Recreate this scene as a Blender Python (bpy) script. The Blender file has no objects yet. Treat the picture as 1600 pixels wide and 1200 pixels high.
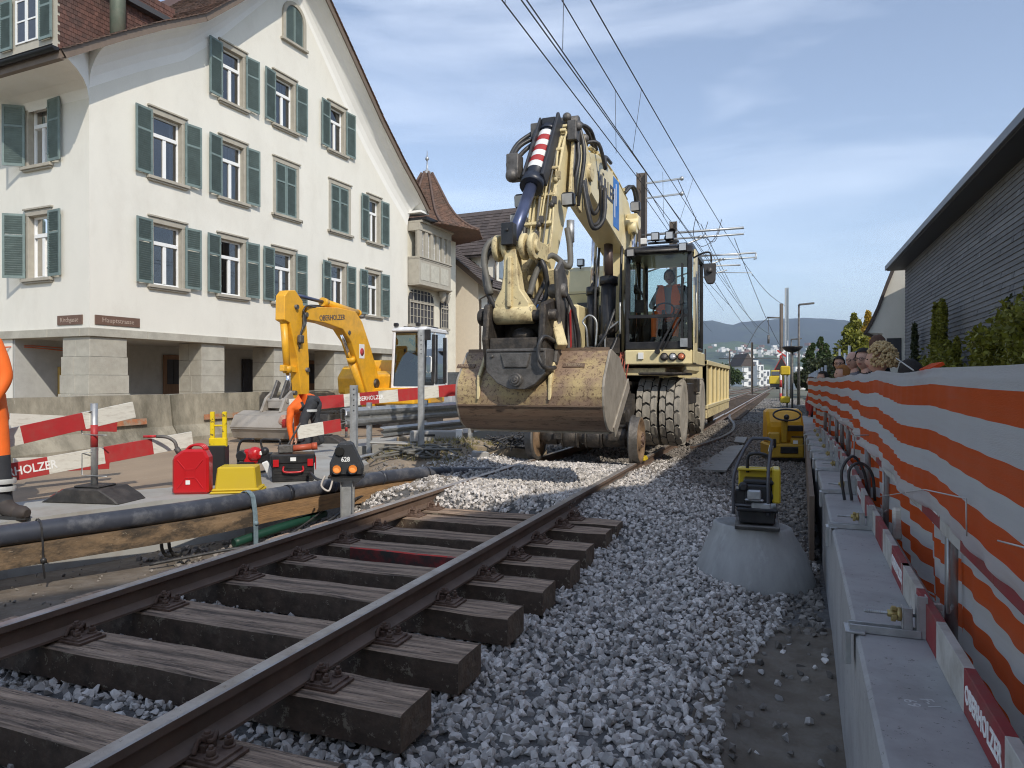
import bpy, bmesh, math, random
import numpy as np
from mathutils import Vector, Matrix
random.seed(7); rng = np.random.default_rng(7)
R = math.radians; PI = math.pi
S = bpy.context.scene; COL = S.collection

# ---------------------------------------------------------------- camera, sky, sun, exposure
# world frame: +Y runs along the track, +X to its right, z = 0 is the top of the rails
AZ = R(21.0); CA, SA = math.cos(AZ), math.sin(AZ); CAMZ = 1.16; FPX = 1110.0; HOR = 595.0
cd = bpy.data.cameras.new('camera'); cam = bpy.data.objects.new('camera', cd); COL.objects.link(cam)
cam.location = (0, 0, CAMZ); cam.rotation_euler = (R(90-0.26), 0, AZ)
cd.sensor_width = 36; cd.lens = FPX/1600*36; cd.clip_start = 0.05; cd.clip_end = 30000
S.camera = cam
SUN_EL, SUN_DX, SUN_DY = R(39), 0.45, -0.893      # towards the sun, camera frame (right, forward)
sx, sy = SUN_DX*CA - SUN_DY*SA, SUN_DX*SA + SUN_DY*CA
W = bpy.data.worlds.new('World'); S.world = W; W.use_nodes = True
wn = W.node_tree; wn.nodes.clear()
out = wn.nodes.new('ShaderNodeOutputWorld'); bg = wn.nodes.new('ShaderNodeBackground')
sky = wn.nodes.new('ShaderNodeTexSky'); sky.sky_type = 'NISHITA'; sky.sun_disc = False
sky.sun_elevation = SUN_EL; sky.sun_rotation = math.atan2(sx, sy); sky.air_density = 1.0; sky.dust_density = 0.5; sky.ozone_density = 2.2; sky.altitude = 400
tc = wn.nodes.new('ShaderNodeTexCoord'); mp = wn.nodes.new('ShaderNodeMapping')
mp.inputs['Scale'].default_value = (1.0, 2.2, 7.0); mp.inputs['Rotation'].default_value = (0.15, 0.1, 0.5)
nz = wn.nodes.new('ShaderNodeTexNoise'); nz.inputs['Scale'].default_value = 1.3; nz.inputs['Detail'].default_value = 7; nz.inputs['Roughness'].default_value = 0.55; nz.inputs['Distortion'].default_value = 0.6
rp = wn.nodes.new('ShaderNodeValToRGB'); rp.color_ramp.elements[0].position = 0.46; rp.color_ramp.elements[1].position = 0.80
rp.color_ramp.elements[0].color = (0, 0, 0, 1); rp.color_ramp.elements[1].color = (0.34, 0.34, 0.34, 1)
mx = wn.nodes.new('ShaderNodeMix'); mx.data_type = 'RGBA'; mx.inputs[7].default_value = (9.0, 9.6, 10.6, 1)
L = wn.links.new
L(tc.outputs['Generated'], mp.inputs[0]); L(mp.outputs[0], nz.inputs[0]); L(nz.outputs['Fac'], rp.inputs[0]); L(rp.outputs[0], mx.inputs[0])
hs = wn.nodes.new('ShaderNodeHueSaturation'); hs.inputs['Saturation'].default_value = 0.79; tn = wn.nodes.new('ShaderNodeVectorMath'); tn.operation = 'MULTIPLY'; tn.inputs[1].default_value = (1.0, .995, .985)
L(sky.outputs[0], hs.inputs['Color']); L(hs.outputs[0], tn.inputs[0]); L(tn.outputs[0], mx.inputs[6]); L(mx.outputs[2], bg.inputs[0]); L(bg.outputs[0], out.inputs[0])
bg.inputs[1].default_value = 0.15
sd = bpy.data.lights.new('sun', 'SUN'); sun = bpy.data.objects.new('sun', sd); COL.objects.link(sun)
sd.energy = 2.5; sd.angle = R(0.55); sd.color = (1.0, 0.93, 0.82)
sun.rotation_euler = Vector((sx*math.cos(SUN_EL), sy*math.cos(SUN_EL), math.sin(SUN_EL))).to_track_quat('Z', 'Y').to_euler()
S.render.engine = 'CYCLES'; S.view_settings.view_transform = 'Standard'; S.view_settings.look = 'None'
S.view_settings.exposure = 0.45; S.view_settings.gamma = 1.0
S.cycles.max_bounces = 5; S.cycles.volume_bounces = 0; S.cycles.filter_width = 1.1; S.cycles.transparent_max_bounces = 16

# ---------------------------------------------------------------- placing helpers
def cam2w(X, Y, z): return Vector((X*CA - Y*SA, X*SA + Y*CA, z))
def pz(px, py, z):
    Y = FPX*(CAMZ-z)/(py-HOR); return cam2w((px-800)*Y/FPX, Y, z)
def pd(px, py, Y): return cam2w((px-800)*Y/FPX, Y, CAMZ-(py-HOR)*Y/FPX)
def pu(px, py, u):
    k = (px-800)/FPX; Y = u/(k*CA-SA); return pd(px, py, Y)

# ---------------------------------------------------------------- materials
MATS = {}
def mat(name, col, rough=0.7, metal=0.0, var=0.12, scale=6.0, bump=0.0, bscale=None, dirt=None, damt=0.5, dscale=2.0, stretch=None, island=0.0, trans=0.0, spec=0.5, coat=0.0, dthr=(0.45, 0.65), emit=None, alpha=None, coord='Object', detail=6, speck=None):
    if name in MATS: return MATS[name]
    m = bpy.data.materials.new(name); m.use_nodes = True; MATS[name] = m
    nt = m.node_tree; N = nt.nodes; K = nt.links.new; b = N['Principled BSDF']
    b.inputs['Roughness'].default_value = rough; b.inputs['Metallic'].default_value = metal
    b.inputs['Specular IOR Level'].default_value = spec; b.inputs['Coat Weight'].default_value = coat
    c = (*col, 1); t = N.new('ShaderNodeTexCoord'); src = t.outputs[coord]
    if stretch:
        mpn = N.new('ShaderNodeMapping'); mpn.inputs['Scale'].default_value = stretch; K(src, mpn.inputs[0]); src = mpn.outputs[0]
    n = N.new('ShaderNodeTexNoise'); n.inputs['Scale'].default_value = scale; n.inputs['Detail'].default_value = detail; n.inputs['Roughness'].default_value = 0.65
    K(src, n.inputs[0])
    mr = N.new('ShaderNodeMapRange'); mr.inputs[1].default_value = 0.3; mr.inputs[2].default_value = 0.7; mr.inputs[3].default_value = 1-var; mr.inputs[4].default_value = 1+var
    K(n.outputs['Fac'], mr.inputs[0])
    mul = N.new('ShaderNodeVectorMath'); mul.operation = 'SCALE'; mul.inputs[0].default_value = col; K(mr.outputs[0], mul.inputs['Scale'])
    o = mul.outputs[0]
    if island:
        g = N.new('ShaderNodeNewGeometry'); m2 = N.new('ShaderNodeMapRange'); m2.inputs[3].default_value = 1-island; m2.inputs[4].default_value = 1+island
        K(g.outputs['Random Per Island'], m2.inputs[0]); v2 = N.new('ShaderNodeVectorMath'); v2.operation = 'SCALE'; K(o, v2.inputs[0]); K(m2.outputs[0], v2.inputs['Scale']); o = v2.outputs[0]
    if dirt:
        n2 = N.new('ShaderNodeTexNoise'); n2.inputs['Scale'].default_value = dscale; n2.inputs['Detail'].default_value = 9; n2.inputs['Roughness'].default_value = 0.7; K(src, n2.inputs[0])
        r2 = N.new('ShaderNodeMapRange'); r2.inputs[1].default_value = dthr[0]; r2.inputs[2].default_value = dthr[1]; r2.inputs[3].default_value = 0; r2.inputs[4].default_value = damt
        K(n2.outputs['Fac'], r2.inputs[0]); x = N.new('ShaderNodeMix'); x.data_type = 'RGBA'; x.inputs[7].default_value = (*dirt, 1); K(r2.outputs[0], x.inputs[0]); K(o, x.inputs[6]); o = x.outputs[2]
    if speck:
        n4 = N.new('ShaderNodeTexNoise'); n4.inputs['Scale'].default_value = speck[1]; n4.inputs['Detail'].default_value = 4; n4.inputs['Roughness'].default_value = 0.8; K(src, n4.inputs[0])
        r4 = N.new('ShaderNodeMapRange'); r4.inputs[1].default_value = speck[2]; r4.inputs[2].default_value = speck[2]+.05; r4.inputs[3].default_value = 0; r4.inputs[4].default_value = speck[3]
        K(n4.outputs['Fac'], r4.inputs[0]); x4 = N.new('ShaderNodeMix'); x4.data_type = 'RGBA'; x4.inputs[7].default_value = (*speck[0], 1); K(r4.outputs[0], x4.inputs[0]); K(o, x4.inputs[6]); o = x4.outputs[2]
    K(o, b.inputs['Base Color'])
    if bump:
        n3 = N.new('ShaderNodeTexNoise'); n3.inputs['Scale'].default_value = bscale or scale*4; n3.inputs['Detail'].default_value = 5; K(src, n3.inputs[0])
        bp = N.new('ShaderNodeBump'); bp.inputs['Strength'].default_value = min(1, bump); bp.inputs['Distance'].default_value = 0.02*bump; K(n3.outputs['Fac'], bp.inputs['Height']); K(bp.outputs[0], b.inputs['Normal'])
    if rough > 0.25 and metal > 0.3:
        rr = N.new('ShaderNodeMapRange'); rr.inputs[3].default_value = rough-0.12; rr.inputs[4].default_value = min(1, rough+0.2); K(n.outputs['Fac'], rr.inputs[0]); K(rr.outputs[0], b.inputs['Roughness'])
    if emit: b.inputs['Emission Color'].default_value = (*emit[:3], 1); b.inputs['Emission Strength'].default_value = emit[3]
    if alpha is not None: b.inputs['Alpha'].default_value = alpha
    if trans:
        tl = N.new('ShaderNodeBsdfTranslucent'); K(o, tl.inputs[0]); ms = N.new('ShaderNodeMixShader'); ms.inputs[0].default_value = trans
        K(b.outputs[0], ms.inputs[1]); K(tl.outputs[0], ms.inputs[2]); K(ms.outputs[0], N['Material Output'].inputs[0])
    return m
def glass(name, tint, amount=0.5, rough=0.02):
    if name in MATS: return MATS[name]
    m = bpy.data.materials.new(name); m.use_nodes = True; MATS[name] = m
    N = m.node_tree.nodes; K = m.node_tree.links.new; N.remove(N['Principled BSDF'])
    t = N.new('ShaderNodeBsdfTransparent'); t.inputs[0].default_value = (*tint, 1); g = N.new('ShaderNodeBsdfGlossy'); g.inputs['Roughness'].default_value = rough
    fr = N.new('ShaderNodeFresnel'); fr.inputs[0].default_value = 1.5; mr = N.new('ShaderNodeMapRange'); mr.inputs[3].default_value = amount; mr.inputs[4].default_value = 1.0
    K(fr.outputs[0], mr.inputs[0]); ms = N.new('ShaderNodeMixShader'); K(mr.outputs[0], ms.inputs[0]); K(t.outputs[0], ms.inputs[1]); K(g.outputs[0], ms.inputs[2]); K(ms.outputs[0], N['Material Output'].inputs[0])
    return m
M = {}
M['plaster'] = mat('plaster', (.71, .685, .61), .9, var=.035, scale=1.2, bump=.3, bscale=60, dirt=(.50, .46, .39), damt=.45, dscale=.8, dthr=(.50, .8), stretch=(1, 1, .55), speck=((.42, .38, .32), 9, .70, .5))
M['plaster_side'] = M['plaster']
M['soffit'] = mat('soffit_plaster', (.80, .79, .75), .9, var=.04, scale=1)
M['stone'] = mat('grey_sandstone', (.40, .38, .32), .9, var=.14, scale=3, bump=.4, bscale=25, dirt=(.24, .21, .17), damt=.4, dscale=1.4)
M['stone_trim'] = mat('stone_trim', (.38, .35, .29), .9, var=.1, scale=5, bump=.2)
M['shutter'] = mat('green_shutter_paint', (.155, .205, .195), .6, var=.16, scale=3, dirt=(.22, .29, .27), damt=.4, dscale=4)
M['white_paint'] = mat('white_paint', (.8, .8, .78), .45, var=.03)
M['pane'] = glass('window_glass', (.35, .38, .4), .16)
M['curtain'] = mat('curtain', (.5, .5, .5), .9, var=.25, scale=14, stretch=(6, 6, .3))
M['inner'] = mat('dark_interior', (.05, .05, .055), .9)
M['brown'] = mat('brown_wood_trim', (.16, .12, .09), .6, var=.1)
M['tile'] = mat('roof_tile', (.135, .078, .055), .85, var=.3, scale=7, island=.35, dirt=(.07, .06, .05), damt=.6, dscale=2)
M['tile_dark'] = mat('dark_roof_tile', (.075, .06, .055), .85, var=.2, scale=4, island=.25)
M['gutter'] = mat('dark_gutter', (.02, .02, .022), .4, .4)
M['downpipe'] = mat('brown_downpipe', (.12, .10, .08), .5, .3)
M['conc'] = mat('concrete', (.36, .35, .33), .9, var=.1, scale=3, bump=.3, bscale=40, dirt=(.22, .21, .19), damt=.5, dscale=1.5)
M['conc_new'] = mat('new_concrete', (.36, .355, .35), .85, var=.08, scale=2, bump=.2, bscale=50, dirt=(.2, .19, .18), damt=.6, dscale=2.2, dthr=(.48, .7), speck=((.09, .085, .08), 38, .62, .8))
M['barrier'] = mat('barrier_concrete', (.35, .32, .25), .92, var=.2, scale=2.2, bump=.5, bscale=30, dirt=(.12, .11, .08), damt=.85, dscale=1.5, dthr=(.42, .62), stretch=(1, 1, .5), speck=((.6, .57, .5), 40, .66, .6))
M['road'] = mat('dusty_road', (.33, .245, .165), .95, var=.14, scale=.9, bump=.3, bscale=60, dirt=(.21, .165, .125), damt=.7, dscale=.7, stretch=(1, .5, 1), speck=((.5, .44, .36), 30, .62, .5))
M['slab'] = mat('slab_concrete', (.36, .36, .34), .9, var=.1, scale=2, bump=.2, bscale=30, dirt=(.25, .20, .15), damt=.6, dscale=1.2)
M['mud'] = mat('mud', (.15, .122, .092), .85, var=.25, scale=2.5, bump=1, bscale=10, dirt=(.20, .18, .155), damt=.6, dscale=5)
M['gravelbase'] = mat('gravel_base', (.115, .11, .105), .95, var=.35, scale=22, bump=1, bscale=30)
M['rail'] = mat('rail_steel_web', (.165, .112, .083), .6, .15, var=.2, scale=5, bump=.15, bscale=40, dirt=(.19, .15, .12), damt=.4, dscale=7)
M['railhead'] = mat('rail_head_steel', (.50, .46, .42), .42, .55, var=.15, scale=8, dirt=(.26, .20, .16), damt=.6, dscale=5, speck=((.12, .08, .06), 30, .62, .7))
M['rust'] = mat('rusty_iron', (.15, .095, .07), .75, .3, var=.35, scale=20, bump=.4, bscale=70, dirt=(.25, .19, .15), damt=.4, dscale=18)
M['yellow'] = mat('pale_yellow_paint', (.74, .63, .36), .42, var=.05, scale=3, dirt=(.36, .29, .15), damt=.35, dscale=3.5, dthr=(.5, .75), coat=.15)
M['yellow_dirty'] = mat('worn_yellow_paint', (.68, .57, .32), .6, var=.12, scale=6, dirt=(.30, .22, .12), damt=.7, dscale=4, dthr=(.5, .62), bump=.3, bscale=40, speck=((.07, .05, .035), 22, .60, .85))
M['amber'] = mat('orange_yellow_paint', (.80, .41, .02), .4, var=.05, scale=3, dirt=(.3, .16, .05), damt=.3, dscale=5, coat=.2)
M['roller'] = mat('ochre_paint', (.55, .33, .03), .5, var=.12, scale=6, dirt=(.22, .14, .05), damt=.5, dscale=6)
M['shaded_yellow'] = mat('shaded_yellow_hood', (.64, .56, .33), .45, var=.05)  # pale yellow with the boom's shade over the hood put into the colour
M['black'] = mat('black_paint', (.018, .018, .02), .4, var=.15, dirt=(.07, .065, .06), damt=.35, dscale=6)
M['rubber'] = mat('black_rubber', (.028, .027, .027), .6, var=.25, scale=9, dirt=(.11, .10, .09), damt=.45, dscale=7)
M['hose'] = mat('hose_rubber', (.03, .03, .032), .45, var=.2, dirt=(.13, .12, .105), damt=.35, dscale=10)
M['greyhose'] = mat('grey_hose', (.13, .125, .11), .6, var=.2)
M['tyre'] = mat('dusty_tyre', (.34, .31, .26), .95, var=.12, scale=6, bump=.3, bscale=60, dirt=(.18, .165, .14), damt=.5, dscale=8)
M['tyre_gap'] = mat('tyre_groove', (.035, .033, .03), .95)
M['chrome'] = mat('chrome_rod', (.75, .75, .78), .12, 1, var=.03)
M['bluerod'] = mat('blue_grey_rod', (.09, .11, .19), .3, .5, var=.08)
M['bucket'] = mat('rusty_bucket', (.30, .205, .14), .6, .1, var=.25, scale=3, bump=.4, bscale=40, dirt=(.52, .40, .19), damt=.85, dscale=1.6, dthr=(.44, .58), speck=((.12, .07, .045), 26, .54, .8))
M['bucket_dark'] = mat('brown_bucket_steel', (.19, .125, .085), .5, .25, speck=((.05, .035, .025), 18, .56, .7), bump=.3, bscale=30, var=.22, scale=3, dirt=(.22, .17, .12), damt=.5, dscale=5, stretch=(.4, 2, 2))
M['bucket_end'] = mat('bucket_end_steel', (.40, .36, .30), .6, .3, var=.15, scale=4, dirt=(.2, .17, .13), damt=.5, dscale=5)
M['greysteel'] = mat('worn_grey_steel', (.16, .15, .14), .55, .55, var=.3, scale=7, bump=.5, bscale=30, dirt=(.06, .055, .05), damt=.7, dscale=5)
M['grease'] = mat('greasy_black_steel', (.045, .04, .036), .5, .4, var=.35, scale=8, bump=.6, bscale=25, dirt=(.16, .13, .10), damt=.5, dscale=9)
M['galv'] = mat('galvanised_steel', (.48, .49, .49), .45, .75, var=.14, scale=14, dirt=(.3, .3, .29), damt=.4, dscale=9)
M['red'] = mat('red_paint', (.42, .028, .03), .5, var=.08, scale=5, dirt=(.3, .1, .08), damt=.35, dscale=9)
M['redcan'] = mat('red_can_paint', (.50, .012, .016), .3, var=.04, coat=.3)
M['plankwhite'] = mat('plank_white_paint', (.66, .64, .57), .7, var=.06, scale=6, dirt=(.34, .29, .23), damt=.5, dscale=8, stretch=(1, 1, 5), dthr=(.5, .68))
M['red_dull'] = mat('dark_red_board_paint', (.25, .025, .03), .6, var=.12, scale=5, dirt=(.16, .09, .07), damt=.5, dscale=9); M['white_dull'] = mat('dull_white_board_paint', (.46, .45, .42), .75, var=.1, scale=6, dirt=(.26, .23, .19), damt=.6, dscale=7)  # darker, duller red and white for the boards along the wall
M['plankwood'] = mat('plank_wood_edge', (.28, .22, .15), .85, var=.3, scale=9)
M['orange'] = mat('hi_vis_orange', (.95, .17, .02), .75, var=.08, scale=9, bump=.3, bscale=12)
M['navy'] = mat('dark_grey_trousers', (.04, .043, .05), .85, var=.2, scale=10, bump=.3, bscale=12)
M['reflect'] = mat('reflective_tape', (.6, .61, .6), .35, .2)
M['skin'] = mat('skin', (.56, .33, .24), .55, var=.06, scale=20)
M['shirt'] = mat('grey_shirt', (.34, .38, .38), .85, var=.1, scale=12, bump=.3, bscale=14)
M['pipe'] = mat('black_plastic_pipe', (.045, .05, .065), .42, var=.2, scale=6, dirt=(.20, .20, .21), damt=.55, dscale=5, dthr=(.5, .68))
M['yellowbox'] = mat('yellow_plastic', (.60, .43, .02), .45, var=.06, scale=4, dirt=(.4, .28, .05), damt=.3)
M['yellowpole'] = mat('yellow_pole_paint', (.75, .55, .01), .45, var=.1, dirt=(.12, .09, .04), damt=.9, dscale=22, dthr=(.56, .6))
M['dirt'] = mat('dry_soil', (.26, .205, .15), .95, var=.25, scale=5, bump=1, bscale=14, dirt=(.38, .31, .23), damt=.6, dscale=4)
M['drygrass'] = mat('dry_grass', (.28, .24, .09), .8, var=.25, scale=5, island=.3, trans=.3)
M['slate'] = mat('dark_wood_shingle', (.16, .165, .175), .8, var=.12, scale=7, stretch=(1, .4, 4), island=.12, dirt=(.09, .093, .10), damt=.6, dscale=1.2)
M['darkeave'] = mat('dark_eave_metal', (.055, .056, .06), .6, var=.06)
M['dark_wall'] = mat('dark_backing_wall', (.06, .055, .05), .9)  # even dark tone for the wall behind the shingle courses
M['door'] = mat('brown_wood_door', (.19, .10, .05), .6, var=.2, scale=4, stretch=(6, 6, .5))
M['steelplate'] = mat('ground_steel_plate', (.17, .165, .16), .6, .3, var=.2, scale=4, dirt=(.25, .23, .2), damt=.4, dscale=5)
M['bark'] = mat('bark', (.10, .075, .055), .95, var=.2, scale=9, bump=.5)
M['leaf_yg'] = mat('yellow_green_leaf', (.20, .20, .025), .6, var=.3, scale=3, island=.45, trans=.3)
M['leaf_g'] = mat('green_leaf', (.055, .085, .022), .6, var=.3, scale=3, island=.45, trans=.3)
M['leaf_dk'] = mat('dark_leaf', (.045, .055, .02), .6, var=.3, scale=3, island=.45, trans=.25)
M['leaf_y'] = mat('golden_leaf', (.42, .27, .03), .6, var=.25, scale=2, island=.4, trans=.3)
M['screen_glass'] = glass('tinted_windscreen', (.93, .97, .96), .0)
M['cabglass'] = glass('cab_side_glass', (.70, .84, .79), .08)
M['lamp'] = mat('lamp_lens', (.5, .5, .5), .15, .3, var=.1)
M['bluepaint'] = mat('blue_paint', (.012, .16, .52), .45)
M['letter_dark'] = mat('dark_lettering', (.05, .06, .09), .6)
M['letter_white'] = mat('white_lettering', (.8, .8, .78), .6)

# ---------------------------------------------------------------- mesh builder
class MB:
    def __init__(s): s.v = []; s.f = []; s.mi = []; s.sm = []; s.cur = 0; s.smooth = False; s.T = None
    def _v(s, p):
        p = Vector(p); s.v.append(tuple(s.T @ p if s.T else p)); return len(s.v)-1
    def face(s, ids): s.f.append(ids); s.mi.append(s.cur); s.sm.append(s.smooth)
    def poly(s, pts): s.face([s._v(p) for p in pts]); return s
    def m(s, i): s.cur = i; return s
    def box(s, c, d, rz=0, rx=0, ry=0, taper=1.0, tx=None):
        rot = Matrix.Rotation(rz, 3, 'Z') @ Matrix.Rotation(ry, 3, 'Y') @ Matrix.Rotation(rx, 3, 'X'); c = Vector(c); ids = []
        tx = taper if tx is None else tx
        for k in (-.5, .5):
            t1, t2 = (tx, taper) if k > 0 else (1, 1)
            for i, j in ((-.5, -.5), (.5, -.5), (.5, .5), (-.5, .5)): ids.append(s._v(c + rot @ Vector((i*d[0]*t1, j*d[1]*t2, k*d[2]))))
        a = ids; sm = s.smooth; s.smooth = False
        for q in ((0, 3, 2, 1), (4, 5, 6, 7), (0, 1, 5, 4), (1, 2, 6, 5), (2, 3, 7, 6), (3, 0, 4, 7)): s.face([a[i] for i in q])
        s.smooth = sm; return s
    def bbox(s, a, b): return s.box([(a[i]+b[i])/2 for i in range(3)], [abs(b[i]-a[i]) for i in range(3)])
    def bar(s, p0, p1, w, h=None, up=(0, 0, 1)):
        h = h or w; p0, p1 = Vector(p0), Vector(p1); d = p1-p0; L_ = d.length
        if L_ < 1e-6: return s
        d /= L_; up = Vector(up); x = d.cross(up)
        if x.length < 1e-3: x = d.cross(Vector((0, 1, 0)))
        x.normalize(); y = x.cross(d)
        a = []
        for p in (p0, p1):
            for i, j in ((-.5, -.5), (.5, -.5), (.5, .5), (-.5, .5)): a.append(s._v(p + x*i*w + y*j*h))
        for q in ((0, 3, 2, 1), (4, 5, 6, 7), (0, 1, 5, 4), (1, 2, 6, 5), (2, 3, 7, 6), (3, 0, 4, 7)): s.face([a[i] for i in q])
        return s
    def tube(s, pts, r, n=8, r1=None, cap=True):
        pts = [Vector(p) for p in pts]; k = len(pts); rings = []; sm = s.smooth
        for i, p in enumerate(pts):
            t = (pts[min(i+1, k-1)] - pts[max(i-1, 0)]).normalized()
            if i == 0:
                x = t.cross(Vector((0, 0, 1)));
                if x.length < .05: x = t.cross(Vector((0, 1, 0)))
            else: x = x - t*x.dot(t)
            x.normalize(); y = t.cross(x)
            rr = r if r1 is None else r + (r1-r)*i/(k-1)
            if isinstance(r, (list, tuple)): rr = r[i]
            rings.append([s._v(p + x*math.cos(2*PI*j/n)*rr + y*math.sin(2*PI*j/n)*rr) for j in range(n)])
        s.smooth = True
        for a, b in zip(rings, rings[1:]):
            for j in range(n): s.face([a[j], a[(j+1) % n], b[(j+1) % n], b[j]])
        s.smooth = False
        if cap: s.face(rings[0][::-1]); s.face(rings[-1][:])
        s.smooth = sm; return s
    def cyl(s, p0, p1, r, n=16, r1=None): return s.tube([p0, p1], r, n, r1)
    def prism(s, poly, axis, a, b):          # poly in the two other axes (cyclic order), extruded along axis from a to b
        n = len(poly)
        def P(q, w):
            return {'x': (w, q[0], q[1]), 'y': (q[0], w, q[1]), 'z': (q[0], q[1], w)}[axis]
        A = [s._v(P(q, a)) for q in poly]; B = [s._v(P(q, b)) for q in poly]
        s.face(A[::-1]); s.face(B)
        for i in range(n): s.face([A[i], A[(i+1) % n], B[(i+1) % n], B[i]])
        return s
    def lathe(s, prof, n=20, c=(0, 0, 0), axis='z', cap=True):
        c = Vector(c); rings = []
        for r, h in prof:
            rg = []
            for j in range(n):
                a = 2*PI*j/n; q = {'z': (r*math.cos(a), r*math.sin(a), h), 'x': (h, r*math.cos(a), r*math.sin(a)), 'y': (r*math.cos(a), h, r*math.sin(a))}[axis]
                rg.append(s._v(c + Vector(q)))
            rings.append(rg)
        sm = s.smooth; s.smooth = True
        for a, b in zip(rings, rings[1:]):
            for j in range(n): s.face([a[j], a[(j+1) % n], b[(j+1) % n], b[j]])
        s.smooth = False
        if cap: s.face(rings[0][::-1]); s.face(rings[-1][:])
        s.smooth = sm; return s
    def ball(s, c, r, n=10, m_=7, sc=(1, 1, 1)):
        c = Vector(c); rings = []
        for i in range(1, m_):
            a = PI*i/m_; rings.append([s._v(c + Vector((sc[0]*r*math.sin(a)*math.cos(2*PI*j/n), sc[1]*r*math.sin(a)*math.sin(2*PI*j/n), sc[2]*r*math.cos(a)))) for j in range(n)])
        t = s._v(c + Vector((0, 0, r*sc[2]))); b = s._v(c - Vector((0, 0, r*sc[2]))); sm = s.smooth; s.smooth = True
        for x, y in zip(rings, rings[1:]):
            for j in range(n): s.face([x[j], y[j], y[(j+1) % n], x[(j+1) % n]])
        for j in range(n): s.face([t, rings[0][j], rings[0][(j+1) % n]]); s.face([b, rings[-1][(j+1) % n], rings[-1][j]])
        s.smooth = sm; return s
    def build(s, name, mats, parent=None, bevel=0, fix=True, loc=None):
        me = bpy.data.meshes.new(name); me.from_pydata(s.v, [], s.f)
        if not isinstance(mats, (list, tuple)): mats = [mats]
        for m_ in mats: me.materials.append(m_)
        me.polygons.foreach_set('material_index', s.mi); me.polygons.foreach_set('use_smooth', s.sm)
        if fix and len(s.f) < 60000:
            bm = bmesh.new(); bm.from_mesh(me); bmesh.ops.recalc_face_normals(bm, faces=bm.faces)
            if bevel:
                ed = [e for e in bm.edges if len(e.link_faces) == 2 and e.calc_face_angle(0) > .6]
                bmesh.ops.bevel(bm, geom=ed, offset=bevel, segments=1, profile=.5, affect='EDGES', clamp_overlap=True)
            bm.to_mesh(me); bm.free()
        o = bpy.data.objects.new(name, me); COL.objects.link(o)
        if parent: o.parent = parent
        if loc: o.location = loc
        return o
def split(o, mats=None):                      # loose pieces of one mesh become objects of their own
    me = o.data; n = len(me.vertices); par = list(range(n))
    def f(i):
        while par[i] != i: par[i] = par[par[i]]; i = par[i]
        return i
    for e in me.edges:
        a, c = f(e.vertices[0]), f(e.vertices[1])
        if a != c: par[a] = c
    grp = {}
    for p in me.polygons: grp.setdefault(f(p.vertices[0]), []).append(p)
    outl = []
    for ps in grp.values():
        ids = sorted({v for p in ps for v in p.vertices}); ix = {v: i for i, v in enumerate(ids)}; m2 = bpy.data.meshes.new(o.name); m2.from_pydata([me.vertices[v].co[:] for v in ids], [], [[ix[v] for v in p.vertices] for p in ps])
        for m_ in me.materials: m2.materials.append(m_)
        m2.polygons.foreach_set('material_index', [p.material_index for p in ps]); m2.polygons.foreach_set('use_smooth', [p.use_smooth for p in ps])
        q = bpy.data.objects.new(o.name.split('.')[0], m2); COL.objects.link(q); q.parent = o.parent; q.matrix_local = o.matrix_local.copy(); outl.append(q)
    bpy.data.objects.remove(o); return outl
def tag(o, label=None, cat=None, group=None, kind=None):
    if label: o['label'] = label
    if cat: o['category'] = cat
    if group: o['group'] = group
    if kind: o['kind'] = kind
    return o
def thing(name, label, cat, loc=(0, 0, 0), rz=0, group=None):
    o = bpy.data.objects.new(name, None); COL.objects.link(o); o.location = loc; o.rotation_euler = (0, 0, rz); o.empty_display_size = .1
    return tag(o, label, cat, group)
def copy_tree(o, parent=None, loc=None, rz=None, label=None):
    c = o.copy(); COL.objects.link(c)
    if parent: c.parent = parent
    if loc is not None: c.location = loc
    if rz is not None: c.rotation_euler = (0, 0, rz)
    if label: c['label'] = label
    for ch in list(o.children): copy_tree(ch, c)
    return c
def text(name, body, size, m_, parent, loc, rot, ext=.002, sx=1.0, bold=0.0, align='CENTER'):
    cu = bpy.data.curves.new(name, 'FONT'); cu.body = body; cu.size = size; cu.extrude = ext; cu.align_x = align; cu.align_y = 'CENTER'; cu.offset = bold; cu.resolution_u = 2
    cu.materials.append(m_); tmp = bpy.data.objects.new('tmp', cu); me = bpy.data.meshes.new_from_object(tmp); bpy.data.objects.remove(tmp); bpy.data.curves.remove(cu)
    o = bpy.data.objects.new(name, me); COL.objects.link(o); o.parent = parent; o.location = loc
    o.rotation_euler = rot; o.scale = (sx, 1, 1); return o
def bez(pts, n=6):                           # smooth path through points
    P = [Vector(p) for p in pts]; o = []
    for i in range(len(P)-1):
        a, b, c, d = P[max(i-1, 0)], P[i], P[i+1], P[min(i+2, len(P)-1)]
        for k in range(n):
            t = k/n; o.append(.5*((2*b) + (-a+c)*t + (2*a-5*b+4*c-d)*t*t + (-a+3*b-3*c+d)*t**3))
    o.append(P[-1]); return o
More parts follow.
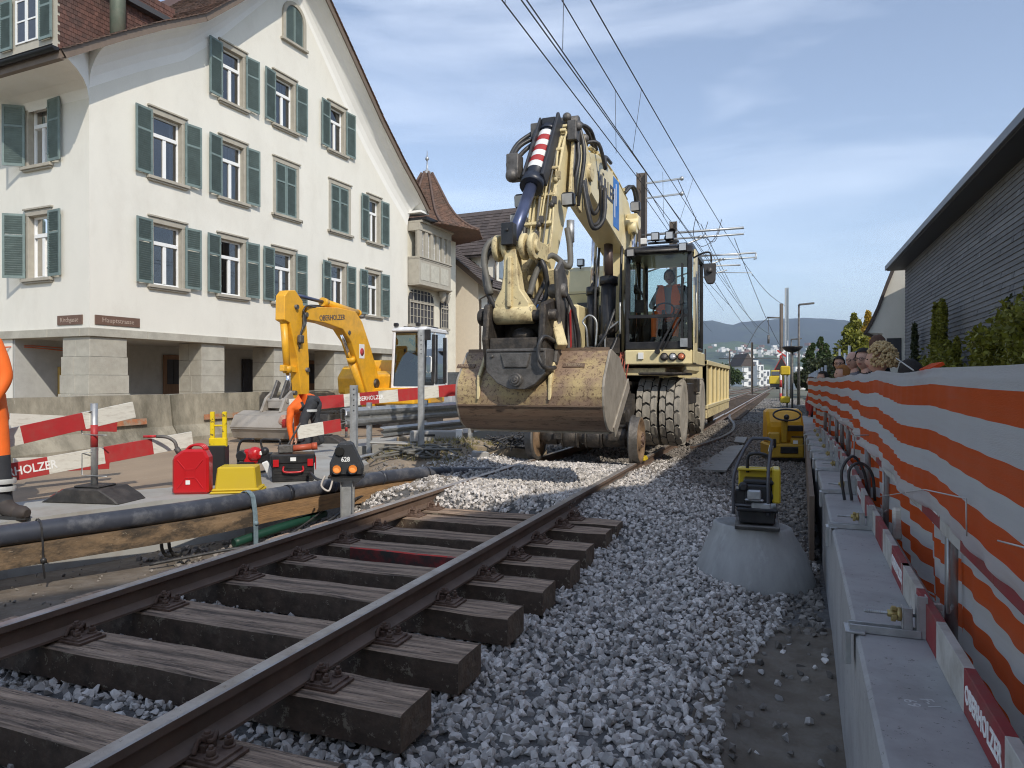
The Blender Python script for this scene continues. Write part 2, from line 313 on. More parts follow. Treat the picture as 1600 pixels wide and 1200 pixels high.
def npmesh(name, V, Fc, mats, smooth=False, mi=None, parent=None):
    me = bpy.data.meshes.new(name); k = Fc.shape[1]
    me.vertices.add(len(V)); me.vertices.foreach_set('co', V.astype(np.float32).ravel())
    me.loops.add(Fc.size); me.loops.foreach_set('vertex_index', Fc.astype(np.int32).ravel())
    me.polygons.add(len(Fc)); me.polygons.foreach_set('loop_start', np.arange(0, Fc.size, k, dtype=np.int32)); me.polygons.foreach_set('loop_total', np.full(len(Fc), k, dtype=np.int32))
    if not isinstance(mats, (list, tuple)): mats = [mats]
    for m_ in mats: me.materials.append(m_)
    if mi is not None: me.polygons.foreach_set('material_index', mi.astype(np.int32))
    me.polygons.foreach_set('use_smooth', np.full(len(Fc), smooth)); me.update(calc_edges=True)
    o = bpy.data.objects.new(name, me); COL.objects.link(o)
    if parent: o.parent = parent
    return o
# ================================================================ ground, road, ballast
def sst(a, b, x):
    t = np.clip((x-a)/(b-a), 0, 1); return t*t*(3-2*t)
def vnoise(x, y, sc, seed=0):
    x = np.asarray(x)*sc + 17.3*seed; y = np.asarray(y)*sc - 9.1*seed; xi = np.floor(x); yi = np.floor(y); fx = x-xi; fy = y-yi; fx = fx*fx*(3-2*fx); fy = fy*fy*(3-2*fy)
    h = lambda a, b: np.modf(np.abs(np.sin(a*127.1+b*311.7+seed*3.3)*43758.5453))[0]
    return (h(xi, yi)*(1-fx)+h(xi+1, yi)*fx)*(1-fy)+(h(xi, yi+1)*(1-fx)+h(xi+1, yi+1)*fx)*fy
def wall_u(v): return np.interp(v, [-2, 3, 8, 12, 20], [.14, .243, .33, .345, .33])
def slab_edge(v): return np.interp(v, [-10, 0, 3.8, 5.0, 5.6, 6.8, 8.2, 10, 14, 60], [-6.0, -5.9, -5.72, -5.4, -4.98, -4.78, -5.2, -6.7, -6.3, -6.3])
def gz(u, v):
    u = np.asarray(u, float); v = np.asarray(v, float)
    wob = (vnoise(u, v, 1.3, 1)-.5)*.10
    # near zone, excavated bed
    z = -.35 + (vnoise(u, v, .9, 2)-.5)*.06
    z = z - .07*sst(-.55, -.05, u)*(1-sst(6, 8, v)) - .06*sst(-4.0, -4.7, u)
    # loaded ballast from v~6.5
    k = sst(6.25, 6.95, v + wob*2)
    bank = np.where((u > -3.5) & (u < -1.97), -.045, 0)
    right = -.10 - .22*sst(-1.7, -.2, u); left = -.07 - .12*sst(-3.9, -4.5, u)
    tz = np.where(u >= -1.97, right, np.where(u <= -3.5, left, bank)) + (vnoise(u, v, 3, 3)-.5)*.035
    far = sst(9.6, 10.8, v); tz = tz*(1-far) + (-.14 - .14*sst(-1.5, 0, u))*far
    kr = np.where(u > -1.97, sst(5.6, 7.4, v - (u+1.97)*.5), k)
    z = z*(1-kr) + tz*kr
    # soil mound at the road edge
    mound = np.exp(-(((u+5.2)/.9)**2 + ((v-10.2)/2.2)**2))*.30 + np.exp(-(((u+4.6)/.6)**2+((v-8.6)/1.2)**2))*.12
    z = z + mound*(.8+.5*vnoise(u, v, 4, 5))
    # mud at the wall foot
    z = z - .06*sst(-.5, .1, u)*sst(5, 3.5, v)
    return z
def grid(name, u0, u1, v0, v1, du, dv, m_, fz, kind='structure'):
    nu = int((u1-u0)/du)+1; nv = int((v1-v0)/dv)+1
    uu, vv = np.meshgrid(np.linspace(u0, u1, nu), np.linspace(v0, v1, nv)); zz = fz(uu, vv)
    V = np.stack([uu.ravel(), vv.ravel(), zz.ravel()], 1); i = np.arange(nu*nv).reshape(nv, nu)
    Fc = np.stack([i[:-1, :-1].ravel(), i[:-1, 1:].ravel(), i[1:, 1:].ravel(), i[1:, :-1].ravel()], 1)
    return V, Fc
V, Fc = grid('g', -6.4, 1.4, -3, 16, .06, .06, None, gz)
c = V[Fc].mean(1); u_, v_ = c[:, 0], c[:, 1]
mudk = ((u_ < -4.15) & (v_ < 6.2)) | ((u_ > -.45+.25*(vnoise(u_, v_, 2, 8)-.5)) & (v_ < 4.9+.6*(vnoise(u_, v_, 1.5, 9)-.5)))
dirtk = (u_ < -4.1) & (v_ > 8.0)
mi = np.zeros(len(Fc)); mi[mudk] = 1; mi[dirtk] = 2
tag(npmesh('ground_bed', V, Fc, [M['gravelbase'], M['mud'], M['dirt']], True, mi), kind='structure')
# rest of the site and the land out to the horizon
b = MB()
def farstrip(u0, u1, v0, v1, z): b.poly([(u0, v0, z), (u1, v0, z), (u1, v1, z), (u0, v1, z)])
farstrip(-6.4, 1.4, 15.98, 400, -.30); farstrip(-9000, -20, -300, 12000, -.1); farstrip(1.4, 9000, -300, 400, -.46); farstrip(-20, 9000, 400, 12000, -.302); farstrip(-6.4, 1.4, -300, -3, -.4); farstrip(-20, -6.4, 40, 400, -.2); farstrip(-20, -6.4, -300, -3, -.1)
M['land'] = mat('land', (.14, .13, .10), .95, var=.25, scale=.08, dirt=(.09, .11, .05), damt=.7, dscale=.02)
tag(b.build('ground', M['land'], fix=False), kind='structure')
# road with its slab edge
b = MB(); vs = [-3, 0, 2, 3.8, 5.0, 5.6, 6.8, 8.2, 10, 14, 40]
ed = [(float(slab_edge(v)), v) for v in vs]
for (a0, v0), (a1, v1) in zip(ed, ed[1:]):
    b.m(0).poly([(-20, v0, .05), (a0-1.0, v0, .05), (a1-1.0, v1, .05), (-20, v1, .05)])
    b.m(1).poly([(a0-1.0, v0, .05), (a0, v0, .05), (a1, v1, .05), (a1-1.0, v1, .05)])
    b.m(1).poly([(a0, v0, .05), (a0, v0, -.6), (a1, v1, -.6), (a1, v1, .05)])
tag(b.build('road', [M['road'], M['slab']], fix=False), kind='structure')

# stones: a few angular hulls scattered as one mass
def hull(seed):
    r = random.Random(seed); bm = bmesh.new()
    for _ in range(13):
        d = Vector((r.gauss(0, 1), r.gauss(0, 1), r.gauss(0, 1))).normalized(); bm.verts.new((d.x*r.uniform(.8, 1.1), d.y*r.uniform(.62, .85), d.z*r.uniform(.5, .75)))
    res = bmesh.ops.convex_hull(bm, input=bm.verts); bmesh.ops.delete(bm, geom=[g for g in res['geom_interior'] if isinstance(g, bmesh.types.BMVert)], context='VERTS')
    bmesh.ops.triangulate(bm, faces=bm.faces); bm.verts.index_update()
    V = np.array([v.co[:] for v in bm.verts]); Fq = np.array([[v.index for v in f.verts] for f in bm.faces]); bm.free(); return V, Fq
HULLS = [hull(i) for i in range(14)]
def quats(n):
    q = rng.normal(size=(n, 4)); q /= np.linalg.norm(q, axis=1)[:, None]; w, x, y, z = q.T
    return np.stack([1-2*(y*y+z*z), 2*(x*y-z*w), 2*(x*z+y*w), 2*(x*y+z*w), 1-2*(x*x+z*z), 2*(y*z-x*w), 2*(x*z-y*w), 2*(y*z+x*w), 1-2*(x*x+y*y)], 1).reshape(n, 3, 3)
def stones(name, P, size, m_, label=None):
    Vs, Fs, off = [], [], 0; which = rng.integers(0, len(HULLS), len(P)); Q = quats(len(P))
    for k, (hv, hf) in enumerate(HULLS):
        ix = np.where(which == k)[0]
        if not len(ix): continue
        v = np.einsum('nij,vj->nvi', Q[ix], hv)*size[ix][:, None, None] + P[ix][:, None, :]
        f = hf[None]+(np.arange(len(ix))*len(hv))[:, None, None]+off; off += len(ix)*len(hv); Vs.append(v.reshape(-1, 3)); Fs.append(f.reshape(-1, 3))
    o = npmesh(name, np.concatenate(Vs), np.concatenate(Fs), m_); return tag(o, label, None, None, 'stuff')
SLEEPV = [.16, .76, 1.36, 1.96, 2.60, 3.16, 3.81, 4.37, 4.95, 5.51, 6.15, 6.53]
def scatter(u0, u1, v0, v1, dens, lift=.0, layers=1, smin=.02, smax=.034, fn=gz):
    n = int((u1-u0)*(v1-v0)*dens); u = rng.uniform(u0, u1, n); v = rng.uniform(v0, v1, n)
    s = rng.uniform(smin, smax, n)*rng.choice([1, 1, 1, .7, 1.15], n); z = fn(u, v)+rng.uniform(-.012, .022, n)+lift
    return np.stack([u, v, z], 1), s
def stone_mat(name, col, isl, dirt):
    m_ = mat(name, col, .88, var=.18, scale=14, island=isl, bump=.25, bscale=70, dirt=dirt, damt=.35, dscale=16)
    return m_
M['stone_new'] = stone_mat('ballast_stone', (.52, .485, .45), .5, (.44, .42, .40))
M['stone_old'] = stone_mat('old_ballast_stone', (.19, .17, .15), .45, (.26, .225, .19))
PS, SS = [], []
def add(P, s, keep): PS.append(P[keep]); SS.append(s[keep])
# right of the sleepers, near
P, s = scatter(-2.2, .35, .2, 7.2, 1150); u_, v_, = P[:, 0], P[:, 1]
lim = -.33 + .22*(vnoise(u_, v_, 1.6, 8)-.5) + .3*sst(3.8, 5.2, v_)
keep = ((u_ < lim) | (rng.random(len(P)) < .02 + .35*sst(5.6, 7, v_)) & (u_ < wall_u(v_)-.03)) & (np.hypot(u_+.22, v_-5.93) > .44); add(P, s, keep)
# between the sleepers under the rails
P, s = scatter(-4.35, -2.2, .2, 6.4, 700); add(P, s, np.ones(len(P), bool))
# loaded bay between the rails and the shoulders
P, s = scatter(-3.43, -2.03, 6.35, 10.9, 1300, 0, 1, .021, .034); add(P, s, (P[:, 1] > 6.72) | (P[:, 2] > -.16))
P, s = scatter(-1.93, .4, 7.0, 12.0, 1000); u_, v_ = P[:, 0], P[:, 1]; add(P, s, (u_ < -1.0+.35*(vnoise(u_, v_, 1, 4)-.5) - .12*(v_-7)) | ((v_ < 9.5) & (u_ < -.5)))
P, s = scatter(-4.55, -3.53, 5.9, 10.9, 1100); u_, v_ = P[:, 0], P[:, 1]; add(P, s, (u_ > -4.5) & (v_ + (u_+4.5)*-1.2 > 6.0+.3*rng.random(len(P))))
# rail base fill where rails sink into the bed
P, s = scatter(-2.10, -1.9, 7.3, 10.8, 900); P[:, 2] -= .015; add(P, s, (np.abs(P[:, 0]+1.985) > .058))
P, s = scatter(-3.60, -3.38, 7.3, 10.8, 900); P[:, 2] -= .015; add(P, s, (np.abs(P[:, 0]+3.485) > .058))
stones('ballast_stones', np.concatenate(PS), np.concatenate(SS), M['stone_new'], 'fresh grey crushed ballast around and between the rails')
PS, SS = [], []
P, s = scatter(-1.93, .45, 4.7, 24, 520, 0, 1, .024, .042); u_, v_ = P[:, 0], P[:, 1]
keep = (u_ < wall_u(v_)-.04) & (np.hypot(u_+.22, v_-5.93) > .44) & ((v_ < 14) | (rng.random(len(P)) < .55)) & ((u_ > -.18 + .2*(vnoise(u_, v_, 1.5, 6)-.5)) | (v_ > 8.6 - 1.2*(u_+1)) ); P[:, 2] += np.where(v_ > 15.9, -.0, 0); add(P, s, keep)
P, s = scatter(-5.3, -3.6, 4.6, 8.2, 260, 0, 1, .02, .045); add(P, s, (P[:, 0] < -3.7) & (P[:, 0] > slab_edge(P[:, 1])+.08))
P, s = scatter(-3.4, -2.05, 10.5, 24, 300, 0, 1, .024, .04); add(P, s, np.ones(len(P), bool))
P, s = scatter(-6.2, -3.6, 9, 24, 90, 0, 1, .02, .05); add(P, s, P[:, 0] > slab_edge(P[:, 1])+.1)
P, s = scatter(-.6, .3, .8, 5.0, 60, 0, 1, .012, .038); add(P, s, P[:, 0] < wall_u(P[:, 1])-.03)
P, s = scatter(-5.6, -4.2, 2.0, 6.0, 60, 0, 1, .006, .018); add(P, s, np.ones(len(P), bool))
stones('old_ballast', np.concatenate(PS), np.concatenate(SS), M['stone_old'], 'dark old ballast and loose stones beside the track')
P, s = scatter(-1.9, 1.2, 16, 60, 60, 0, 1, .03, .055, lambda u, v: np.full_like(u, -.28)); P2, s2 = scatter(-8.5, -2, 24, 60, 16, 0, 1, .03, .06, lambda u, v: np.full_like(u, -.28))
stones('far_ballast', np.concatenate([P, P2]), np.concatenate([s, s2]), mat('grey_far_ballast', (.20, .19, .18), .9, var=.1, island=.3), 'grey ballast along the track towards the level crossing')

# ================================================================ the track
def rail_profile(b, u, vs, z0=0.0, path=None):
    # Vignole section: head, web, foot
    prof = [(-.035, 0-.004), (-.026, 0), (.026, 0), (.035, -.004), (.036, -.034), (.012, -.046), (.009, -.11), (.062, -.135), (.062, -.148), (-.062, -.148), (-.062, -.135), (-.009, -.11), (-.012, -.046), (-.036, -.034)]
    pts = path or [(u, v, z0) for v in vs]; pts = [Vector(p) for p in pts]; rings = []
    for i, p in enumerate(pts):
        t = (pts[min(i+1, len(pts)-1)]-pts[max(i-1, 0)]); t.z = 0; t.normalize(); x = Vector((t.y, -t.x, 0))
        rings.append([b._v(p + x*q[0] + Vector((0, 0, q[1]))) for q in prof])
    n = len(prof)
    for a, c in zip(rings, rings[1:]):
        for j in range(n):
            b.cur = 1 if j in (0, 1, 2) else 0; b.face([a[j], a[(j+1) % n], c[(j+1) % n], c[j]])
    b.cur = 0; b.face(rings[0][::-1]); b.face(rings[-1])
M['sleepertop'] = mat('weathered_sleeper_wood', (.42, .30, .215), .9, var=.5, scale=5, stretch=(.6, 9, 3), bump=1, bscale=8, dirt=(.06, .045, .035), damt=.85, dscale=2.2, dthr=(.46, .62), speck=((.07, .05, .04), 7, .57, .8), detail=9)
M['sleeperside'] = mat('tarred_sleeper_side', (.075, .05, .034), .8, var=.45, scale=8, bump=.8, bscale=14, dirt=(.17, .14, .10), damt=.7, dscale=6, dthr=(.54, .68), speck=((.26, .22, .16), 14, .585, .75))
M['sleeper_end'] = mat('sleeper_end_grain', (.15, .105, .07), .9, var=.4, scale=12, bump=.8, bscale=25, dirt=(.16, .14, .11), damt=.5, dscale=9)
M['redspray'] = mat('red_spray_mark', (.20, .022, .02), .7, var=.4, scale=14, dirt=(.035, .029, .024), damt=1, dscale=6, dthr=(.38, .58)); M['redline'] = mat('red_spray_line', (.62, .05, .035), .7, var=.2, scale=14, dirt=(.2, .12, .1), damt=.8, dscale=16, dthr=(.5, .6))
track = thing('railway_track', 'near bare track section on exposed wooden sleepers leading under the excavator', 'railway track', (-2.735, 0, 0))
for sgn in (-1, 1):
    b = MB(); rail_profile(b, sgn*.75, [-1.2, 3, 6, 10, 16, 26]); b.build('rail', [M['rail'], M['railhead']], track, fix=False)
rs = random.Random(3)
fast = None
def fastening(parent, u, v, side, rot):
    global fast
    if fast is None:
        b = MB(); b.m(0).box((0, 0, .006), (.20, .15, .012)); b.box((.0, 0, .016), (.16, .13, .012))
        for y in (-.04, .045):
            b.cyl((.035, y, .02), (.035, y, .030), .024, 10); b.cyl((.035, y, .03), (.035, y, .052), .017, 6); b.cyl((.035, y, .05), (.035, y, .064), .009, 8)
        b.tube(bez([(-.03, -.055, .025), (-.035, -.02, .065), (0, .0, .055), (-.01, .03, .07), (-.04, .06, .03)], 4), .010, 6)
        b.box((-.03, 0, .03), (.05, .06, .035)); b.cyl((-.02, 0, .045), (-.02, 0, .088), .012, 8); b.cyl((-.02, 0, .055), (-.02, 0, .078), .021, 6)
        fast = b.build('rail_fastening', M['rust'], parent, bevel=.002)
        o = fast
    else:
        o = fast.copy(); COL.objects.link(o); o.parent = parent
    o.location = (u, v, 0); o.rotation_euler = (0, 0, rot)
    return o
for i, v in enumerate(SLEEPV):
    b = MB(); w, L_ = rs.uniform(.25, .27), rs.uniform(2.58, 2.63); nseg = 26; hs_ = []
    red = i == 8
    for k in range(nseg+1):
        x = -L_/2 + L_*k/nseg; dy = (vnoise(x*1.0, v, 5, 11)-.5)*.012; dz = (vnoise(x, v, 4, 12)-.5)*.012
        dz2 = (vnoise(x, v+5, 4, 12)-.5)*.012; bz = -.318
        hs_.append([b._v((x, -w/2+dy, bz)), b._v((x, w/2+dy, bz)), b._v((x, w/2+dy, -.170+dz2)), b._v((x, w/2-.012+dy, -.163+dz2)), b._v((x, w*.17, -.163+dz*.5)), b._v((x, w*.155, -.1665+dz*.5)), b._v((x, w*.14, -.163+dz*.5)), b._v((x, -w*.22+dy, -.162+dz*.6)), b._v((x, -w*.235+dy, -.166+dz*.6)), b._v((x, -w*.25+dy, -.163+dz*.6)), b._v((x, -w/2+.012+dy, -.164+dz)), b._v((x, -w/2+dy, -.172+dz))])
    for k, (a, c) in enumerate(zip(hs_, hs_[1:])):
        for j in range(12):
            x = -L_/2 + L_*k/nseg
            b.cur = 0 if 2 <= j <= 10 else 1
            if j == 11 and red and -.6 < x < .64: b.cur = 3
            if j == 10 and red and -.6 < x < .64: b.cur = 4
            b.face([a[j], a[(j+1) % 12], c[(j+1) % 12], c[j]])
    b.cur = 2; b.face(hs_[0][::-1]); b.face(hs_[-1])
    s_ = b.build('sleeper', [M['sleepertop'], M['sleeperside'], M['sleeper_end'], M['redspray'], M['redline']], track, loc=(rs.uniform(-.01, .01), v, 0), fix=False)
    if red: s_['label'] = 'sleeper with a red spray line along its near top edge'
    for u, rot in ((.75+.105, 0), (-.75+.105, 0)):
        f = fastening(s_, u+rs.uniform(-.005, .005), rs.uniform(-.01, .01), 0, rot); f.location.z = -.162
    for u in (.75-.105, -.75-.105):
        f = fastening(s_, u, 0, 0, PI); f.location.z = -.162
# far tracks: the same line going on and the branch joining it
tr2 = thing('railway_track', 'straight rusty track running on past the wagon towards the level crossing', 'railway track', (-2.735, 26, -.02), group='tracks behind the excavator')
for sgn in (-1, 1):
    b = MB(); rail_profile(b, sgn*.75, [0.01, 30, 80, 160, 260]); b.build('rail', [M['rail'], M['railhead']], tr2, fix=False)
b = MB()
for k in range(90): b.box((0, .4+.62*k, -.19), (2.5, .25, .06))
tag(b.build('sleepers', M['sleeperside'], tr2), kind='stuff')
tr3 = thing('railway_track', 'curved branch track joining from the left beyond the wagon', 'railway track', (0, 0, 0), group='tracks behind the excavator')
cp = [(-7.6, 26), (-7.2, 40), (-6.2, 60), (-5.0, 85), (-3.6, 120), (-3.2, 200)]
for sgn in (-1, 1):
    b = MB(); rail_profile(b, 0, None, path=[(u+sgn*.75, v, -.03) for u, v in cp]); b.build('rail', [M['rail'], M['railhead']], tr3, fix=False)
tr4 = thing('steel_rail', 'loose curved rail lying beside the track next to the yellow wagon', 'rail', (0, 0, 0))
b = MB(); rail_profile(b, 0, None, path=bez([(-1.62, 13.6, -.06), (-1.42, 15, -.06), (-1.28, 17, -.08), (-1.24, 19, -.08), (-1.38, 21.5, -.06), (-1.7, 24.5, -.05), (-1.86, 27, -.05)], 4)); b.build('rail', [M['rail'], M['greysteel']], tr4, fix=False)
# ================================================================ white gabled house (local x along the street front, y into the house)
TH = R(3.3); HRZ = PI/2 - TH; HC = cam2w(-10.4, 17.5, 0)
house = thing('white_house', 'large white rendered gabled house with green shutters and stone arcade on the left', 'house', HC, HRZ)
PROF = [(-8.3, 8.62), (-6.9, 9.62), (-5.75, 10.4), (-4.3, 11.3), (-3.3, 12.2), (-2.3, 13.15), (-.95, 14.4), (0, 15.27), (.95, 14.4), (2.3, 13.15), (3.3, 12.2), (4.3, 11.25), (5.75, 10.05), (6.9, 9.2), (7.75, 8.5)]
PROF = [(x+7.1, z) for x, z in PROF]
def zr(x): return float(np.interp(x, [p[0] for p in PROF], [p[1] for p in PROF]))
FW, ZB = 14.35, 2.47
OPEN = []      # (s0, s1, z0, z1, kind)
for s0, s1, k in ((1.80, 2.72, 'open'), (4.12, 5.0, 'open'), (6.36, 7.24, 'open'), (9.22, 10.02, 'open'), (11.47, 12.24, 'open')): OPEN.append((s0, s1, 3.75, 5.42, k))
for s0, s1, k in ((1.80, 2.72, 'open'), (4.18, 5.02, 'open'), (6.42, 7.40, 'shut'), (9.24, 10.26, 'shut'), (11.55, 12.26, 'open')): OPEN.append((s0, s1, 6.66, 8.36, k))
for s0, s1, k in ((4.2, 5.0, 'open'), (6.42, 7.27, 'open'), (9.19, 9.99, 'open')): OPEN.append((s0, s1, 9.58, 11.18, k))
OPEN.append((6.85, 7.72, 12.58, 13.45, 'arch'))
def wall_cells(b, s0, s1, z0, ztop, openings, P):
    xs = sorted({s0, s1, *[v for o in openings for v in o[:2]], *[p[0] for p in PROF if s0 < p[0] < s1 and ztop is zr]})
    for a, c in zip(xs, xs[1:]):
        if c-a < 1e-6: continue
        zs = [(o[2], o[3]) for o in sorted(openings, key=lambda o: o[2]) if o[0] <= a+1e-6 and o[1] >= c-1e-6]
        lo = z0
        for za, zb in zs: b.poly([P(a, lo), P(c, lo), P(c, za), P(a, za)]); lo = zb
        b.poly([P(a, lo), P(c, lo), P(c, ztop(c)-.1 if callable(ztop) else ztop), P(a, ztop(a)-.1 if callable(ztop) else ztop)])
b = MB()
wall_cells(b, 0, FW, ZB, zr, OPEN, lambda s, z: (s, 0, z))
SOPEN = [(y0, y1, z0, z1, 'open') for z0, z1 in ((3.8, 5.42), (6.7, 8.22)) for y0, y1 in ((1.55, 2.35), (5.2, 6.0), (8.6, 9.4))]
wall_cells(b, 0, 13, ZB, 8.75, SOPEN, lambda s, z: (0, s, z))
b.poly([(FW, 0, 0), (FW, 13, 0), (FW, 13, 8.6), (FW, 0, 8.6)]); b.poly([(0, 13, 0), (FW, 13, 0), (FW, 13, 8.6), (0, 13, 8.6)])
b.poly([(0, 3.05, -.2), (0, 13, -.2), (0, 13, ZB), (0, 3.05, ZB)])
b.build('wall', M['plaster'], house, fix=False)
# stone string course above the arcade, in single blocks
xs = [-.09, 1.55, 4.3, 7.2, 10.1, 12.6, 14.4]
b0 = None
for a, c in zip(xs, xs[1:]): MB().bbox((a+.004, -.09, 2.26), (c-.004, .25, ZB)).build('stone_band', M['stone'], house, bevel=.008)
for a, c in ((.252, 1.5), (1.5, 3.5), (3.5, 7)): MB().bbox((-.09, a+.004, 2.26), (.25, c-.004, ZB)).build('stone_band', M['stone'], house, bevel=.008)
# arcade pillars, laid in blocks
rb = random.Random(5)
def pillar(x0, x1, y0, y1, batter=0.0):
    zc = -.15; row = 0
    hs_ = [.5, .48, .47, .46, .50]
    for h in hs_:
        z1 = min(zc+h, 2.26)
        nx = 2 if (x1-x0) > 1.2 else 1
        cuts = [x0, x0+(x1-x0)*rb.uniform(.42, .68), x1] if nx == 2 else [x0, x1]
        ycut = [y0, y0+(y1-y0)*rb.uniform(.4, .6), y1]
        bt = batter*(2.26-(zc+z1)/2)
        for i, (a, c) in enumerate(zip(cuts, cuts[1:])):
            for j, (e, f) in enumerate(zip(ycut, ycut[1:])):
                o = rb.uniform(0, .004)
                MB().bbox((a+.003-(bt if i == 0 else 0)+o, e+.003-(bt if j == 0 else 0)+o, zc+.003), (c-.003, f-.003, z1-.003)).build('stone_block', M['stone'], house, bevel=.006)
        zc = z1
pillar(.0, 1.0, .0, 1.0, .09); pillar(3.42, 4.28, .02, .95); pillar(6.35, 7.15, .02, .95); pillar(9.45, 10.3, .02, .95); pillar(12.5, 14.3, .02, .95)
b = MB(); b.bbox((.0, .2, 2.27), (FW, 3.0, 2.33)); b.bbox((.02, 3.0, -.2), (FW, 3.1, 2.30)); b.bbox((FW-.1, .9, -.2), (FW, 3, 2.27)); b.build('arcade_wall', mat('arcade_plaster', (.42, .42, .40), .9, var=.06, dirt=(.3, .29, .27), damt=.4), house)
def arcade_door(x, w, z1, m_): 
    b = MB(); b.bbox((x, 2.93, -.1), (x+w, 2.98, z1)); o = b.build('door', m_, house, bevel=.01)
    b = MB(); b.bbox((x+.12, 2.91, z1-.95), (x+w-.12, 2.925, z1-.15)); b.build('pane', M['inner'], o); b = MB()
    for k in range(1, 3): b.bbox((x+.12+k*(w-.24)/3-.012, 2.895, z1-.95), (x+.12+k*(w-.24)/3+.012, 2.908, z1-.15))
    b.build('glazing_bar', M['black'], o)
arcade_door(4.55, .95, 2.0, M['door']); arcade_door(11.0, .95, 2.0, M['door'])
b = MB(); b.bbox((7.9, 2.92, .55), (9.2, 2.98, 1.95)); o = b.build('barred_window', M['inner'], house); b = MB()
for k in range(7): b.cyl((7.95+k*.2, 2.86, .55), (7.95+k*.2, 2.86, 1.95), .012, 6)
for z in (.75, 1.75): b.bbox((7.9, 2.85, z), (9.2, 2.87, z+.02))
b.build('grille', M['black'], o)
b = MB(); b.bbox((1.15, 2.9, .65), (1.32, 2.99, 1.55)); b.build('cable_duct', mat('ochre_duct', (.45, .30, .08), .6), house)
b = MB(); b.tube(bez([(1.24, 2.95, .66), (1.25, 2.9, .4), (1.22, 2.9, .0)]), .02, 6); b.tube(bez([(-.9, 3.6, 1.5), (-.3, 3.3, 1.95), (.5, 2.96, 2.1), (2.5, 2.96, 1.98)]), .014, 6); b.tube(bez([(-.9, 3.6, 1.56), (-.3, 3.3, 2.0), (.5, 2.96, 2.05), (2.5, 2.96, 1.9)]), .014, 6); b.build('cable', mat('orange_cable', (.55, .12, .04), .6), house)
# shutters and windows as sub-assemblies (outward is -y for the front, -x for the side)
def shutter_mesh(w, h, arch=False):
    b = MB(); t = .035; fr = .055
    top = h
    b.bbox((0, -t, 0), (fr, 0, top)); b.bbox((w-fr, -t, 0), (w, 0, top)); b.bbox((fr, -t, 0), (w-fr, 0, fr*1.3)); b.bbox((fr, -t, top-fr), (w-fr, 0, top)); b.bbox((fr, -t, h*.64), (w-fr, 0, h*.64+fr))
    n = max(8, int(h/.062))
    for k in range(n):
        z = fr*1.3 + (k+.5)*(h-fr*2.3)/n
        if h*.64 < z < h*.64+fr: continue
        b.box((w/2, -.018, z), (w-2*fr, .007, .062), rx=R(38))
    for z in (h*.12, h*.86): b.bbox((-.02, -t-.008, z), (.06, -t, z+.03))
    return b
def add_shutter(par, T, x, y, z, w, h, ang=0, mirror=False):
    b = shutter_mesh(w, h); b2 = MB(); mt = T @ Matrix.Translation((x, y, z)) @ Matrix.Rotation(ang, 4, 'Z') @ (Matrix.Scale(-1, 4, (1, 0, 0)) if mirror else Matrix.Identity(4))
    b.v = [tuple(mt @ Vector(p)) for p in b.v]
    return b.build('shutter', M['shutter'], par)
rw = random.Random(11)
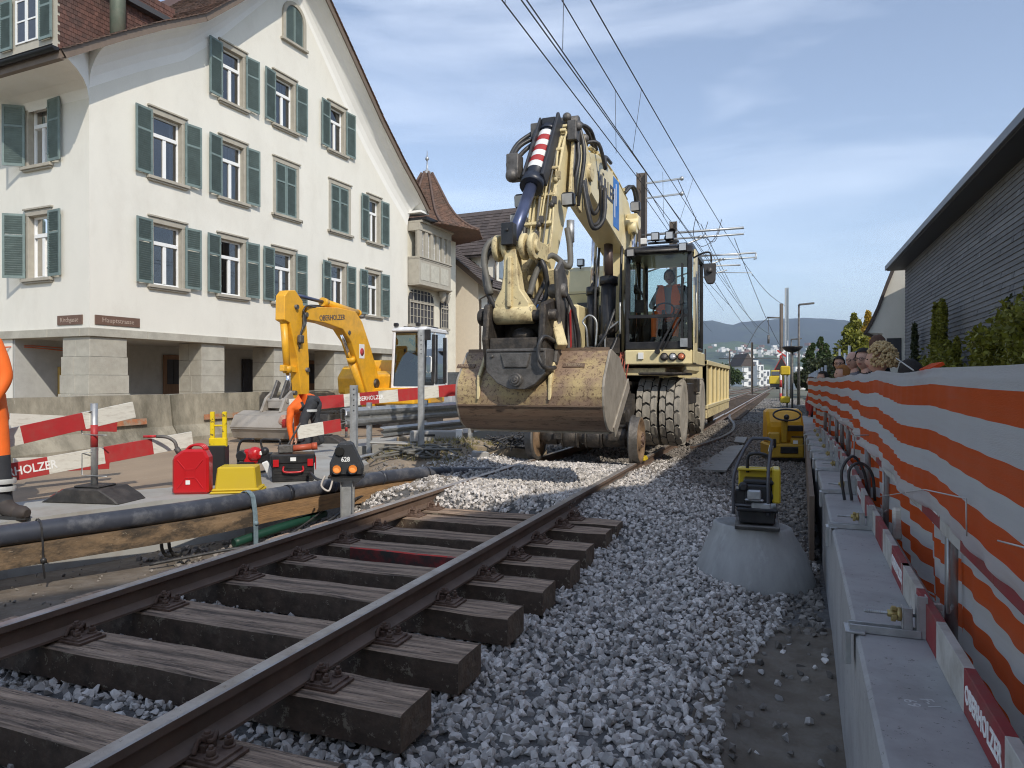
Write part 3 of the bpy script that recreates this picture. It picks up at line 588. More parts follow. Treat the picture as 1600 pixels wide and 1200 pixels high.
def window(par, T, s0, s1, z0, z1, kind, shl=None, shr=None, curtain=None):
    def TB(): b = MB(); b.T = T; return b
    w = s1-s0
    b = TB(); j = .13; dp = .22
    # stone surround: jambs, lintel, proud of the render by 2 cm
    b.bbox((s0-j, -.025, z0), (s0, dp, z1)); b.bbox((s1, -.025, z0), (s1+j, dp, z1)); b.bbox((s0-j, -.028, z1), (s1+j, dp, z1+.15)); b.bbox((s0-j-.05, -.07, z1+.15), (s1+j+.05, .02, z1+.20))
    wn_ = b.build('window', M['stone_trim'], par, bevel=.006)
    b = TB(); b.bbox((s0-j-.08, -.12, z0-.085), (s1+j+.08, dp, z0-.0)); b.bbox((s0-j-.04, -.08, z0-.13), (s1+j+.04, 0, z0-.087)); b.build('sill', M['stone_trim'], wn_, bevel=.008)
    if kind in ('open', 'sideopen'):
        zt = z0 + (z1-z0)*.66; f = .055; b = TB(); y0, y1 = .13, .185
        for a, c in ((s0, s0+f), (s1-f, s1)): b.bbox((a, y0, z0), (c, y1, z1))
        b.bbox((s0+f, y0, z0), (s1-f, y1, z0+.07)); b.bbox((s0+f, y0, z1-f), (s1-f, y1, z1)); b.bbox((s0+f, y0-.03, zt), (s1-f, y1, zt+.10)); m_ = (s0+s1)/2
        b.bbox((m_-.05, y0-.012, z0+.07), (m_+.05, y1, zt)); b.bbox((s0, y0-.02, z0-.0), (s1, y0, z0+.04))
        b.build('frame', M['white_paint'], wn_, bevel=.004)
        b = TB()
        for a, c, d, e in ((s0+f, m_-.05, z0+.07, zt), (m_+.05, s1-f, z0+.07, zt), (s0+f, s1-f, zt+.10, z1-f)): b.poly([(a, .16, d), (c, .16, d), (c, .16, e), (a, .16, e)])
        b.build('pane', M['pane'], wn_, fix=False)
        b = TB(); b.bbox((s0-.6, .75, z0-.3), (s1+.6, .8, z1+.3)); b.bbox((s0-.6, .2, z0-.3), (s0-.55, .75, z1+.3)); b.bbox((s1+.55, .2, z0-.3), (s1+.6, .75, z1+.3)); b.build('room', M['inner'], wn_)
        b = TB(); n = 22; full = rw.random() < .35 or curtain
        segs = [(s0+.02, s1-.02)] if full else [(s0+.02, s0+.02+w*.2), (s1-.02-w*.2, s1-.02)]
        for a, c in segs:
            pts = [(a+(c-a)*k/n, .25+.018*math.sin(k*1.9)) for k in range(n+1)]; zc = z0 if not full or curtain else z0+.1
            for p, q in zip(pts, pts[1:]): b.poly([(p[0], p[1], zc), (q[0], q[1], zc), (q[0], q[1], z1), (p[0], p[1], z1)])
        b.build('curtain', M['curtain'], wn_, fix=False)
        wl, wr = (s0-shl[0], shr[1]-s1)
        add_shutter(wn_, T, s0-.07, -.05, z0+.01, .52, z1-z0+.05, R(shl[1]), True); add_shutter(wn_, T, s1+.07, -.05, z0+.01, .52, z1-z0+.05, R(-shr[0]))
    elif kind == 'shut':
        add_shutter(wn_, T, s0+.005, .02, z0+.01, w/2-.01, z1-z0-.02); add_shutter(wn_, T, s1-.005, .02, z0+.01, w/2-.01, z1-z0-.02, 0, True)
        b = TB()
        for sx_ in (s0-.18, s1+.18): b.tube([(sx_, 0, z0-.03), (sx_, -.12, z0-.03), (sx_, -.12, z0-.12)], .012, 6)
        b.build('shutter_hook', M['black'], wn_)
    return wn_
I4 = Matrix.Identity(4)
for i, (s0, s1, z0, z1, k) in enumerate(OPEN):
    if k == 'arch': continue
    window(house, I4, s0, s1, z0, z1, k, (s0-.6, rw.uniform(3, 9)), (rw.uniform(2, 7), s1+.6), curtain=(i in (11,)))
# arched attic shutters
def archpts(cx, r, z, n=14, k=1.0): return [(cx-r*math.cos(PI*i/n), z+r*k*math.sin(PI*i/n)) for i in range(n+1)]
cx, rr, z0, zsp = 7.285, .435, 12.58, 13.4
b = MB(); o_ = [(cx-rr-.13, z0)]+archpts(cx, rr+.13, zsp)+[(cx+rr+.13, z0)]; i_ = [(cx-rr, z0)]+archpts(cx, rr, zsp)+[(cx+rr, z0)]
for k in range(len(o_)-1):
    A, B_, C, D = o_[k], o_[k+1], i_[k+1], i_[k]
    b.poly([(A[0], -.07, A[1]), (B_[0], -.07, B_[1]), (C[0], -.07, C[1]), (D[0], -.07, D[1])]); b.poly([(D[0], -.07, D[1]), (C[0], -.07, C[1]), (C[0], .0, C[1]), (D[0], .0, D[1])]); b.poly([(A[0], -.07, A[1]), (B_[0], -.07, B_[1]), (B_[0], .0, B_[1]), (A[0], .0, A[1])])
wn_ = b.build('window', M['stone_trim'], house, fix=False); wn_['label'] = 'small arched attic window with closed green shutters'
b = MB(); b.bbox((cx-rr-.2, -.12, z0-.09), (cx+rr+.2, .1, z0)); b.build('sill', M['stone_trim'], wn_, bevel=.008)
for sg in (-1, 1):
    b = MB(); q = [p for p in archpts(0, rr-.015, zsp, 16) if p[0]*sg >= -.001]; q = sorted(q, key=lambda p: abs(p[0])); pl = [(cx+sg*.01, z0+.01), (cx+sg*.01, q[0][1])]+[(cx+p[0], p[1]) for p in q[1:]]+[(cx+sg*(rr-.015), z0+.01)]
    b.prism(pl, 'y', -.03, -.004); n = 20
    for k in range(n):
        z = z0+.06+k*.058; hw = rr-.07 if z < zsp else math.sqrt(max(.0, (rr-.05)**2-(z-zsp)**2))
        if hw > .12: b.box((cx+sg*(hw/2+.03), -.036, z), (hw-.05, .007, .055), rx=R(38))
    b.bbox((cx+sg*.03, -.05, z0+.01), (cx+sg*.005, -.03, zsp+rr-.05)); b.build('shutter', M['shutter'], wn_)
# side wall windows: T maps (s, -out, z) to the side plane
TS = Matrix(((0, 1, 0, 0), (1, 0, 0, 0), (0, 0, 1, 0), (0, 0, 0, 1)))
for y0, y1, z0, z1, k in SOPEN: window(house, TS, y0, y1, z0, z1, 'open', (0, 4), (38, 0))
# street name plates
for rx_, nm, x_, y_, w_ in ((0, 'Hauptstrasse', .75, -.02, 1.25), (1, 'Kirchgasse', -.02, .72, .95)):
    b = MB(); T = TS if rx_ else I4; b.T = T; c_ = .72 if rx_ else .75; b.bbox((c_-w_/2, -.03, 2.56), (c_+w_/2, -.002, 2.80)); p_ = b.build('street_name_plate', mat('brown_plate', (.14, .08, .055), .6), house, bevel=.006)
    if rx_: text('lettering', nm, .17, mat('pale_lettering', (.42, .33, .27), .7), p_, (-.036, c_, 2.68), (PI/2, 0, -PI/2), sx=.95)
    else: text('lettering', nm, .17, mat('pale_lettering', (.42, .33, .27), .7), p_, (c_, -.036, 2.68), (PI/2, 0, 0), sx=1.0)
# roof: profile slab with overhang, fascia, verge tiles
Y0, Y1 = -.82, 14.0
b = MB()
for (a, za), (c, zc) in zip(PROF, PROF[1:]):
    b.m(0).poly([(a, Y0, za), (c, Y0, zc), (c, Y1, zc), (a, Y1, za)])
    b.m(1).poly([(a, Y0+.03, za-.16), (c, Y0+.03, zc-.16), (c, Y1, zc-.16), (a, Y1, za-.16)])
b.m(1)
roof = b.build('roof', [mat('roof_underlay', (.09, .05, .04), .9), M['soffit']], house, fix=False)
b = MB()
for (a, za), (c, zc) in zip(PROF, PROF[1:]):
    d = Vector((c-a, 0, zc-za)).normalized(); n_ = Vector((-d.z, 0, d.x))
    A, C = Vector((a, 0, za)), Vector((c, 0, zc))
    for p in (0,):
        q = [A+n_*.03, C+n_*.03, C-n_*.17, A-n_*.17]
        b.poly([(v.x, Y0, v.z) for v in q]); b.poly([(v.x, Y0+.05, v.z) for v in q]); b.poly([(q[2].x, Y0, q[2].z), (q[3].x, Y0, q[3].z), (q[3].x, Y0+.05, q[3].z), (q[2].x, Y0+.05, q[2].z)])
b.build('verge_board', M['brown'], roof, fix=False)
b = MB(); rt = random.Random(2)
for (a, za), (c, zc) in zip(PROF, PROF[1:]):
    L_ = math.hypot(c-a, zc-za); ang = math.atan2(zc-za, c-a); n = max(1, int(L_/.16))
    for k in range(n):
        t = (k+.5)/n
        for yy in range(2 if a > 7 else 26):
            b.box((a+(c-a)*t, Y0+.02+yy*.17+rt.uniform(-.004, .004), za+(zc-za)*t+.035+rt.uniform(0, .008)), (.21, .162, .018), ry=-ang+(R(6) if a < 7 else -R(6)))
tag(b.build('roof_tiles', M['tile'], roof, fix=False), kind='stuff')
b = MB(); b.smooth = True; fine = sorted({round(-.0+k*.5, 3) for k in range(int(FW/.5)+1)}|{FW}|{p[0] for p in PROF if 0 < p[0] < FW})
def cvp(s, t): h = .95*min(1, .55+.45*min(1, abs(s-7.1)/3)); return (s, -.79*(1-math.cos(t*PI/2)), zr(s)-.165-h*(1-math.sin(t*PI/2)))
for a, c in zip(fine, fine[1:]):
    for k in range(6): b.poly([cvp(a, k/6), cvp(c, k/6), cvp(c, (k+1)/6), cvp(a, (k+1)/6)])
b.poly([cvp(0, k/6) for k in range(7)]+[(0, 0, zr(0)-.165)]); b.poly([cvp(FW, k/6) for k in range(7)]+[(FW, 0, zr(FW)-.165)]); b.build('verge_cove', M['soffit'], house, fix=False)
# coved eave on the side street and gutter
cv = [(0.0, 8.42), (-.22, 8.5), (-.5, 8.53), (-.85, 8.52), (-1.12, 8.48)]
cv = [(0.0, 8.12), (-.10, 8.32), (-.30, 8.44), (-.62, 8.50), (-1.1, 8.50)]
b = MB(); b.smooth = True
for (a, za), (c, zc) in zip(cv, cv[1:]): b.poly([(a, 0, za), (c, -.4, zc) if False else (c, Y0*min(1, -c/1.1), zc), (c, 13, zc), (a, 13 if a else 13, za)]) if False else b.poly([(a, Y0*min(1, -a/1.1), za), (c, Y0*min(1, -c/1.1), zc), (c, 13, zc), (a, 13, za)])
# corner piece joining the cove to the verge soffit
for (a, za), (c, zc) in zip(cv, cv[1:]):
    b.poly([(a, Y0*min(1, -a/1.1), za), (c, Y0*min(1, -c/1.1), zc), (c, Y0*min(1, -c/1.1), zr(c)-.15), (a, Y0*min(1, -a/1.1), zr(a)-.15)])
b.build('cove', M['soffit'], house, fix=False)
b = MB(); b.bbox((-1.24, Y0+.05, 8.44), (-1.12, 14, 8.62)); b.build('eave_board', M['brown'], house)
b = MB(); n = 10; pr_ = [(-1.34+.085*math.cos(PI+PI*i/n), 8.66+.085*math.sin(PI+PI*i/n)) for i in range(n+1)]
b.smooth = True
for (a, za), (c, zc) in zip(pr_, pr_[1:]): b.poly([(a, Y0+.02, za), (c, Y0+.02, zc), (c, 14, zc), (a, 14, za)])
b.smooth = False; b.poly([(x, Y0+.02, z) for x, z in pr_]); b.tube([(-1.43, Y0, 8.67), (-1.43, 14, 8.67)], .012, 6); b.build('gutter', M['gutter'], house, fix=False)
# right end: small moulded eave
b = MB(); b.bbox((FW-.1, Y0+.1, 8.33), (14.9, .0, 8.42)); b.build('eave_board', M['soffit'], house)
# dormer
b = MB(); b.bbox((0.0, 1.2, 9.3), (3.4, 4.2, 12.2)); dm = b.build('dormer', mat('dormer_frame', (.44, .41, .34), .8, var=.05), house)
b = MB()
for r_ in range(24):
    for c_ in range(30):
        z = 9.3+r_*.12; x = .06+c_*.115+(r_ % 2)*.057
        b.box((x, 1.182, z+.07), (.108, .012, .15), rx=R(-5))
tag(b.build('shingles', mat('red_shingle', (.105, .05, .038), .8, var=.25, island=.3, dirt=(.05, .04, .035), damt=.5), dm, fix=False), kind='stuff')
TD = Matrix.Translation((0, 0, 0)) @ TS
b = MB(); b.T = TS; s0, s1, z0, z1 = 1.95, 2.85, 9.95, 11.1; f = .06
for a, c in ((s0, s0+f), (s1-f, s1), ((s0+s1)/2-.05, (s0+s1)/2+.05)): b.bbox((a, -.03, z0), (c, -.0, z1))
for z in (z0, z1-f, z0+.55): b.bbox((s0+f, -.025, z), (s1-f, 0, z+f*.7))
b.build('window_frame', M['white_paint'], dm)
b = MB(); b.T = TS; b.poly([(s0, -.01, z0), (s1, -.01, z0), (s1, -.01, z1), (s0, -.01, z1)]); b.build('pane', mat('dark_pane', (.07, .08, .1), .08), dm, fix=False)
add_shutter(dm, TS, s1+.55+.04, -.05, z0-.1, .5, 1.3, 0, True); add_shutter(dm, TS, 1.32, -.05, z0-.1, .5, 1.3); b = MB(); b.bbox((-.3, .95, 11.6), (3.4, 4.5, 11.75)); b.build('dormer_roof', M['darkeave'], dm)
b = MB(); b.cyl((1.15, .5, 9.6), (1.15, .5, 12.5), .19, 16); b.build('flue', mat('green_copper_flue', (.10, .12, .085), .6, .2, var=.2, dirt=(.15, .13, .1)), house)

# ================================================================ turreted house
th_ = thing('turret_house', 'grey and cream town house with oriel window and red tiled turret', 'house', HC + Matrix.Rotation(HRZ, 3, 'Z') @ Vector((14.42, 0, 0)), HRZ)
cream = mat('cream_render', (.70, .66, .54), .9, var=.05, scale=1.5, dirt=(.5, .45, .36), damt=.3)
b = MB(); b.bbox((0, .05, -.2), (4.3, 9, 7.9)); b.build('wall', cream, th_)
fp = [(0, .04), (0, -.55), (2.75, -.55), (3.35, .0), (3.35, .04)]
def oriel(b, z0, z1, off=0.0):
    q = [(x+(off if x > 2.8 else off*.5 if x > 2 else 0), y-(off if y < 0 else 0)) for x, y in fp]; b.prism(q, 'z', z0, z1)
b = MB(); oriel(b, 5.35, 6.45); orl = b.build('oriel', M['stone_trim'], th_, bevel=.01)
b = MB(); oriel(b, 6.45, 6.52, .06); oriel(b, 5.28, 5.35, .07); oriel(b, 7.62, 7.95, .03); oriel(b, 7.95, 8.05, .14); oriel(b, 6.38, 6.44, .02); b.build('moulding', M['stone_trim'], orl, bevel=.01)
b = MB()
for x in (.02, .5, .98, 1.46, 1.94, 2.42): b.bbox((x, -.55, 6.52), (x+.22, -.35, 7.62))
b.prism([(2.55, -.55), (2.77, -.55), (2.86, -.45), (2.72, -.3)], 'z', 6.52, 7.62); b.prism([(3.2, -.14), (3.36, 0), (3.3, .04), (3.1, .0)], 'z', 6.52, 7.62); b.build('mullion', M['stone_trim'], orl)
b = MB(); b.poly([(0, -.42, 6.52), (2.7, -.42, 6.52), (2.7, -.42, 7.62), (0, -.42, 7.62)]); b.poly([(2.74, -.42, 6.52), (3.25, .02, 6.52), (3.25, .02, 7.62), (2.74, -.42, 7.62)]); b.build('pane', mat('oriel_glass', (.05, .055, .065), .12), orl, fix=False)
b = MB()
for x in (.24, .72, 1.2, 1.68, 2.16):
    for dx in (.03, .13, .23): b.bbox((x+dx-.012, -.45, 6.52), (x+dx+.012, -.43, 7.62))
    for z in (6.8, 7.05, 7.3): b.bbox((x, -.45, z), (x+.26, -.43, z+.02))
b.build('glazing_bar', M['white_paint'], orl)
b = MB()
for x in (.12, .95, 1.8): b.bbox((x, -.565, 5.5), (x+.7, -.551, 6.25))
b.build('panel', mat('pale_panel', (.46, .44, .37), .9), orl, bevel=.012)
for x in (2.55, 3.3):
    b = MB(); b.lathe([(.04, 4.75), (.12, 4.85), (.16, 5.0), (.2, 5.12), (.16, 5.2), (.24, 5.28)], 12, (x, -.22 if x < 3 else .0, 0)); b.build('corbel', M['stone_trim'], orl)
def archwin(par, x0, x1, z0, z1, r, nx, m_):
    b = MB(); cx = (x0+x1)/2; pts = [(x0, z0), (x1, z0), (x1, z1-r)]+[(x1-r+r*math.cos(a), z1-r+r*math.sin(a)) for a in [PI/2*i/6 for i in range(1, 7)]]+[(x0+r-r*math.sin(a), z1-r+r*math.cos(a)) for a in [PI/2*i/6 for i in range(0, 7)]]
    b.prism(pts, 'y', -.02, .045); w_ = b.build('arched_window', M['inner'], par)
    b = MB()
    for k in range(nx+1): x = x0+.03+(x1-x0-.06)*k/nx; b.bbox((x-.018, -.05, z0), (x+.018, -.025, z1-(.0 if 0 < k < nx else r)))
    for z in [z0+.02+k*.34 for k in range(int((z1-z0)/.34)+1)]: b.bbox((x0, -.045, z), (x1, -.024, z+.025))
    b.bbox((x0-.05, -.10, z0-.1), (x1+.05, .04, z0)); b.bbox((x0, -.07, z0+(z1-z0)*.62), (x1, -.03, z0+(z1-z0)*.62+.07)); b.build('window_grille', M['stone_trim'], w_)
archwin(th_, .05, 2.1, 3.62, 5.15, .45, 7, None); archwin(th_, 2.75, 3.45, 3.62, 5.05, .34, 3, None)
b = MB(); b.smooth = True; n = 8; c_ = (2.8, .75, 0)
pf_ = [(2.75, 8.02), (2.3, 8.2), (1.85, 8.5), (1.45, 8.87), (1.1, 9.35), (.8, 9.9), (.5, 10.45), (.25, 10.9)]
b.smooth = False; b.lathe(pf_, 8, c_); tr_ = b.build('turret_roof', M['tile'], th_, fix=False)
for p in tr_.data.polygons: p.use_smooth = False
b = MB()
for r_ in range(30):
    t = r_/30; z = 8.03+t*2.85; rr = float(np.interp(z, [q[1] for q in pf_], [q[0] for q in pf_]))
    for k in range(8):
        a0, a1 = 2*PI*k/8, 2*PI*(k+1)/8; P0 = Vector((c_[0]+rr*math.cos(a0), c_[1]+rr*math.sin(a0), z)); P1 = Vector((c_[0]+rr*math.cos(a1), c_[1]+rr*math.sin(a1), z)); m_ = max(1, int((P1-P0).length/.17))
        for j in range(m_):
            A, B_ = P0.lerp(P1, (j+.08)/m_), P0.lerp(P1, (j+.92)/m_); b.bar(A, B_, .05, .035+.02*((j+r_) % 2))
tag(b.build('turret_tiles', M['tile'], tr_, fix=False), kind='stuff')
b = MB()
for k in range(8):
    a0 = 2*PI*k/8; b.tube([(c_[0]+(q[0]+.02)*math.cos(a0), c_[1]+(q[0]+.02)*math.sin(a0), q[1]+.03) for q in pf_], .06, 6)
b.build('hip_tiles', mat('hip_tile', (.12, .08, .065), .85, var=.3, scale=9), tr_)
b = MB(); b.lathe([(.27, 10.85), (.2, 10.98), (.04, 11.12), (.025, 11.5), (.09, 11.58), (.09, 11.65), (.03, 11.7), (.01, 12.0)], 10, c_); b.build('finial', M['galv'], tr_)
b = MB(); oriel(b, 8.05, 8.17, .36); b.build('gutter', M['gutter'], th_)
for k, x in enumerate((1.2,)): b = MB(); b.lathe([(.05, 8.2), (.06, 8.5)], 6, (x, 0, 0))
# pink house sliver and the cream house with a cross gable
pk = thing('pink_house', 'narrow pink rendered house between the turret house and the cream house', 'house', HC + Matrix.Rotation(HRZ, 3, 'Z') @ Vector((18.73, 2.2, 0)), HRZ)
b = MB(); b.bbox((0, .1, -.2), (1.62, 7, 5.7)); b.build('wall', mat('pink_render', (.58, .36, .28), .9, var=.05), pk)
b = MB(); b.prism([(-.75, 5.15), (-.75, 5.25), (3.5, 8.0), (3.5, 7.8)], 'x', .0, 1.6); b.build('roof', M['tile'], pk)
b = MB(); b.tube(bez([(.3, -.72, 5.15), (.3, -.6, 4.95), (.3, .0, 4.75), (.3, .05, 4.6)]), .04, 8); b.cyl((0.3, .05, 4.6), (.3, .05, 0), .04, 8); b.build('downpipe', M['downpipe'], pk)
b = MB(); b.bbox((.9, .05, 3.4), (1.4, .12, 4.5)); b.build('window', M['inner'], pk)
for x in (.55, 1.42): b = MB(); b.bbox((x, .03, 3.4), (x+.3, .09, 4.5)); b.build('shutter', mat('grey_blue_shutter', (.20, .25, .30), .6), pk)
ch = thing('cream_house', 'cream house with dark tiled roof, cross gable and grey blue shutters', 'house', HC + Matrix.Rotation(HRZ, 3, 'Z') @ Vector((20.4, -.33, 0)), HRZ)
CW = 13.0; crm = mat('cream_white_render', (.74, .70, .60), .9, var=.04)
b = MB(); b.m(1).prism([(.0, -.2), (0, 6.2), (4.2, 9.6), (8.4, 6.2), (8.4, -.2)], 'x', 0, .1); b.m(0).bbox((.1, 0, -.2), (CW, 8.4, 6.2)); b.build('wall', [crm, mat('warm_cream_render', (.70, .62, .49), .9, var=.04)], ch)
b = MB(); b.prism([(-.7, 5.72), (-.7, 5.9), (4.2, 9.85), (9.1, 5.9), (9.1, 5.72), (4.2, 9.65)], 'x', -.35, CW+.3); rf = b.build('roof', M['tile_dark'], ch)
b = MB()
for r_ in range(22):
    t = r_/22; y, z = -.7+4.9*t, 5.95+3.95*t
    for k in range(26): b.box((-.3+.5*k, y, z), (.48, .30, .03), rx=math.atan2(3.95, 4.9)-R(5))
tag(b.build('roof_tiles', M['tile_dark'], rf, fix=False), kind='stuff')
b = MB(); b.prism([(-.72, 5.6), (-.72, 5.95), (-.66, 5.98), (4.2, 9.86), (4.2, 9.6)], 'x', -.40, -.352); b.build('verge_board', M['brown'], rf)
b = MB(); b.prism([(2.0, 6), (2.0, 8.1), (4.7, 10.7), (7.4, 8.1), (7.4, 6)], 'y', -.02, 4); gab = b.build('cross_gable', crm, ch)
b = MB(); b.prism([(1.6, 7.75), (4.7, 10.75), (7.8, 7.75), (7.8, 7.9), (4.7, 10.95), (1.6, 7.9)], 'y', -.5, 5); gr_ = b.build('gable_roof', M['tile_dark'], gab)
b = MB()
for r_ in range(14):
    t = r_/14; x, z = 1.65+3.05*t, 7.95+3.0*t
    for k in range(12): b.box((x, -.4+.46*k, z), (.30, .44, .03), ry=-math.atan2(3.0, 3.05)+R(5))
tag(b.build('roof_tiles', M['tile_dark'], gr_, fix=False), kind='stuff')
b = MB(); b.cyl((1.9, -.06, 7.7), (1.9, -.06, 6.0), .05, 8); b.build('rain_pipe', M['downpipe'], gab)
b = MB(); b.tube([(.1, -.62, 5.7), (.1, -.5, 5.5), (.1, -.07, 5.3), (.1, -.07, 0)], .055, 8); b.tube([(-.4, -.74, 5.75), (CW, -.74, 5.75)], .07, 8); b.build('downpipe', M['downpipe'], ch)
bs = mat('grey_blue_shutter', (.20, .25, .30), .6)
for x0, z0 in ((2.2, 3.7), (5.0, 3.7), (8.4, 3.7), (2.2, 1.2), (5.0, 1.2), (8.4, 1.2), (2.9, 6.7), (5.3, 6.7)):
    T = Matrix.Translation((0, 0, 0)); b = MB(); b.bbox((x0, -.03, z0), (x0+.9, .02, z0+1.5)); w_ = b.build('window', M['white_paint'], ch)
    b = MB(); b.bbox((x0+.08, -.045, z0+.08), (x0+.42, -.031, z0+1.42)); b.bbox((x0+.48, -.045, z0+.08), (x0+.82, -.031, z0+1.42)); b.build('pane', M['inner'], w_)
    for x in (x0-.5, x0+.93): b = MB(); b.bbox((x, -.07, z0-.03), (x+.46, -.035, z0+1.55)); b.build('shutter', bs, w_)
    b = MB(); b.bbox((x0-.1, -.12, z0-.1), (x0+1, .0, z0-.03)); b.build('sill', M['stone_trim'], w_)
b = MB(); b.lathe([(.3, -.06), (.3, -.03)], 16, (4.7, 0, 9.1), 'y'); b.build('round_vent', M['stone_trim'], gab)

# ================================================================ dark shingled building on the right, and the unseen houses behind the camera
db = thing('shingled_building', 'long dark grey shingled building with wide flat eave on the right', 'building', (4.1, 2, 0))
b = MB(); b.bbox((.03, 0, -.5), (11, 27.2, 5.22)); b.build('wall', M['dark_wall'], db)
b = MB(); zc = -.45; k = 0
while zc < 5.2:
    b.box((-.01, 13.6, zc+.08), (.022, 27.25, .142), ry=R(10)); zc += .115; k += 1
    if zc < 5.2 and k % 1 == 0:
        for j in range(7):
            pass
tag(b.build('shingle_courses', M['slate'], db, fix=False), kind='stuff')
b = MB(); rsd = random.Random(9)
for r_ in range(49):
    for j in range(46):
        if rsd.random() < .10: y = 9+j*.4+rsd.uniform(-.15, .15); b.box((-.016, y, -.45+r_*.115+.078), (.022, rsd.uniform(.1, .34), .142), ry=R(9))
tag(b.build('shingles', mat('weathered_shingle', (.14, .145, .155), .8, var=.15, scale=5, island=.3), db, fix=False), kind='stuff')
b = MB(); b.prism([(-.55, 5.24), (-.55, 5.40), (5.5, 7.2), (11.5, 5.4), (11.5, 5.24)], 'y', -.5, 27.7); b.build('roof', M['darkeave'], db)
b = MB(); b.bbox((-.62, -.5, 5.27), (-.55, 27.75, 5.43)); b.build('eave_edge', mat('grey_eave_edge', (.16, .165, .18), .5, .3), db)
wh = thing('white_gabled_house', 'white house with steep dark roof beyond the shingled building', 'house', (3.0, 31, 0), R(-13))
b = MB(); b.prism([(.55, -.5), (.55, 3.0), (.02, 3.05), (.2, 3.4), (.45, 4.0), (.75, 4.85), (1.12, 5.85), (1.3, 5.9), (6.3, 3.2), (6.3, -.5)], 'y', 0, 9); b.build('wall', M['plaster'], wh)
b = MB(); b.prism([(-.12, 2.98), (.10, 3.42), (.36, 4.02), (.66, 4.9), (1.05, 5.98), (1.3, 6.1), (6.8, 3.1), (6.8, 2.95), (1.3, 5.91), (1.13, 5.84), (.76, 4.86), (.46, 4.0), (.21, 3.4), (.03, 3.05)], 'y', -.12, 9.4); b.build('roof', M['tile_dark'], wh)
b = MB(); b.bbox((.7, -.03, 1.9), (1.2, -.001, 2.8)); b.build('window', M['inner'], wh)
# unseen house block, added and shaped to throw shade over the near track
nb = thing('unseen_shade_block', 'added unseen house block behind the viewpoint that shades the near track', 'house', (0, 0, 0))
b = MB(); b.prism([(2.9, -3.9), (6.4, 2.0), (13.5, -2.5), (10.0, -8.5)], 'z', -.5, 8.1); b.build('wall', mat('beige_render', (.55, .50, .42), .9), nb)
b = MB(); b.prism([(2.6, -4.1), (6.4, 2.3), (13.8, -2.4), (10.0, -8.8)], 'z', 8.1, 8.25); b.build('roof', M['tile_dark'], nb)
nb2 = thing('rear_house', 'wide plain house closing the street behind the viewpoint', 'house', (0, 0, 0))
b = MB(); b.prism([(2.4, -4.6), (9.0, -9.5), (3, -18), (-4.0, -14.5)], 'z', -.5, 8.2); b.build('wall', mat('beige_render', (.55, .50, .42), .9), nb2)

# ================================================================ far landscape: hills, trees, village
def hills(name, D, pts, seed, m_, depth, amp):
    pxs = np.linspace(-400, 2400, 260); V = []; n = len(pxs); rows = 26
    for j in range(rows):
        t = j/(rows-1)
        for px in pxs:
            Y = D + depth*t; X = (px-800)/FPX*Y; top = np.interp(px, [p[0] for p in pts], [p[1] for p in pts]); zt = (HOR-top)/FPX*(D+depth*1.0)
            z = -30 + (zt+30)*(t**.72)*(1) + amp*(vnoise(px*.012, t*3, 1, seed)-.5)*math.sin(PI*min(t, .97)) + amp*.12*(vnoise(px*.12, t*12, 1, seed+1)-.5)
            V.append(cam2w(X, Y, z))
    i = np.arange(n*rows).reshape(rows, n); Fc = np.stack([i[:-1, :-1].ravel(), i[:-1, 1:].ravel(), i[1:, 1:].ravel(), i[1:, :-1].ravel()], 1)
    return tag(npmesh(name, np.array(V), Fc, m_, True), kind='structure')
M['hill'] = mat('hill_forest_meadow', (.022, .036, .026), .95, var=.3, scale=.004, dirt=(.07, .10, .045), damt=.8, dscale=.0022, dthr=(.55, .63))
M['hill_near'] = mat('hill_meadow', (.032, .05, .028), .95, var=.3, scale=.006, dirt=(.09, .13, .05), damt=.9, dscale=.004, dthr=(.45, .55))
hills('hills', 3800, [(-400, 520), (900, 512), (1085, 500), (1120, 502), (1142, 508), (1165, 503), (1200, 500), (1240, 497), (1290, 498), (1330, 502), (1380, 512), (1500, 525), (2400, 540)], 3, M['hill'], 1800, 120)
hills('foothills', 2200, [(-400, 560), (900, 556), (1085, 538), (1150, 532), (1200, 540), (1240, 548), (1300, 552), (1400, 556), (2400, 570)], 8, M['hill_near'], 1000, 50)
b = MB(); rv = random.Random(4)
for k in range(150):
    px = rv.gauss(1185, 50); py = 551 + rv.gauss(0, 5) + (px-1170)*.02; Y = 2700+rv.uniform(-150, 150); p = pd(px, py, Y); s_ = rv.uniform(6, 14); b.m(0 if rv.random() < .7 else 1).box(p, (s_*rv.uniform(1, 2), s_, s_*.8), rz=rv.uniform(0, 3))
tag(b.build('village_houses', [mat('village_white', (.75, .73, .68), .9), mat('village_roof', (.25, .14, .1), .9)]), 'pale houses scattered over the far hillside', None, None, 'stuff')
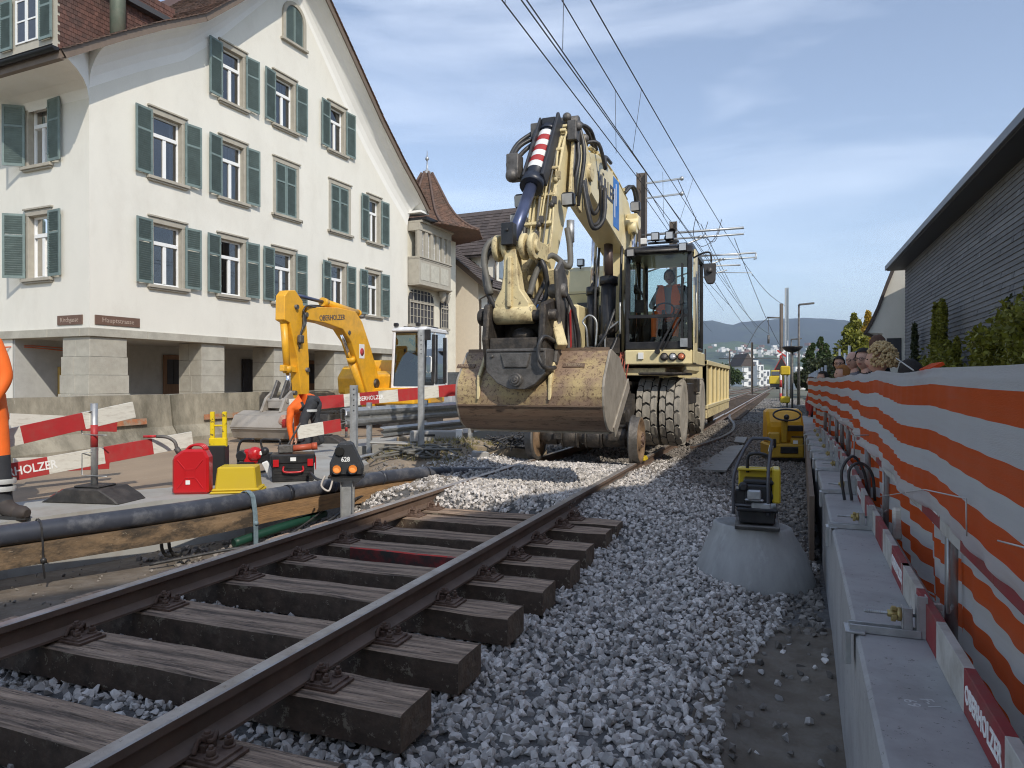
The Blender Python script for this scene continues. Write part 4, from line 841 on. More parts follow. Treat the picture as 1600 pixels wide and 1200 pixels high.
# leaves as small quads through a crown
def leaf_cloud(name, C, RAD, n, size, m_, parent=None, squash=1.0, clump=0.0, seed=0):
    r = np.random.default_rng(seed); C = np.atleast_2d(C); RAD = np.atleast_2d(RAD); w = r.integers(0, len(C), n)
    d = r.normal(size=(n, 3)); d /= np.linalg.norm(d, axis=1)[:, None]; rad = r.uniform(.35, 1, n)**.55
    P = C[w] + d*rad[:, None]*RAD[w]*(1+clump*(vnoise(d[:, 0]*3+w, d[:, 2]*3, 1, 4)-.5))[:, None]
    a = r.normal(size=(n, 3)); a /= np.linalg.norm(a, axis=1)[:, None]; bb = np.cross(a, r.normal(size=(n, 3))); bb /= np.linalg.norm(bb, axis=1)[:, None]
    s_ = size*r.uniform(.6, 1.3, n)[:, None]; V = np.stack([P-a*s_, P-bb*s_*.55, P+a*s_, P+bb*s_*.55], 1).reshape(-1, 3); Fc = np.arange(4*n).reshape(n, 4)
    return npmesh(name, V, Fc, m_, False, None, parent)
def tree(name, label, cat, loc, h, crowns, leaves, size, m_, group=None, seed=1, trunk_r=.18):
    t = thing(name, label, cat, loc, 0, group); b = MB(); r = random.Random(seed); b.tube([(0, 0, -.6), (.05, 0, h*.3), (0, .05, h*.7), (0, 0, h*.93)], [trunk_r*1.2, trunk_r, trunk_r*.5, .02], 8)
    for k in range(7): a = r.uniform(0, 6.28); z = h*(.25+.09*k); b.tube([(0, 0, z), (math.cos(a)*h*.08, math.sin(a)*h*.08, z+h*.08), (math.cos(a)*h*.12, math.sin(a)*h*.12, z+h*.18)], trunk_r*.3, 5, .01)
    b.build('trunk', M['bark'], t, fix=False)
    leaf_cloud('crown', [c[0] for c in crowns], [c[1] for c in crowns], leaves, size, m_, t, clump=.5, seed=seed); return t
def poplar_cr(h, w, seed):
    r = random.Random(seed); o = []
    for k in range(16): z = h*(.12+.055*k); ww = w*math.sin(PI*(.1+.84*k/16))**.6*(1 if k < 9 else 1-(k-9)*.11); o.append(((r.uniform(-.25, .25)*w, r.uniform(-.25, .25)*w, z), (max(.2, ww*r.uniform(.7, 1.0)), max(.2, ww*r.uniform(.7, 1)), h*.07)))
    return o
for i, (px, top, Y, w, m_, lb) in enumerate([(1268, 538, 75, .9, 'leaf_g', 'slim dark green poplar left of its taller neighbour behind the fence'), (1285, 528, 72, 1.1, 'leaf_g', 'middle slim poplar with yellowing tips beyond the netting'), (1330, 492, 62, 1.7, 'leaf_yg', 'tallest yellow green poplar behind the flagpoles'), (1353, 488, 66, 1.3, 'leaf_y', 'golden autumn poplar beside the white gabled house')]):
    h = (HOR-top)/FPX*Y+1.46; p = pd(px, 595, Y); tree('poplar_tree', lb, 'tree', (p.x, p.y, -.3), h, poplar_cr(h, w, i), 9000, .16, M[m_], 'poplars beyond the netting', i+1)
p = pd(1300, 595, 60); tree('broadleaf_tree', 'low dark green broad tree spreading below the poplars', 'tree', (p.x, p.y, -.3), 3.6, [((0, 0, 2.4), (2.2, 2, 1.1)), ((1.8, 0, 2.2), (1.8, 2, 1.3)), ((3.2, .5, 2), (1.6, 2, 1.2)), ((-1.6, 0, 1.6), (1.5, 1.5, .9))], 9000, .17, M['leaf_dk'], None, 9)
for i, (px, Y, h, m_) in enumerate([(1108, 120, 3.6, 'leaf_yg'), (1128, 110, 4.2, 'leaf_g'), (1099, 105, 3.2, 'leaf_dk')]):
    p = pd(px, 595, Y); tree('roadside_tree', ['small yellow green tree over the middle of the wagon', 'small green tree over the far end of the wagon', 'small dark tree just right of the excavator cab'][i], 'tree', (p.x, p.y, -.3), h, [((0, 0, h*.6), (h*.5, h*.5, h*.4)), ((h*.4, 0, h*.5), (h*.4, h*.4, h*.3)), ((-h*.4, 0, h*.5), (h*.4, h*.4, h*.3))], 3500, .2, M[m_], 'small trees beyond the wagon', 20+i)
# climbers and shrubs on the dark wall
def shrub(label, u, v, h, w, d, n, m_, size=.055, group='shrubs along the shingled wall', seed=1, spikes=0):
    t = thing('climbing_shrub' if spikes else 'garden_shrub', label, 'shrub', (u, v, -.45), 0, group); r = random.Random(seed); b = MB()
    for k in range(6): a = r.uniform(-w, w)*.6; b.tube([(0, a*.3, 0), (-.05, a*.7, h*.4), (0, a, h*.8)], .018, 5, .006)
    cr = [((r.uniform(-.2, .2)*d, r.uniform(-.8, .8)*w, h*r.uniform(.25, .72)), (d*r.uniform(.5, .9), w*r.uniform(.25, .5), h*r.uniform(.18, .3))) for _ in range(11)]
    for k in range(spikes):
        y = r.uniform(-.7, .8)*w; hh = h*r.uniform(.85, 1.25)
        b.tube([(.1, y, 0), (.15, y, hh)], .012, 4, .005)
        cr += [((.12*d, y+r.uniform(-.05, .05), hh*q), (.07, .075, hh*.10)) for q in (.45, .58, .70, .82, .93)]
    b.build('stem', M['bark'], t, fix=False); leaf_cloud('foliage', [c[0] for c in cr], [c[1] for c in cr], n, size, m_, t, clump=.6, seed=seed)
shrub('large yellow green shrub nearest the camera against the shingled wall', 3.5, 13.4, 3.3, 2.0, .6, 24000, M['leaf_yg'], .06, seed=3, spikes=0)
shrub('dark climbing shoots on the wall above the nearest shrub', 3.95, 14.8, 2.9, 1.5, .2, 5000, M['leaf_dk'], .045, seed=8, spikes=7)
shrub('middle shrub with tall dark climbing shoots on the shingled wall', 3.65, 20.0, 2.9, 2.2, .5, 17000, M['leaf_yg'], .06, seed=5, spikes=7)
shrub('narrow columnar shrub farthest along the shingled wall', 3.8, 25.6, 2.7, .8, .4, 6000, M['leaf_dk'], .06, seed=7, spikes=3)
# ================================================================ people
def head_mesh(b, c, face_dir, s=1.0, tilt=0.0, im=0):
    # material slots: im skin, im+1 dark eye, im+2 lips ; face_dir: angle of the look direction in the xy plane
    n, m_ = 26, 18; fd = Matrix.Rotation(face_dir + PI/2, 3, 'Z') @ Matrix.Rotation(-tilt, 3, 'X'); c = Vector(c)
    g = lambda x, z, cx, cz, w: math.exp(-(((x-cx)**2+(z-cz)**2)/w**2))
    rows = []
    for i in range(m_+1):
        a = PI*i/m_; row = []
        for j in range(n):
            t = 2*PI*j/n; x, y, z = math.sin(a)*math.cos(t), math.sin(a)*math.sin(t), math.cos(a)
            f = max(0, -y); X, Y, Z = x*.074, y*.094, z*.118
            if z < 0: X *= 1-.36*(-z)**1.4; Y = Y*(1-.25*(-z)) - (.012*f*(-z))
            Y -= f*(.030*g(x, z, 0, -.16, .16) + .014*g(x, z, 0, .02, .13) + .010*g(x, z, 0, -.62, .26) + .007*g(x, z, 0, -.42, .2)) - f*.011*(g(x, z, .36, .06, .17)+g(x, z, -.36, .06, .17))
            Y -= f*.006*g(x, z, 0, .3, .5)
            row.append(b._v(c + fd @ (Vector((X, Y, Z))*s)))
        rows.append(row)
    b.smooth = True; b.cur = im
    for i in range(m_):
        for j in range(n):
            zc = math.cos(PI*(i+.5)/m_); xc = math.sin(PI*(i+.5)/m_)*math.cos(2*PI*(j+.5)/n); yc = math.sin(PI*(i+.5)/m_)*math.sin(2*PI*(j+.5)/n)
            b.cur = im+2 if (yc < -.6 and abs(zc+.42) < .06 and abs(xc) < .25) else im
            b.face([rows[i][j], rows[i+1][j], rows[i+1][(j+1) % n], rows[i][(j+1) % n]])
    for sg in (-1, 1):
        b.cur = im+1; b.ball(c + fd @ (Vector((sg*.029, -.0855, .008))*s), .0075*s, 8, 5, (1.3, .6, .7))
        b.cur = im; b.ball(c + fd @ (Vector((sg*.072, .008, -.005))*s), .026*s, 8, 6, (.35, .6, 1.1))
    b.smooth = False; b.cur = im
    return fd
M['eye'] = mat('eye_dark', (.03, .02, .015), .2); M['lips'] = mat('lips', (.42, .17, .14), .5)
def hair(par, c, fd, s, m_, kind='short'):
    b = MB(); c = Vector(c); n, k = 24, 14
    if kind == 'curly':
        r = random.Random(3)
        for _ in range(750):
            a, t = r.uniform(-.45, 1.0), r.uniform(0, 2*PI); q = math.sqrt(max(0, 1-a*a)); p = Vector((q*math.cos(t)*.115, q*math.sin(t)*.12+.025, a*.145+.01))
            if p.y < -.055 and p.z < .075: continue
            b.ball(c + fd @ (p*r.uniform(.9, 1.07)*s), r.uniform(.008, .018)*s, 5, 4, (1, 1, r.uniform(.6, 1.3)))
        return b.build('hair', m_, par, fix=False)
    th = .016 if kind != 'long' else .028; zmin = {'short': -.15, 'long': -.75, 'bald': -.1, 'cap': .25}[kind]
    rows = []
    for i in range(k+1):
        a = PI*.82*i/k; row = []
        for j in range(n):
            t = 2*PI*j/n; x, y, z = math.sin(a)*math.cos(t), math.sin(a)*math.sin(t), math.cos(a)
            w = th*(1+.5*(vnoise(x*4+z, y*4, 1, 2)-.5)) + .002
            row.append((b._v(c + fd @ (Vector((x*(.076+w), y*(.095+w)+.006, z*(.118+w)))*s)), x, y, z))
        rows.append(row)
    b.smooth = True
    for i in range(k):
        for j in range(n):
            q = [rows[i][j], rows[i+1][j], rows[i+1][(j+1) % n], rows[i][(j+1) % n]]; y = sum(v[2] for v in q)/4; z = sum(v[3] for v in q)/4
            ok = (z > .50 + max(0, -y)*.12) if y < -.25 else (z > zmin - max(0, y)*.55)
            if kind == 'bald': ok = y > .0 and -.55 < z < .35
            if kind == 'cap': ok = z > .28
            if ok: b.face([v[0] for v in q])
    o = b.build('hair' if kind != 'cap' else 'cap', m_, par, fix=False)
    if kind == 'cap':
        pass
    return o
def glasses(par, c, fd, s):
    b = MB(); c = Vector(c)
    for sg in (-1, 1):
        b.tube([c + fd @ (Vector((sg*.032+.024*math.cos(t), -.104, .008+.018*math.sin(t)))*s) for t in [2*PI*i/12 for i in range(13)]], .0025*s, 5)
        b.tube([c + fd @ (Vector((sg*.056, -.102, .012))*s), c + fd @ (Vector((sg*.078, .0, .012))*s)], .0022*s, 5)
    b.tube([c + fd @ (Vector((-.01, -.107, .012))*s), c + fd @ (Vector((.01, -.107, .012))*s)], .0025*s, 5); b.build('glasses', M['black'], par)
def skinbody(name, V, E_, mats, segmat, parent=None, headinfo=None, sub=2):
    me = bpy.data.meshes.new(name); keys = list(V); ix = {k: i for i, k in enumerate(keys)}
    me.from_pydata([V[k][0] for k in keys], [(ix[a], ix[c]) for a, c in E_], []); o = bpy.data.objects.new('tmp', me); COL.objects.link(o)
    o.modifiers.new('s', 'SKIN'); me.skin_vertices  # layer made by the modifier on evaluation
    if not me.skin_vertices:
        bm = bmesh.new(); bm.from_mesh(me); bm.verts.layers.skin.verify(); bm.to_mesh(me); bm.free()
    sk = me.skin_vertices[0].data
    for k in keys:
        r = V[k][1]; sk[ix[k]].radius = r if isinstance(r, tuple) else (r, r); sk[ix[k]].use_root = (k == keys[0])
    sm = o.modifiers.new('u', 'SUBSURF'); sm.levels = sub; sm.render_levels = sub
    dg = bpy.context.evaluated_depsgraph_get(); dg.update(); ev = o.evaluated_get(dg); m2 = bpy.data.meshes.new_from_object(ev); bpy.data.objects.remove(o)
    segs = [(Vector(V[a][0]), Vector(V[c][0]), segmat.get((a, c), 0)) for a, c in E_]
    b = MB(); b.v = [tuple(v.co) for v in m2.vertices]
    for p in m2.polygons:
        cc = p.center; best = (9, 0)
        for A, B_, mi in segs:
            d = B_-A; t = max(0, min(1, (cc-A).dot(d)/max(1e-9, d.length_squared))); dd = (cc-(A+d*t)).length
            if dd < best[0]: best = (dd, mi)
        b.f.append(list(p.vertices)); b.mi.append(best[1]); b.sm.append(True)
    if headinfo: fd = head_mesh(b, headinfo[0], headinfo[1], headinfo[2], headinfo[3] if len(headinfo) > 3 else 0, headinfo[4] if len(headinfo) > 4 else 0)
    else: fd = None
    root = b.build(name, mats, parent, fix=False); return root, fd
def hand(V, E_, wrist, palm, tips, tag_, segmat, mi=0):
    V['p'+tag_] = (palm, .026); E_.append((wrist, 'p'+tag_)); segmat[(wrist, 'p'+tag_)] = mi
    for i, t in enumerate(tips):
        m_ = [(palm[j]*.45+t[j]*.55) for j in range(3)]; V['k%s%d' % (tag_, i)] = (m_, .0095); V['t%s%d' % (tag_, i)] = (t, .008)
        E_ += [('p'+tag_, 'k%s%d' % (tag_, i)), ('k%s%d' % (tag_, i), 't%s%d' % (tag_, i))]; segmat[('p'+tag_, 'k%s%d' % (tag_, i))] = mi; segmat[('k%s%d' % (tag_, i), 't%s%d' % (tag_, i))] = mi
def onlooker(label, px, py, Y, look, hk, hm, coat, s=1.0, gl=False, grp='onlookers behind the netting', ground=None):
    h = pd(px, py, Y); z0 = h.z-1.6*s if ground is None else ground
    o = thing('person', label, 'person', (h.x, h.y, z0), 0, grp); H_ = h.z-z0; lk = look; fx, fy = -1.0, 0.0; rx_, ry_ = -fy, fx
    P = lambda r, f, z: (rx_*r+fx*f, ry_*r+fy*f, z)
    V = {'pelvis': (P(0, 0, H_*.56), (.16, .12)), 'chest': (P(0, 0, H_*.80), (.17, .12)), 'neck': (P(0, -.01, H_*.91), .06), 'headbase': (P(0, .0, H_*.95), .055)}
    E_ = [('pelvis', 'chest'), ('chest', 'neck'), ('neck', 'headbase')]; sg = {('pelvis', 'chest'): 3, ('chest', 'neck'): 3, ('neck', 'headbase'): 0}
    for t, k in (('l', -1), ('r', 1)):
        V['sh'+t] = (P(k*.18, 0, H_*.855), .065); V['el'+t] = (P(k*.25, -.01, H_*.66), .048); V['wr'+t] = (P(k*.25, .05, H_*.50), .034)
        V['hip'+t] = (P(k*.10, 0, H_*.5), .09); V['kn'+t] = (P(k*.11, .02, H_*.28), .062); V['an'+t] = (P(k*.12, -.02, .07), .045); V['to'+t] = (P(k*.13, .16, .035), .04)
        E_ += [('chest', 'sh'+t), ('sh'+t, 'el'+t), ('el'+t, 'wr'+t), ('pelvis', 'hip'+t), ('hip'+t, 'kn'+t), ('kn'+t, 'an'+t), ('an'+t, 'to'+t)]
        for e in (('chest', 'sh'+t), ('sh'+t, 'el'+t), ('el'+t, 'wr'+t)): sg[e] = 3
        for e in (('pelvis', 'hip'+t), ('hip'+t, 'kn'+t), ('kn'+t, 'an'+t), ('an'+t, 'to'+t)): sg[e] = 4
        hand(V, E_, 'wr'+t, P(k*.25, .07, H_*.45), [P(k*.25, .03+.025*i, H_*.39-.004*(i % 3)) for i in range(4)]+[P(k*.22, .12, H_*.42)], t, sg)
    body, fd = skinbody('body', V, E_, [M['skin'], M['eye'], M['lips'], coat, M['navy']], sg, o, (P(0, .02, H_+0.0), lk, s))
    if hk: hair(body, P(0, .02, H_), fd, s, hm, hk)
    if gl: glasses(body, P(0, .02, H_), fd, s)
    return o

# ================================================================ the big rail excavator (local x across, y along the track, z up from the rail)
EO = Vector((-2.735, 10.0, 0)); ex = thing('rail_excavator', 'pale yellow rail excavator with raised arm and wide rusty bucket standing on the track', 'excavator', EO)
def at(px, py, dx=0.0): return pu(px, py, -2.735+dx)-EO
# rail gear
def railwheel(par, x, y, sgn):
    b = MB(); z = .32; s_ = sgn
    pr_ = [(.10, -.09), (.16, -.085), (.17, -.05), (.27, -.05), (.295, -.06), (.352, -.062), (.352, -.035), (.325, -.028), (.32, .065), (.29, .07), (.27, .04), (.14, .03), (.12, .075), (.05, .08)]
    b.m(0).lathe([(r, s_*h) for r, h in pr_], 40, (x, y, z), 'x'); o = b.build('rail_wheel', [M['railwheel'], M['greysteel']], par, fix=True)
    for p in o.data.polygons:
        c = p.center; rr = math.hypot(c.y-y, c.z-z)
        p.material_index = 1 if rr > .318 or (rr > .3 and abs(p.normal.x) < .5) else 0
    b = MB()
    for k in range(8): a = 2*PI*k/8; b.cyl((x+s_*.03, y+.09*math.cos(a), z+.09*math.sin(a)), (x+s_*.095, y+.09*math.cos(a), z+.09*math.sin(a)), .016, 6)
    b.cyl((x, y, z), (x+s_*.11, y, z), .055, 12); b.build('wheel_bolt', M['rust'], o)
M['railwheel'] = mat('rusty_rail_wheel', (.30, .20, .12), .6, .4, var=.2, scale=8, dirt=(.14, .10, .08), damt=.5, dscale=6)
for y in (.1, 6.2):
    for sg_ in (-1, 1): railwheel(ex, sg_*.765, y, sg_)
b = MB(); y = .1
b.cyl((-.66, y, .34), (.66, y, .34), .10, 18); b.cyl((-.62, y, .34), (-.40, y, .34), .13, 18); b.cyl((.30, y, .34), (.62, y, .34), .14, 18)
for x in (-.20, .16): b.cyl((x-.11, y, .34), (x+.11, y, .34), .155, 20); b.cyl((x-.13, y, .34), (x-.10, y, .34), .17, 20); b.cyl((x+.10, y, .34), (x+.13, y, .34), .17, 20)
for x in (-.36, .45): b.box((x, y-.13, .36), (.13, .1, .11))
b.box((.0, y+.3, .42), (.5, .5, .22)); b.build('rail_axle', M['grease'], ex, bevel=.008)
b = MB()
for x in (-.55, .55): b.bar((x, y, .4), (x*.9, 1.0, .85), .14, .26); b.bar((x, y+.1, .5), (x, .1, .75), .12, .2); b.cyl((x*.8, .35, .5), (x*.8, 1.0, 1.0), .05, 10)
split(b.build('axle_arm', M['grease'], ex, bevel=.01))
b = MB(); b.cyl((-.66, 6.2, .34), (.66, 6.2, .34), .1, 14); b.bar((-.5, 6.2, .4), (-.5, 5.4, .85), .14, .24); b.bar((.5, 6.2, .4), (.5, 5.4, .85), .14, .24); b.build('rail_axle', M['grease'], ex)
# tyres with block tread
def tyre(par, x, y, z, r, w):
    b = MB(); cx = x; b.m(1).lathe([(r*.58, -w/2+.02), (r*.66, -w/2), (r*.9, -w/2+.005), (r*.955, -w/2+.03), (r*.965, w/2-.03), (r*.965, w/2-.03), (r*.9, w/2-.005), (r*.66, w/2), (r*.58, w/2-.02)], 44, (cx, y, z), 'x')
    o = b.build('tyre', [M['tyre'], M['tyre_gap']], par, fix=True)
    for p in o.data.polygons:
        rr = math.hypot(p.center.y-y, p.center.z-z); p.material_index = 0 if rr < r*.935 and abs(p.center.x-x) > w*.3 else 1
    b = MB(); nr = 15
    for row, (wx0, wx1) in enumerate(((-.5, -.20), (-.185, .185), (.20, .5))):
        for k in range(nr):
            ph = 2*PI*(k+(.5 if row == 1 else 0))/nr; da = PI/nr*.90
            def Pq(a, wx, rr): return (cx+wx*w, y+rr*math.cos(a), z+rr*math.sin(a))
            xm = (wx0+wx1)/2; hx = [(-da, wx0+.02), (-da*1.22, xm), (-da, wx1-.02), (0, wx1+.012), (da, wx1-.02), (da*.78, xm), (da, wx0+.02), (0, wx0-.012)]
            hx = [(-da*.95, wx0+.02), (-da*1.25, xm), (-da*.95, wx1-.02), (0, wx1+.0), (da*.95, wx1-.02), (da*.68, xm), (da*.95, wx0+.02), (0, wx0-.0)]
            lo = [b._v(Pq(ph+a, wx, r*.955)) for a, wx in hx]; hi = [b._v(Pq(ph+a*.93, xm+(wx-xm)*.95, r-(.010 if row != 1 else 0))) for a, wx in hx]
            b.face(hi); n = len(hx)
            for i in range(n): b.face([lo[i], lo[(i+1) % n], hi[(i+1) % n], hi[i]])
    tb = b.build('tread_block', M['tyre'], o, fix=True); tb['kind'] = 'stuff'
    b = MB(); b.lathe([(.04, -w*.1), (r*.3, -w*.1), (r*.36, -w*.02), (r*.55, .0), (r*.59, w*.42), (r*.62, w*.47)], 28, (cx, y, z), 'x', cap=False); b.lathe([(r*.59, -w*.47), (r*.55, 0)], 28, (cx, y, z), 'x', cap=False); b.cyl((cx-w*.1, y, z), (cx+w*.25, y, z), r*.2, 14)
    for k in range(8): a = 2*PI*k/8; b.cyl((cx, y+r*.29*math.cos(a), z+r*.29*math.sin(a)), (cx+w*.15, y+r*.29*math.cos(a), z+r*.29*math.sin(a)), .018, 6)
    b.build('rim', M['greysteel'], o, fix=False); return o
for y in (1.6, 4.3):
    for x in (.72, 1.08): tyre(ex, x, y, .67, .555, .325)
for y in (1.6, 4.3):
    for x in (-.72, -1.08): tyre(ex, x, y, .67, .555, .325)
b = MB(); b.cyl((-.6, 1.6, .67), (.6, 1.6, .67), .13, 14); b.cyl((-.6, 4.3, .67), (.6, 4.3, .67), .13, 14); b.bbox((-.45, .9, .75), (.45, 5.3, 1.15)); b.bbox((-1.2, 2.3, .75), (1.2, 3.6, 1.12)); b.cyl((0, 2.9, 1.1), (0, 2.9, 1.42), .62, 30); b.bbox((-.5, .5, .55), (.5, 1.0, 1.0)); b.bbox((.62, .95, 1.25), (1.28, 2.3, 1.29))
b.bbox((-1.28, .95, 1.25), (-.62, 2.3, 1.29)); b.bbox((1.0, 3.2, .95), (1.26, 3.6, 1.2)); b.build('chassis', M['grease'], ex, bevel=.012)
b = MB(); b.bbox((.35, 1.2, 1.24), (1.0, 2.2, 1.36)); b.build('chassis_panel', M['yellow_dirty'], ex, bevel=.01)
# upper structure
b = MB(); b.prism([(.38, 1.08), (1.30, 1.08), (1.42, 1.2), (1.42, 2.9), (.38, 2.9)], 'z', 1.41, 1.64); deck = b.build('cab_platform', M['yellow'], ex, bevel=.018)
for x, m_ in ((1.0, 'greysteel'), (1.13, 'lamp'), (1.26, 'redlens')):
    if m_ == 'redlens': M['redlens'] = mat('amber_lens', (.5, .16, .08), .2)
    b = MB(); b.lathe([(.0, -.03), (.045, -.025), (.05, .0)], 16, (x, 1.065, 1.53), 'y'); b.build('marker_light', M[m_], deck)
    b = MB(); b.tube([(x+.056*math.cos(t), 1.062, 1.53+.056*math.sin(t)) for t in [2*PI*i/14 for i in range(15)]], .008, 5); b.build('light_ring', M['black'], deck)
b = MB(); b.bbox((.60, 1.05, 1.50), (.68, 1.079, 1.60)); b.build('white_plate', M['white_paint'], deck)
b = MB(); b.bbox((-.43, 1.3, 1.25), (.38, 5.0, 1.5)); b.bbox((.38, 2.9, 1.41), (1.06, 5.0, 2.35)); b.bbox((-.42, 1.9, 1.4), (-.32, 3.6, 2.5)); b.bbox((.28, 1.9, 1.4), (.36, 3.6, 2.3)); b.build('revolving_frame', M['grease'], ex, bevel=.01)
b = MB(); b.prism([(-1.25, 1.3), (-.43, 1.3), (-.43, 2.9), (-1.25, 2.9)], 'z', 1.15, 2.42); tb_ = b.build('tool_box', M['yellow'], ex, bevel=.03)
b = MB(); b.bbox((-1.24, 1.283, 1.3), (-.80, 1.299, 2.44)); b.build('blue_panel', M['bluepaint'], tb_)
text('lettering', 'ST', .26, M['letter_white'], tb_, (-1.0, 1.276, 1.83), (PI/2, 0, 0), bold=.006)
b = MB(); b.prism([(2.85, 2.42), (2.75, 2.75), (2.72, 2.78), (2.95, 3.22), (3.1, 3.32), (5.0, 3.3), (5.1, 2.42)], 'x', -1.28, -.2); hood = b.build('engine_hood', M['shaded_yellow'], ex, bevel=.05)
b = MB(); b.bbox((-1.26, 2.72, 2.40), (-.2, 5.0, 2.415)); b.bbox((-1.3, 2.74, 2.765), (-.2, 2.78, 2.775)); b.bbox((-.85, 2.70, 2.44), (-.5, 2.8, 2.60)); b.build('hood_vent', M['black'], hood)
b = MB(); b.bbox((-1.26, 2.9, 1.3), (1.08, 5.2, 2.42)); b.build('rear_body', M['yellow'], ex, bevel=.06)
for p in (at(876, 421, -.9), at(891, 411, -.6)):
    b = MB(); q = Vector((p.x if False else (-1.12 if p.y < 100 and abs(p.z) > 0 and len(hood.children) < 2 else -.85), 2.95, 3.38)); b.box(q, (.13, .1, .14)); b.cyl(q-Vector((0, .03, .12)), q, .02, 6); lt = b.build('work_light', M['black'], hood, bevel=.015)
    b = MB(); b.box(q-Vector((0, .053, 0)), (.10, .008, .10)); b.build('lens', M['lamp'], lt)
# cab
X0, X1, Yf, Yb, Z0, Z1 = .38, 1.41, 1.10, 2.75, 1.64, 3.26
cab = thing('cab', None, None); cab.parent = ex
b = MB(); pw = .075
for x in (X0, X1-pw): b.prism([(Yf+.02, Z0), (Yf+.02+.06, Z0), (Yf+.10, Z1-.25), (Yf+.12, Z1-.1), (Yf+.05, Z1-.1), (Yf+.02, Z1-.25)], 'x', x, x+pw); b.bbox((x, Yb-.08, Z0), (x+pw, Yb, Z1-.05)); b.bbox((x, Yf+.1, Z0), (x+pw, Yb, Z0+.07)); b.bbox((x, Yf+.9, Z0), (x+pw, Yf+.97, Z1-.1))
b.bbox((X0, Yf+.01, Z0-.0), (X1, Yf+.09, Z0+.13)); b.bbox((X0, Yb-.06, Z0), (X1, Yb, Z0+.5)); b.bbox((X0+.08, Yf+.1, Z0-.03), (X1-.08, Yb-.07, Z0+.02))
b.prism([(Yf-.02, Z1-.14), (Yf+.02, Z1-.02), (Yf+.16, Z1+.03), (Yb, Z1), (Yb, Z1-.1), (Yf+.2, Z1-.12)], 'x', X0-.01, X1+.01)
b.build('cab_frame', M['black'], cab, bevel=.02)
b = MB(); b.cyl((X0+.12, Yf-.03, Z1-.09), (X1-.12, Yf-.03, Z1-.09), .022, 8); b.build('roof_bar', M['greysteel'], cab)
b = MB(); b.prism([(Yf+.08, Z0-.2), (Yf+.10, Z1-.3), (Yf+.2, Z1-.06), (Yf+.5, Z1-.06), (Yf+.5, Z0-.2)], 'x', X1+.012, X1+.03); b.build('side_trim', M['yellow'], cab)
b = MB(); b.poly([(X0+.06, Yf+.03, Z0+.55), (X1-.06, Yf+.03, Z0+.55), (X1-.06, Yf+.05, Z1-.12), (X0+.06, Yf+.05, Z1-.12)]); b.poly([(X0+.06, Yf+.03, Z0+.13), (X1-.06, Yf+.03, Z0+.13), (X1-.06, Yf+.03, Z0+.5), (X0+.06, Yf+.03, Z0+.5)]); b.build('windscreen', M['screen_glass'], cab, fix=False)
b = MB()
for x in (X0+.03, X1-.03): b.poly([(x, Yf+.1, Z0+.1), (x, Yb-.1, Z0+.1), (x, Yb-.1, Z1-.12), (x, Yf+.12, Z1-.12)])
b.poly([(X0+.08, Yb-.03, Z0+.5), (X1-.08, Yb-.03, Z0+.5), (X1-.08, Yb-.03, Z1-.12), (X0+.08, Yb-.03, Z1-.12)]); split(b.build('side_window', M['cabglass'], cab, fix=False))
b = MB(); b.bbox((X0+.06, Yf+.005, Z0+.50), (X1-.06, Yf+.045, Z0+.55)); b.bbox((X1-.16, Yf-.01, Z0+.1), (X1-.13, Yf+.03, Z1-.3)); b.build('screen_bar', M['black'], cab)
b = MB(); b.bar((X1-.17, Yf-.04, Z0+.62), (X0+.52, Yf-.05, Z0-.02), .035, .03); b.bar((X1-.13, Yf-.03, Z0+.55), (X0+.60, Yf-.03, Z0-.0), .02); b.bar((X1-.17, Yf-.035, Z0+.6), (X1-.12, Yf-.03, Z0+1.1), .03); b.cyl((X0+.52, Yf-.1, Z0-.03), (X0+.52, Yf, Z0-.03), .04, 10); b.cyl((X1-.15, Yf-.07, Z0+.72), (X1-.15, Yf, Z0+.72), .03, 10); b.build('wiper', M['black'], cab)
b = MB(); b.bbox((X1-.17, Yf-.03, Z0+.04), (X1-.06, Yf+.01, Z0+.17)); b.build('grey_plate', M['galv'], cab)
for i, (x, z) in enumerate(((X0+.10, Z1-.10), (X1-.13, Z1-.06), (X0+.48, Z1+.13), (X0+.70, Z1+.13))):
    b = MB(); b.box((x, Yf-.02, z), (.125, .09, .13)); b.cyl((x, Yf, z-.1), (x, Yf, z), .015, 6); lt = b.build('work_light', M['black'], cab, bevel=.015); b = MB(); b.box((x, Yf-.068, z), (.10, .006, .10)); b.build('lens', M['lamp'], lt)
b = MB(); b.bbox((X0+.24, Yf+.0, Z1+.03), (X0+.34, Yf+.1, Z1+.13)); b.build('white_beacon', M['white_paint'], cab, bevel=.01)
b = MB()
for x, z in ((X1-.36, Z1+.10), (X1-.30, Z1+.19)): b.lathe([(.02, .18), (.02, .08), (.03, .04), (.055, 0)], 14, (x, Yf-.02, z), 'y', cap=False)
b.bbox((X0+.36, Yf+.02, Z1+.03), (X1-.2, Yf+.06, Z1+.06)); split(b.build('horn', M['black'], cab))
b = MB(); b.tube(bez([(X1+.02, Yf+.05, Z1-.22), (X1+.15, Yf-.0, Z1-.17), (X1+.27, Yf-.02, Z1-.17), (X1+.29, Yf-.02, Z1-.3)]), .014, 8); b.tube([(X1+.29, Yf-.02, Z1-.3), (X1+.28, Yf-.02, Z1-.42)], .012, 6); mr_ = b.build('mirror_arm', M['black'], cab)
b = MB(); b.prism([(X1+.17, Z1-.33), (X1+.36, Z1-.33), (X1+.35, Z1-.58), (X1+.32, Z1-.64), (X1+.23, Z1-.64), (X1+.19, Z1-.56)], 'y', Yf-.05, Yf+.02); b.ball((X1+.27, Yf-.06, Z1-.44), .045, 10, 7); b.build('mirror', mat('mirror_shell', (.06, .056, .056), .5), mr_, bevel=.014)
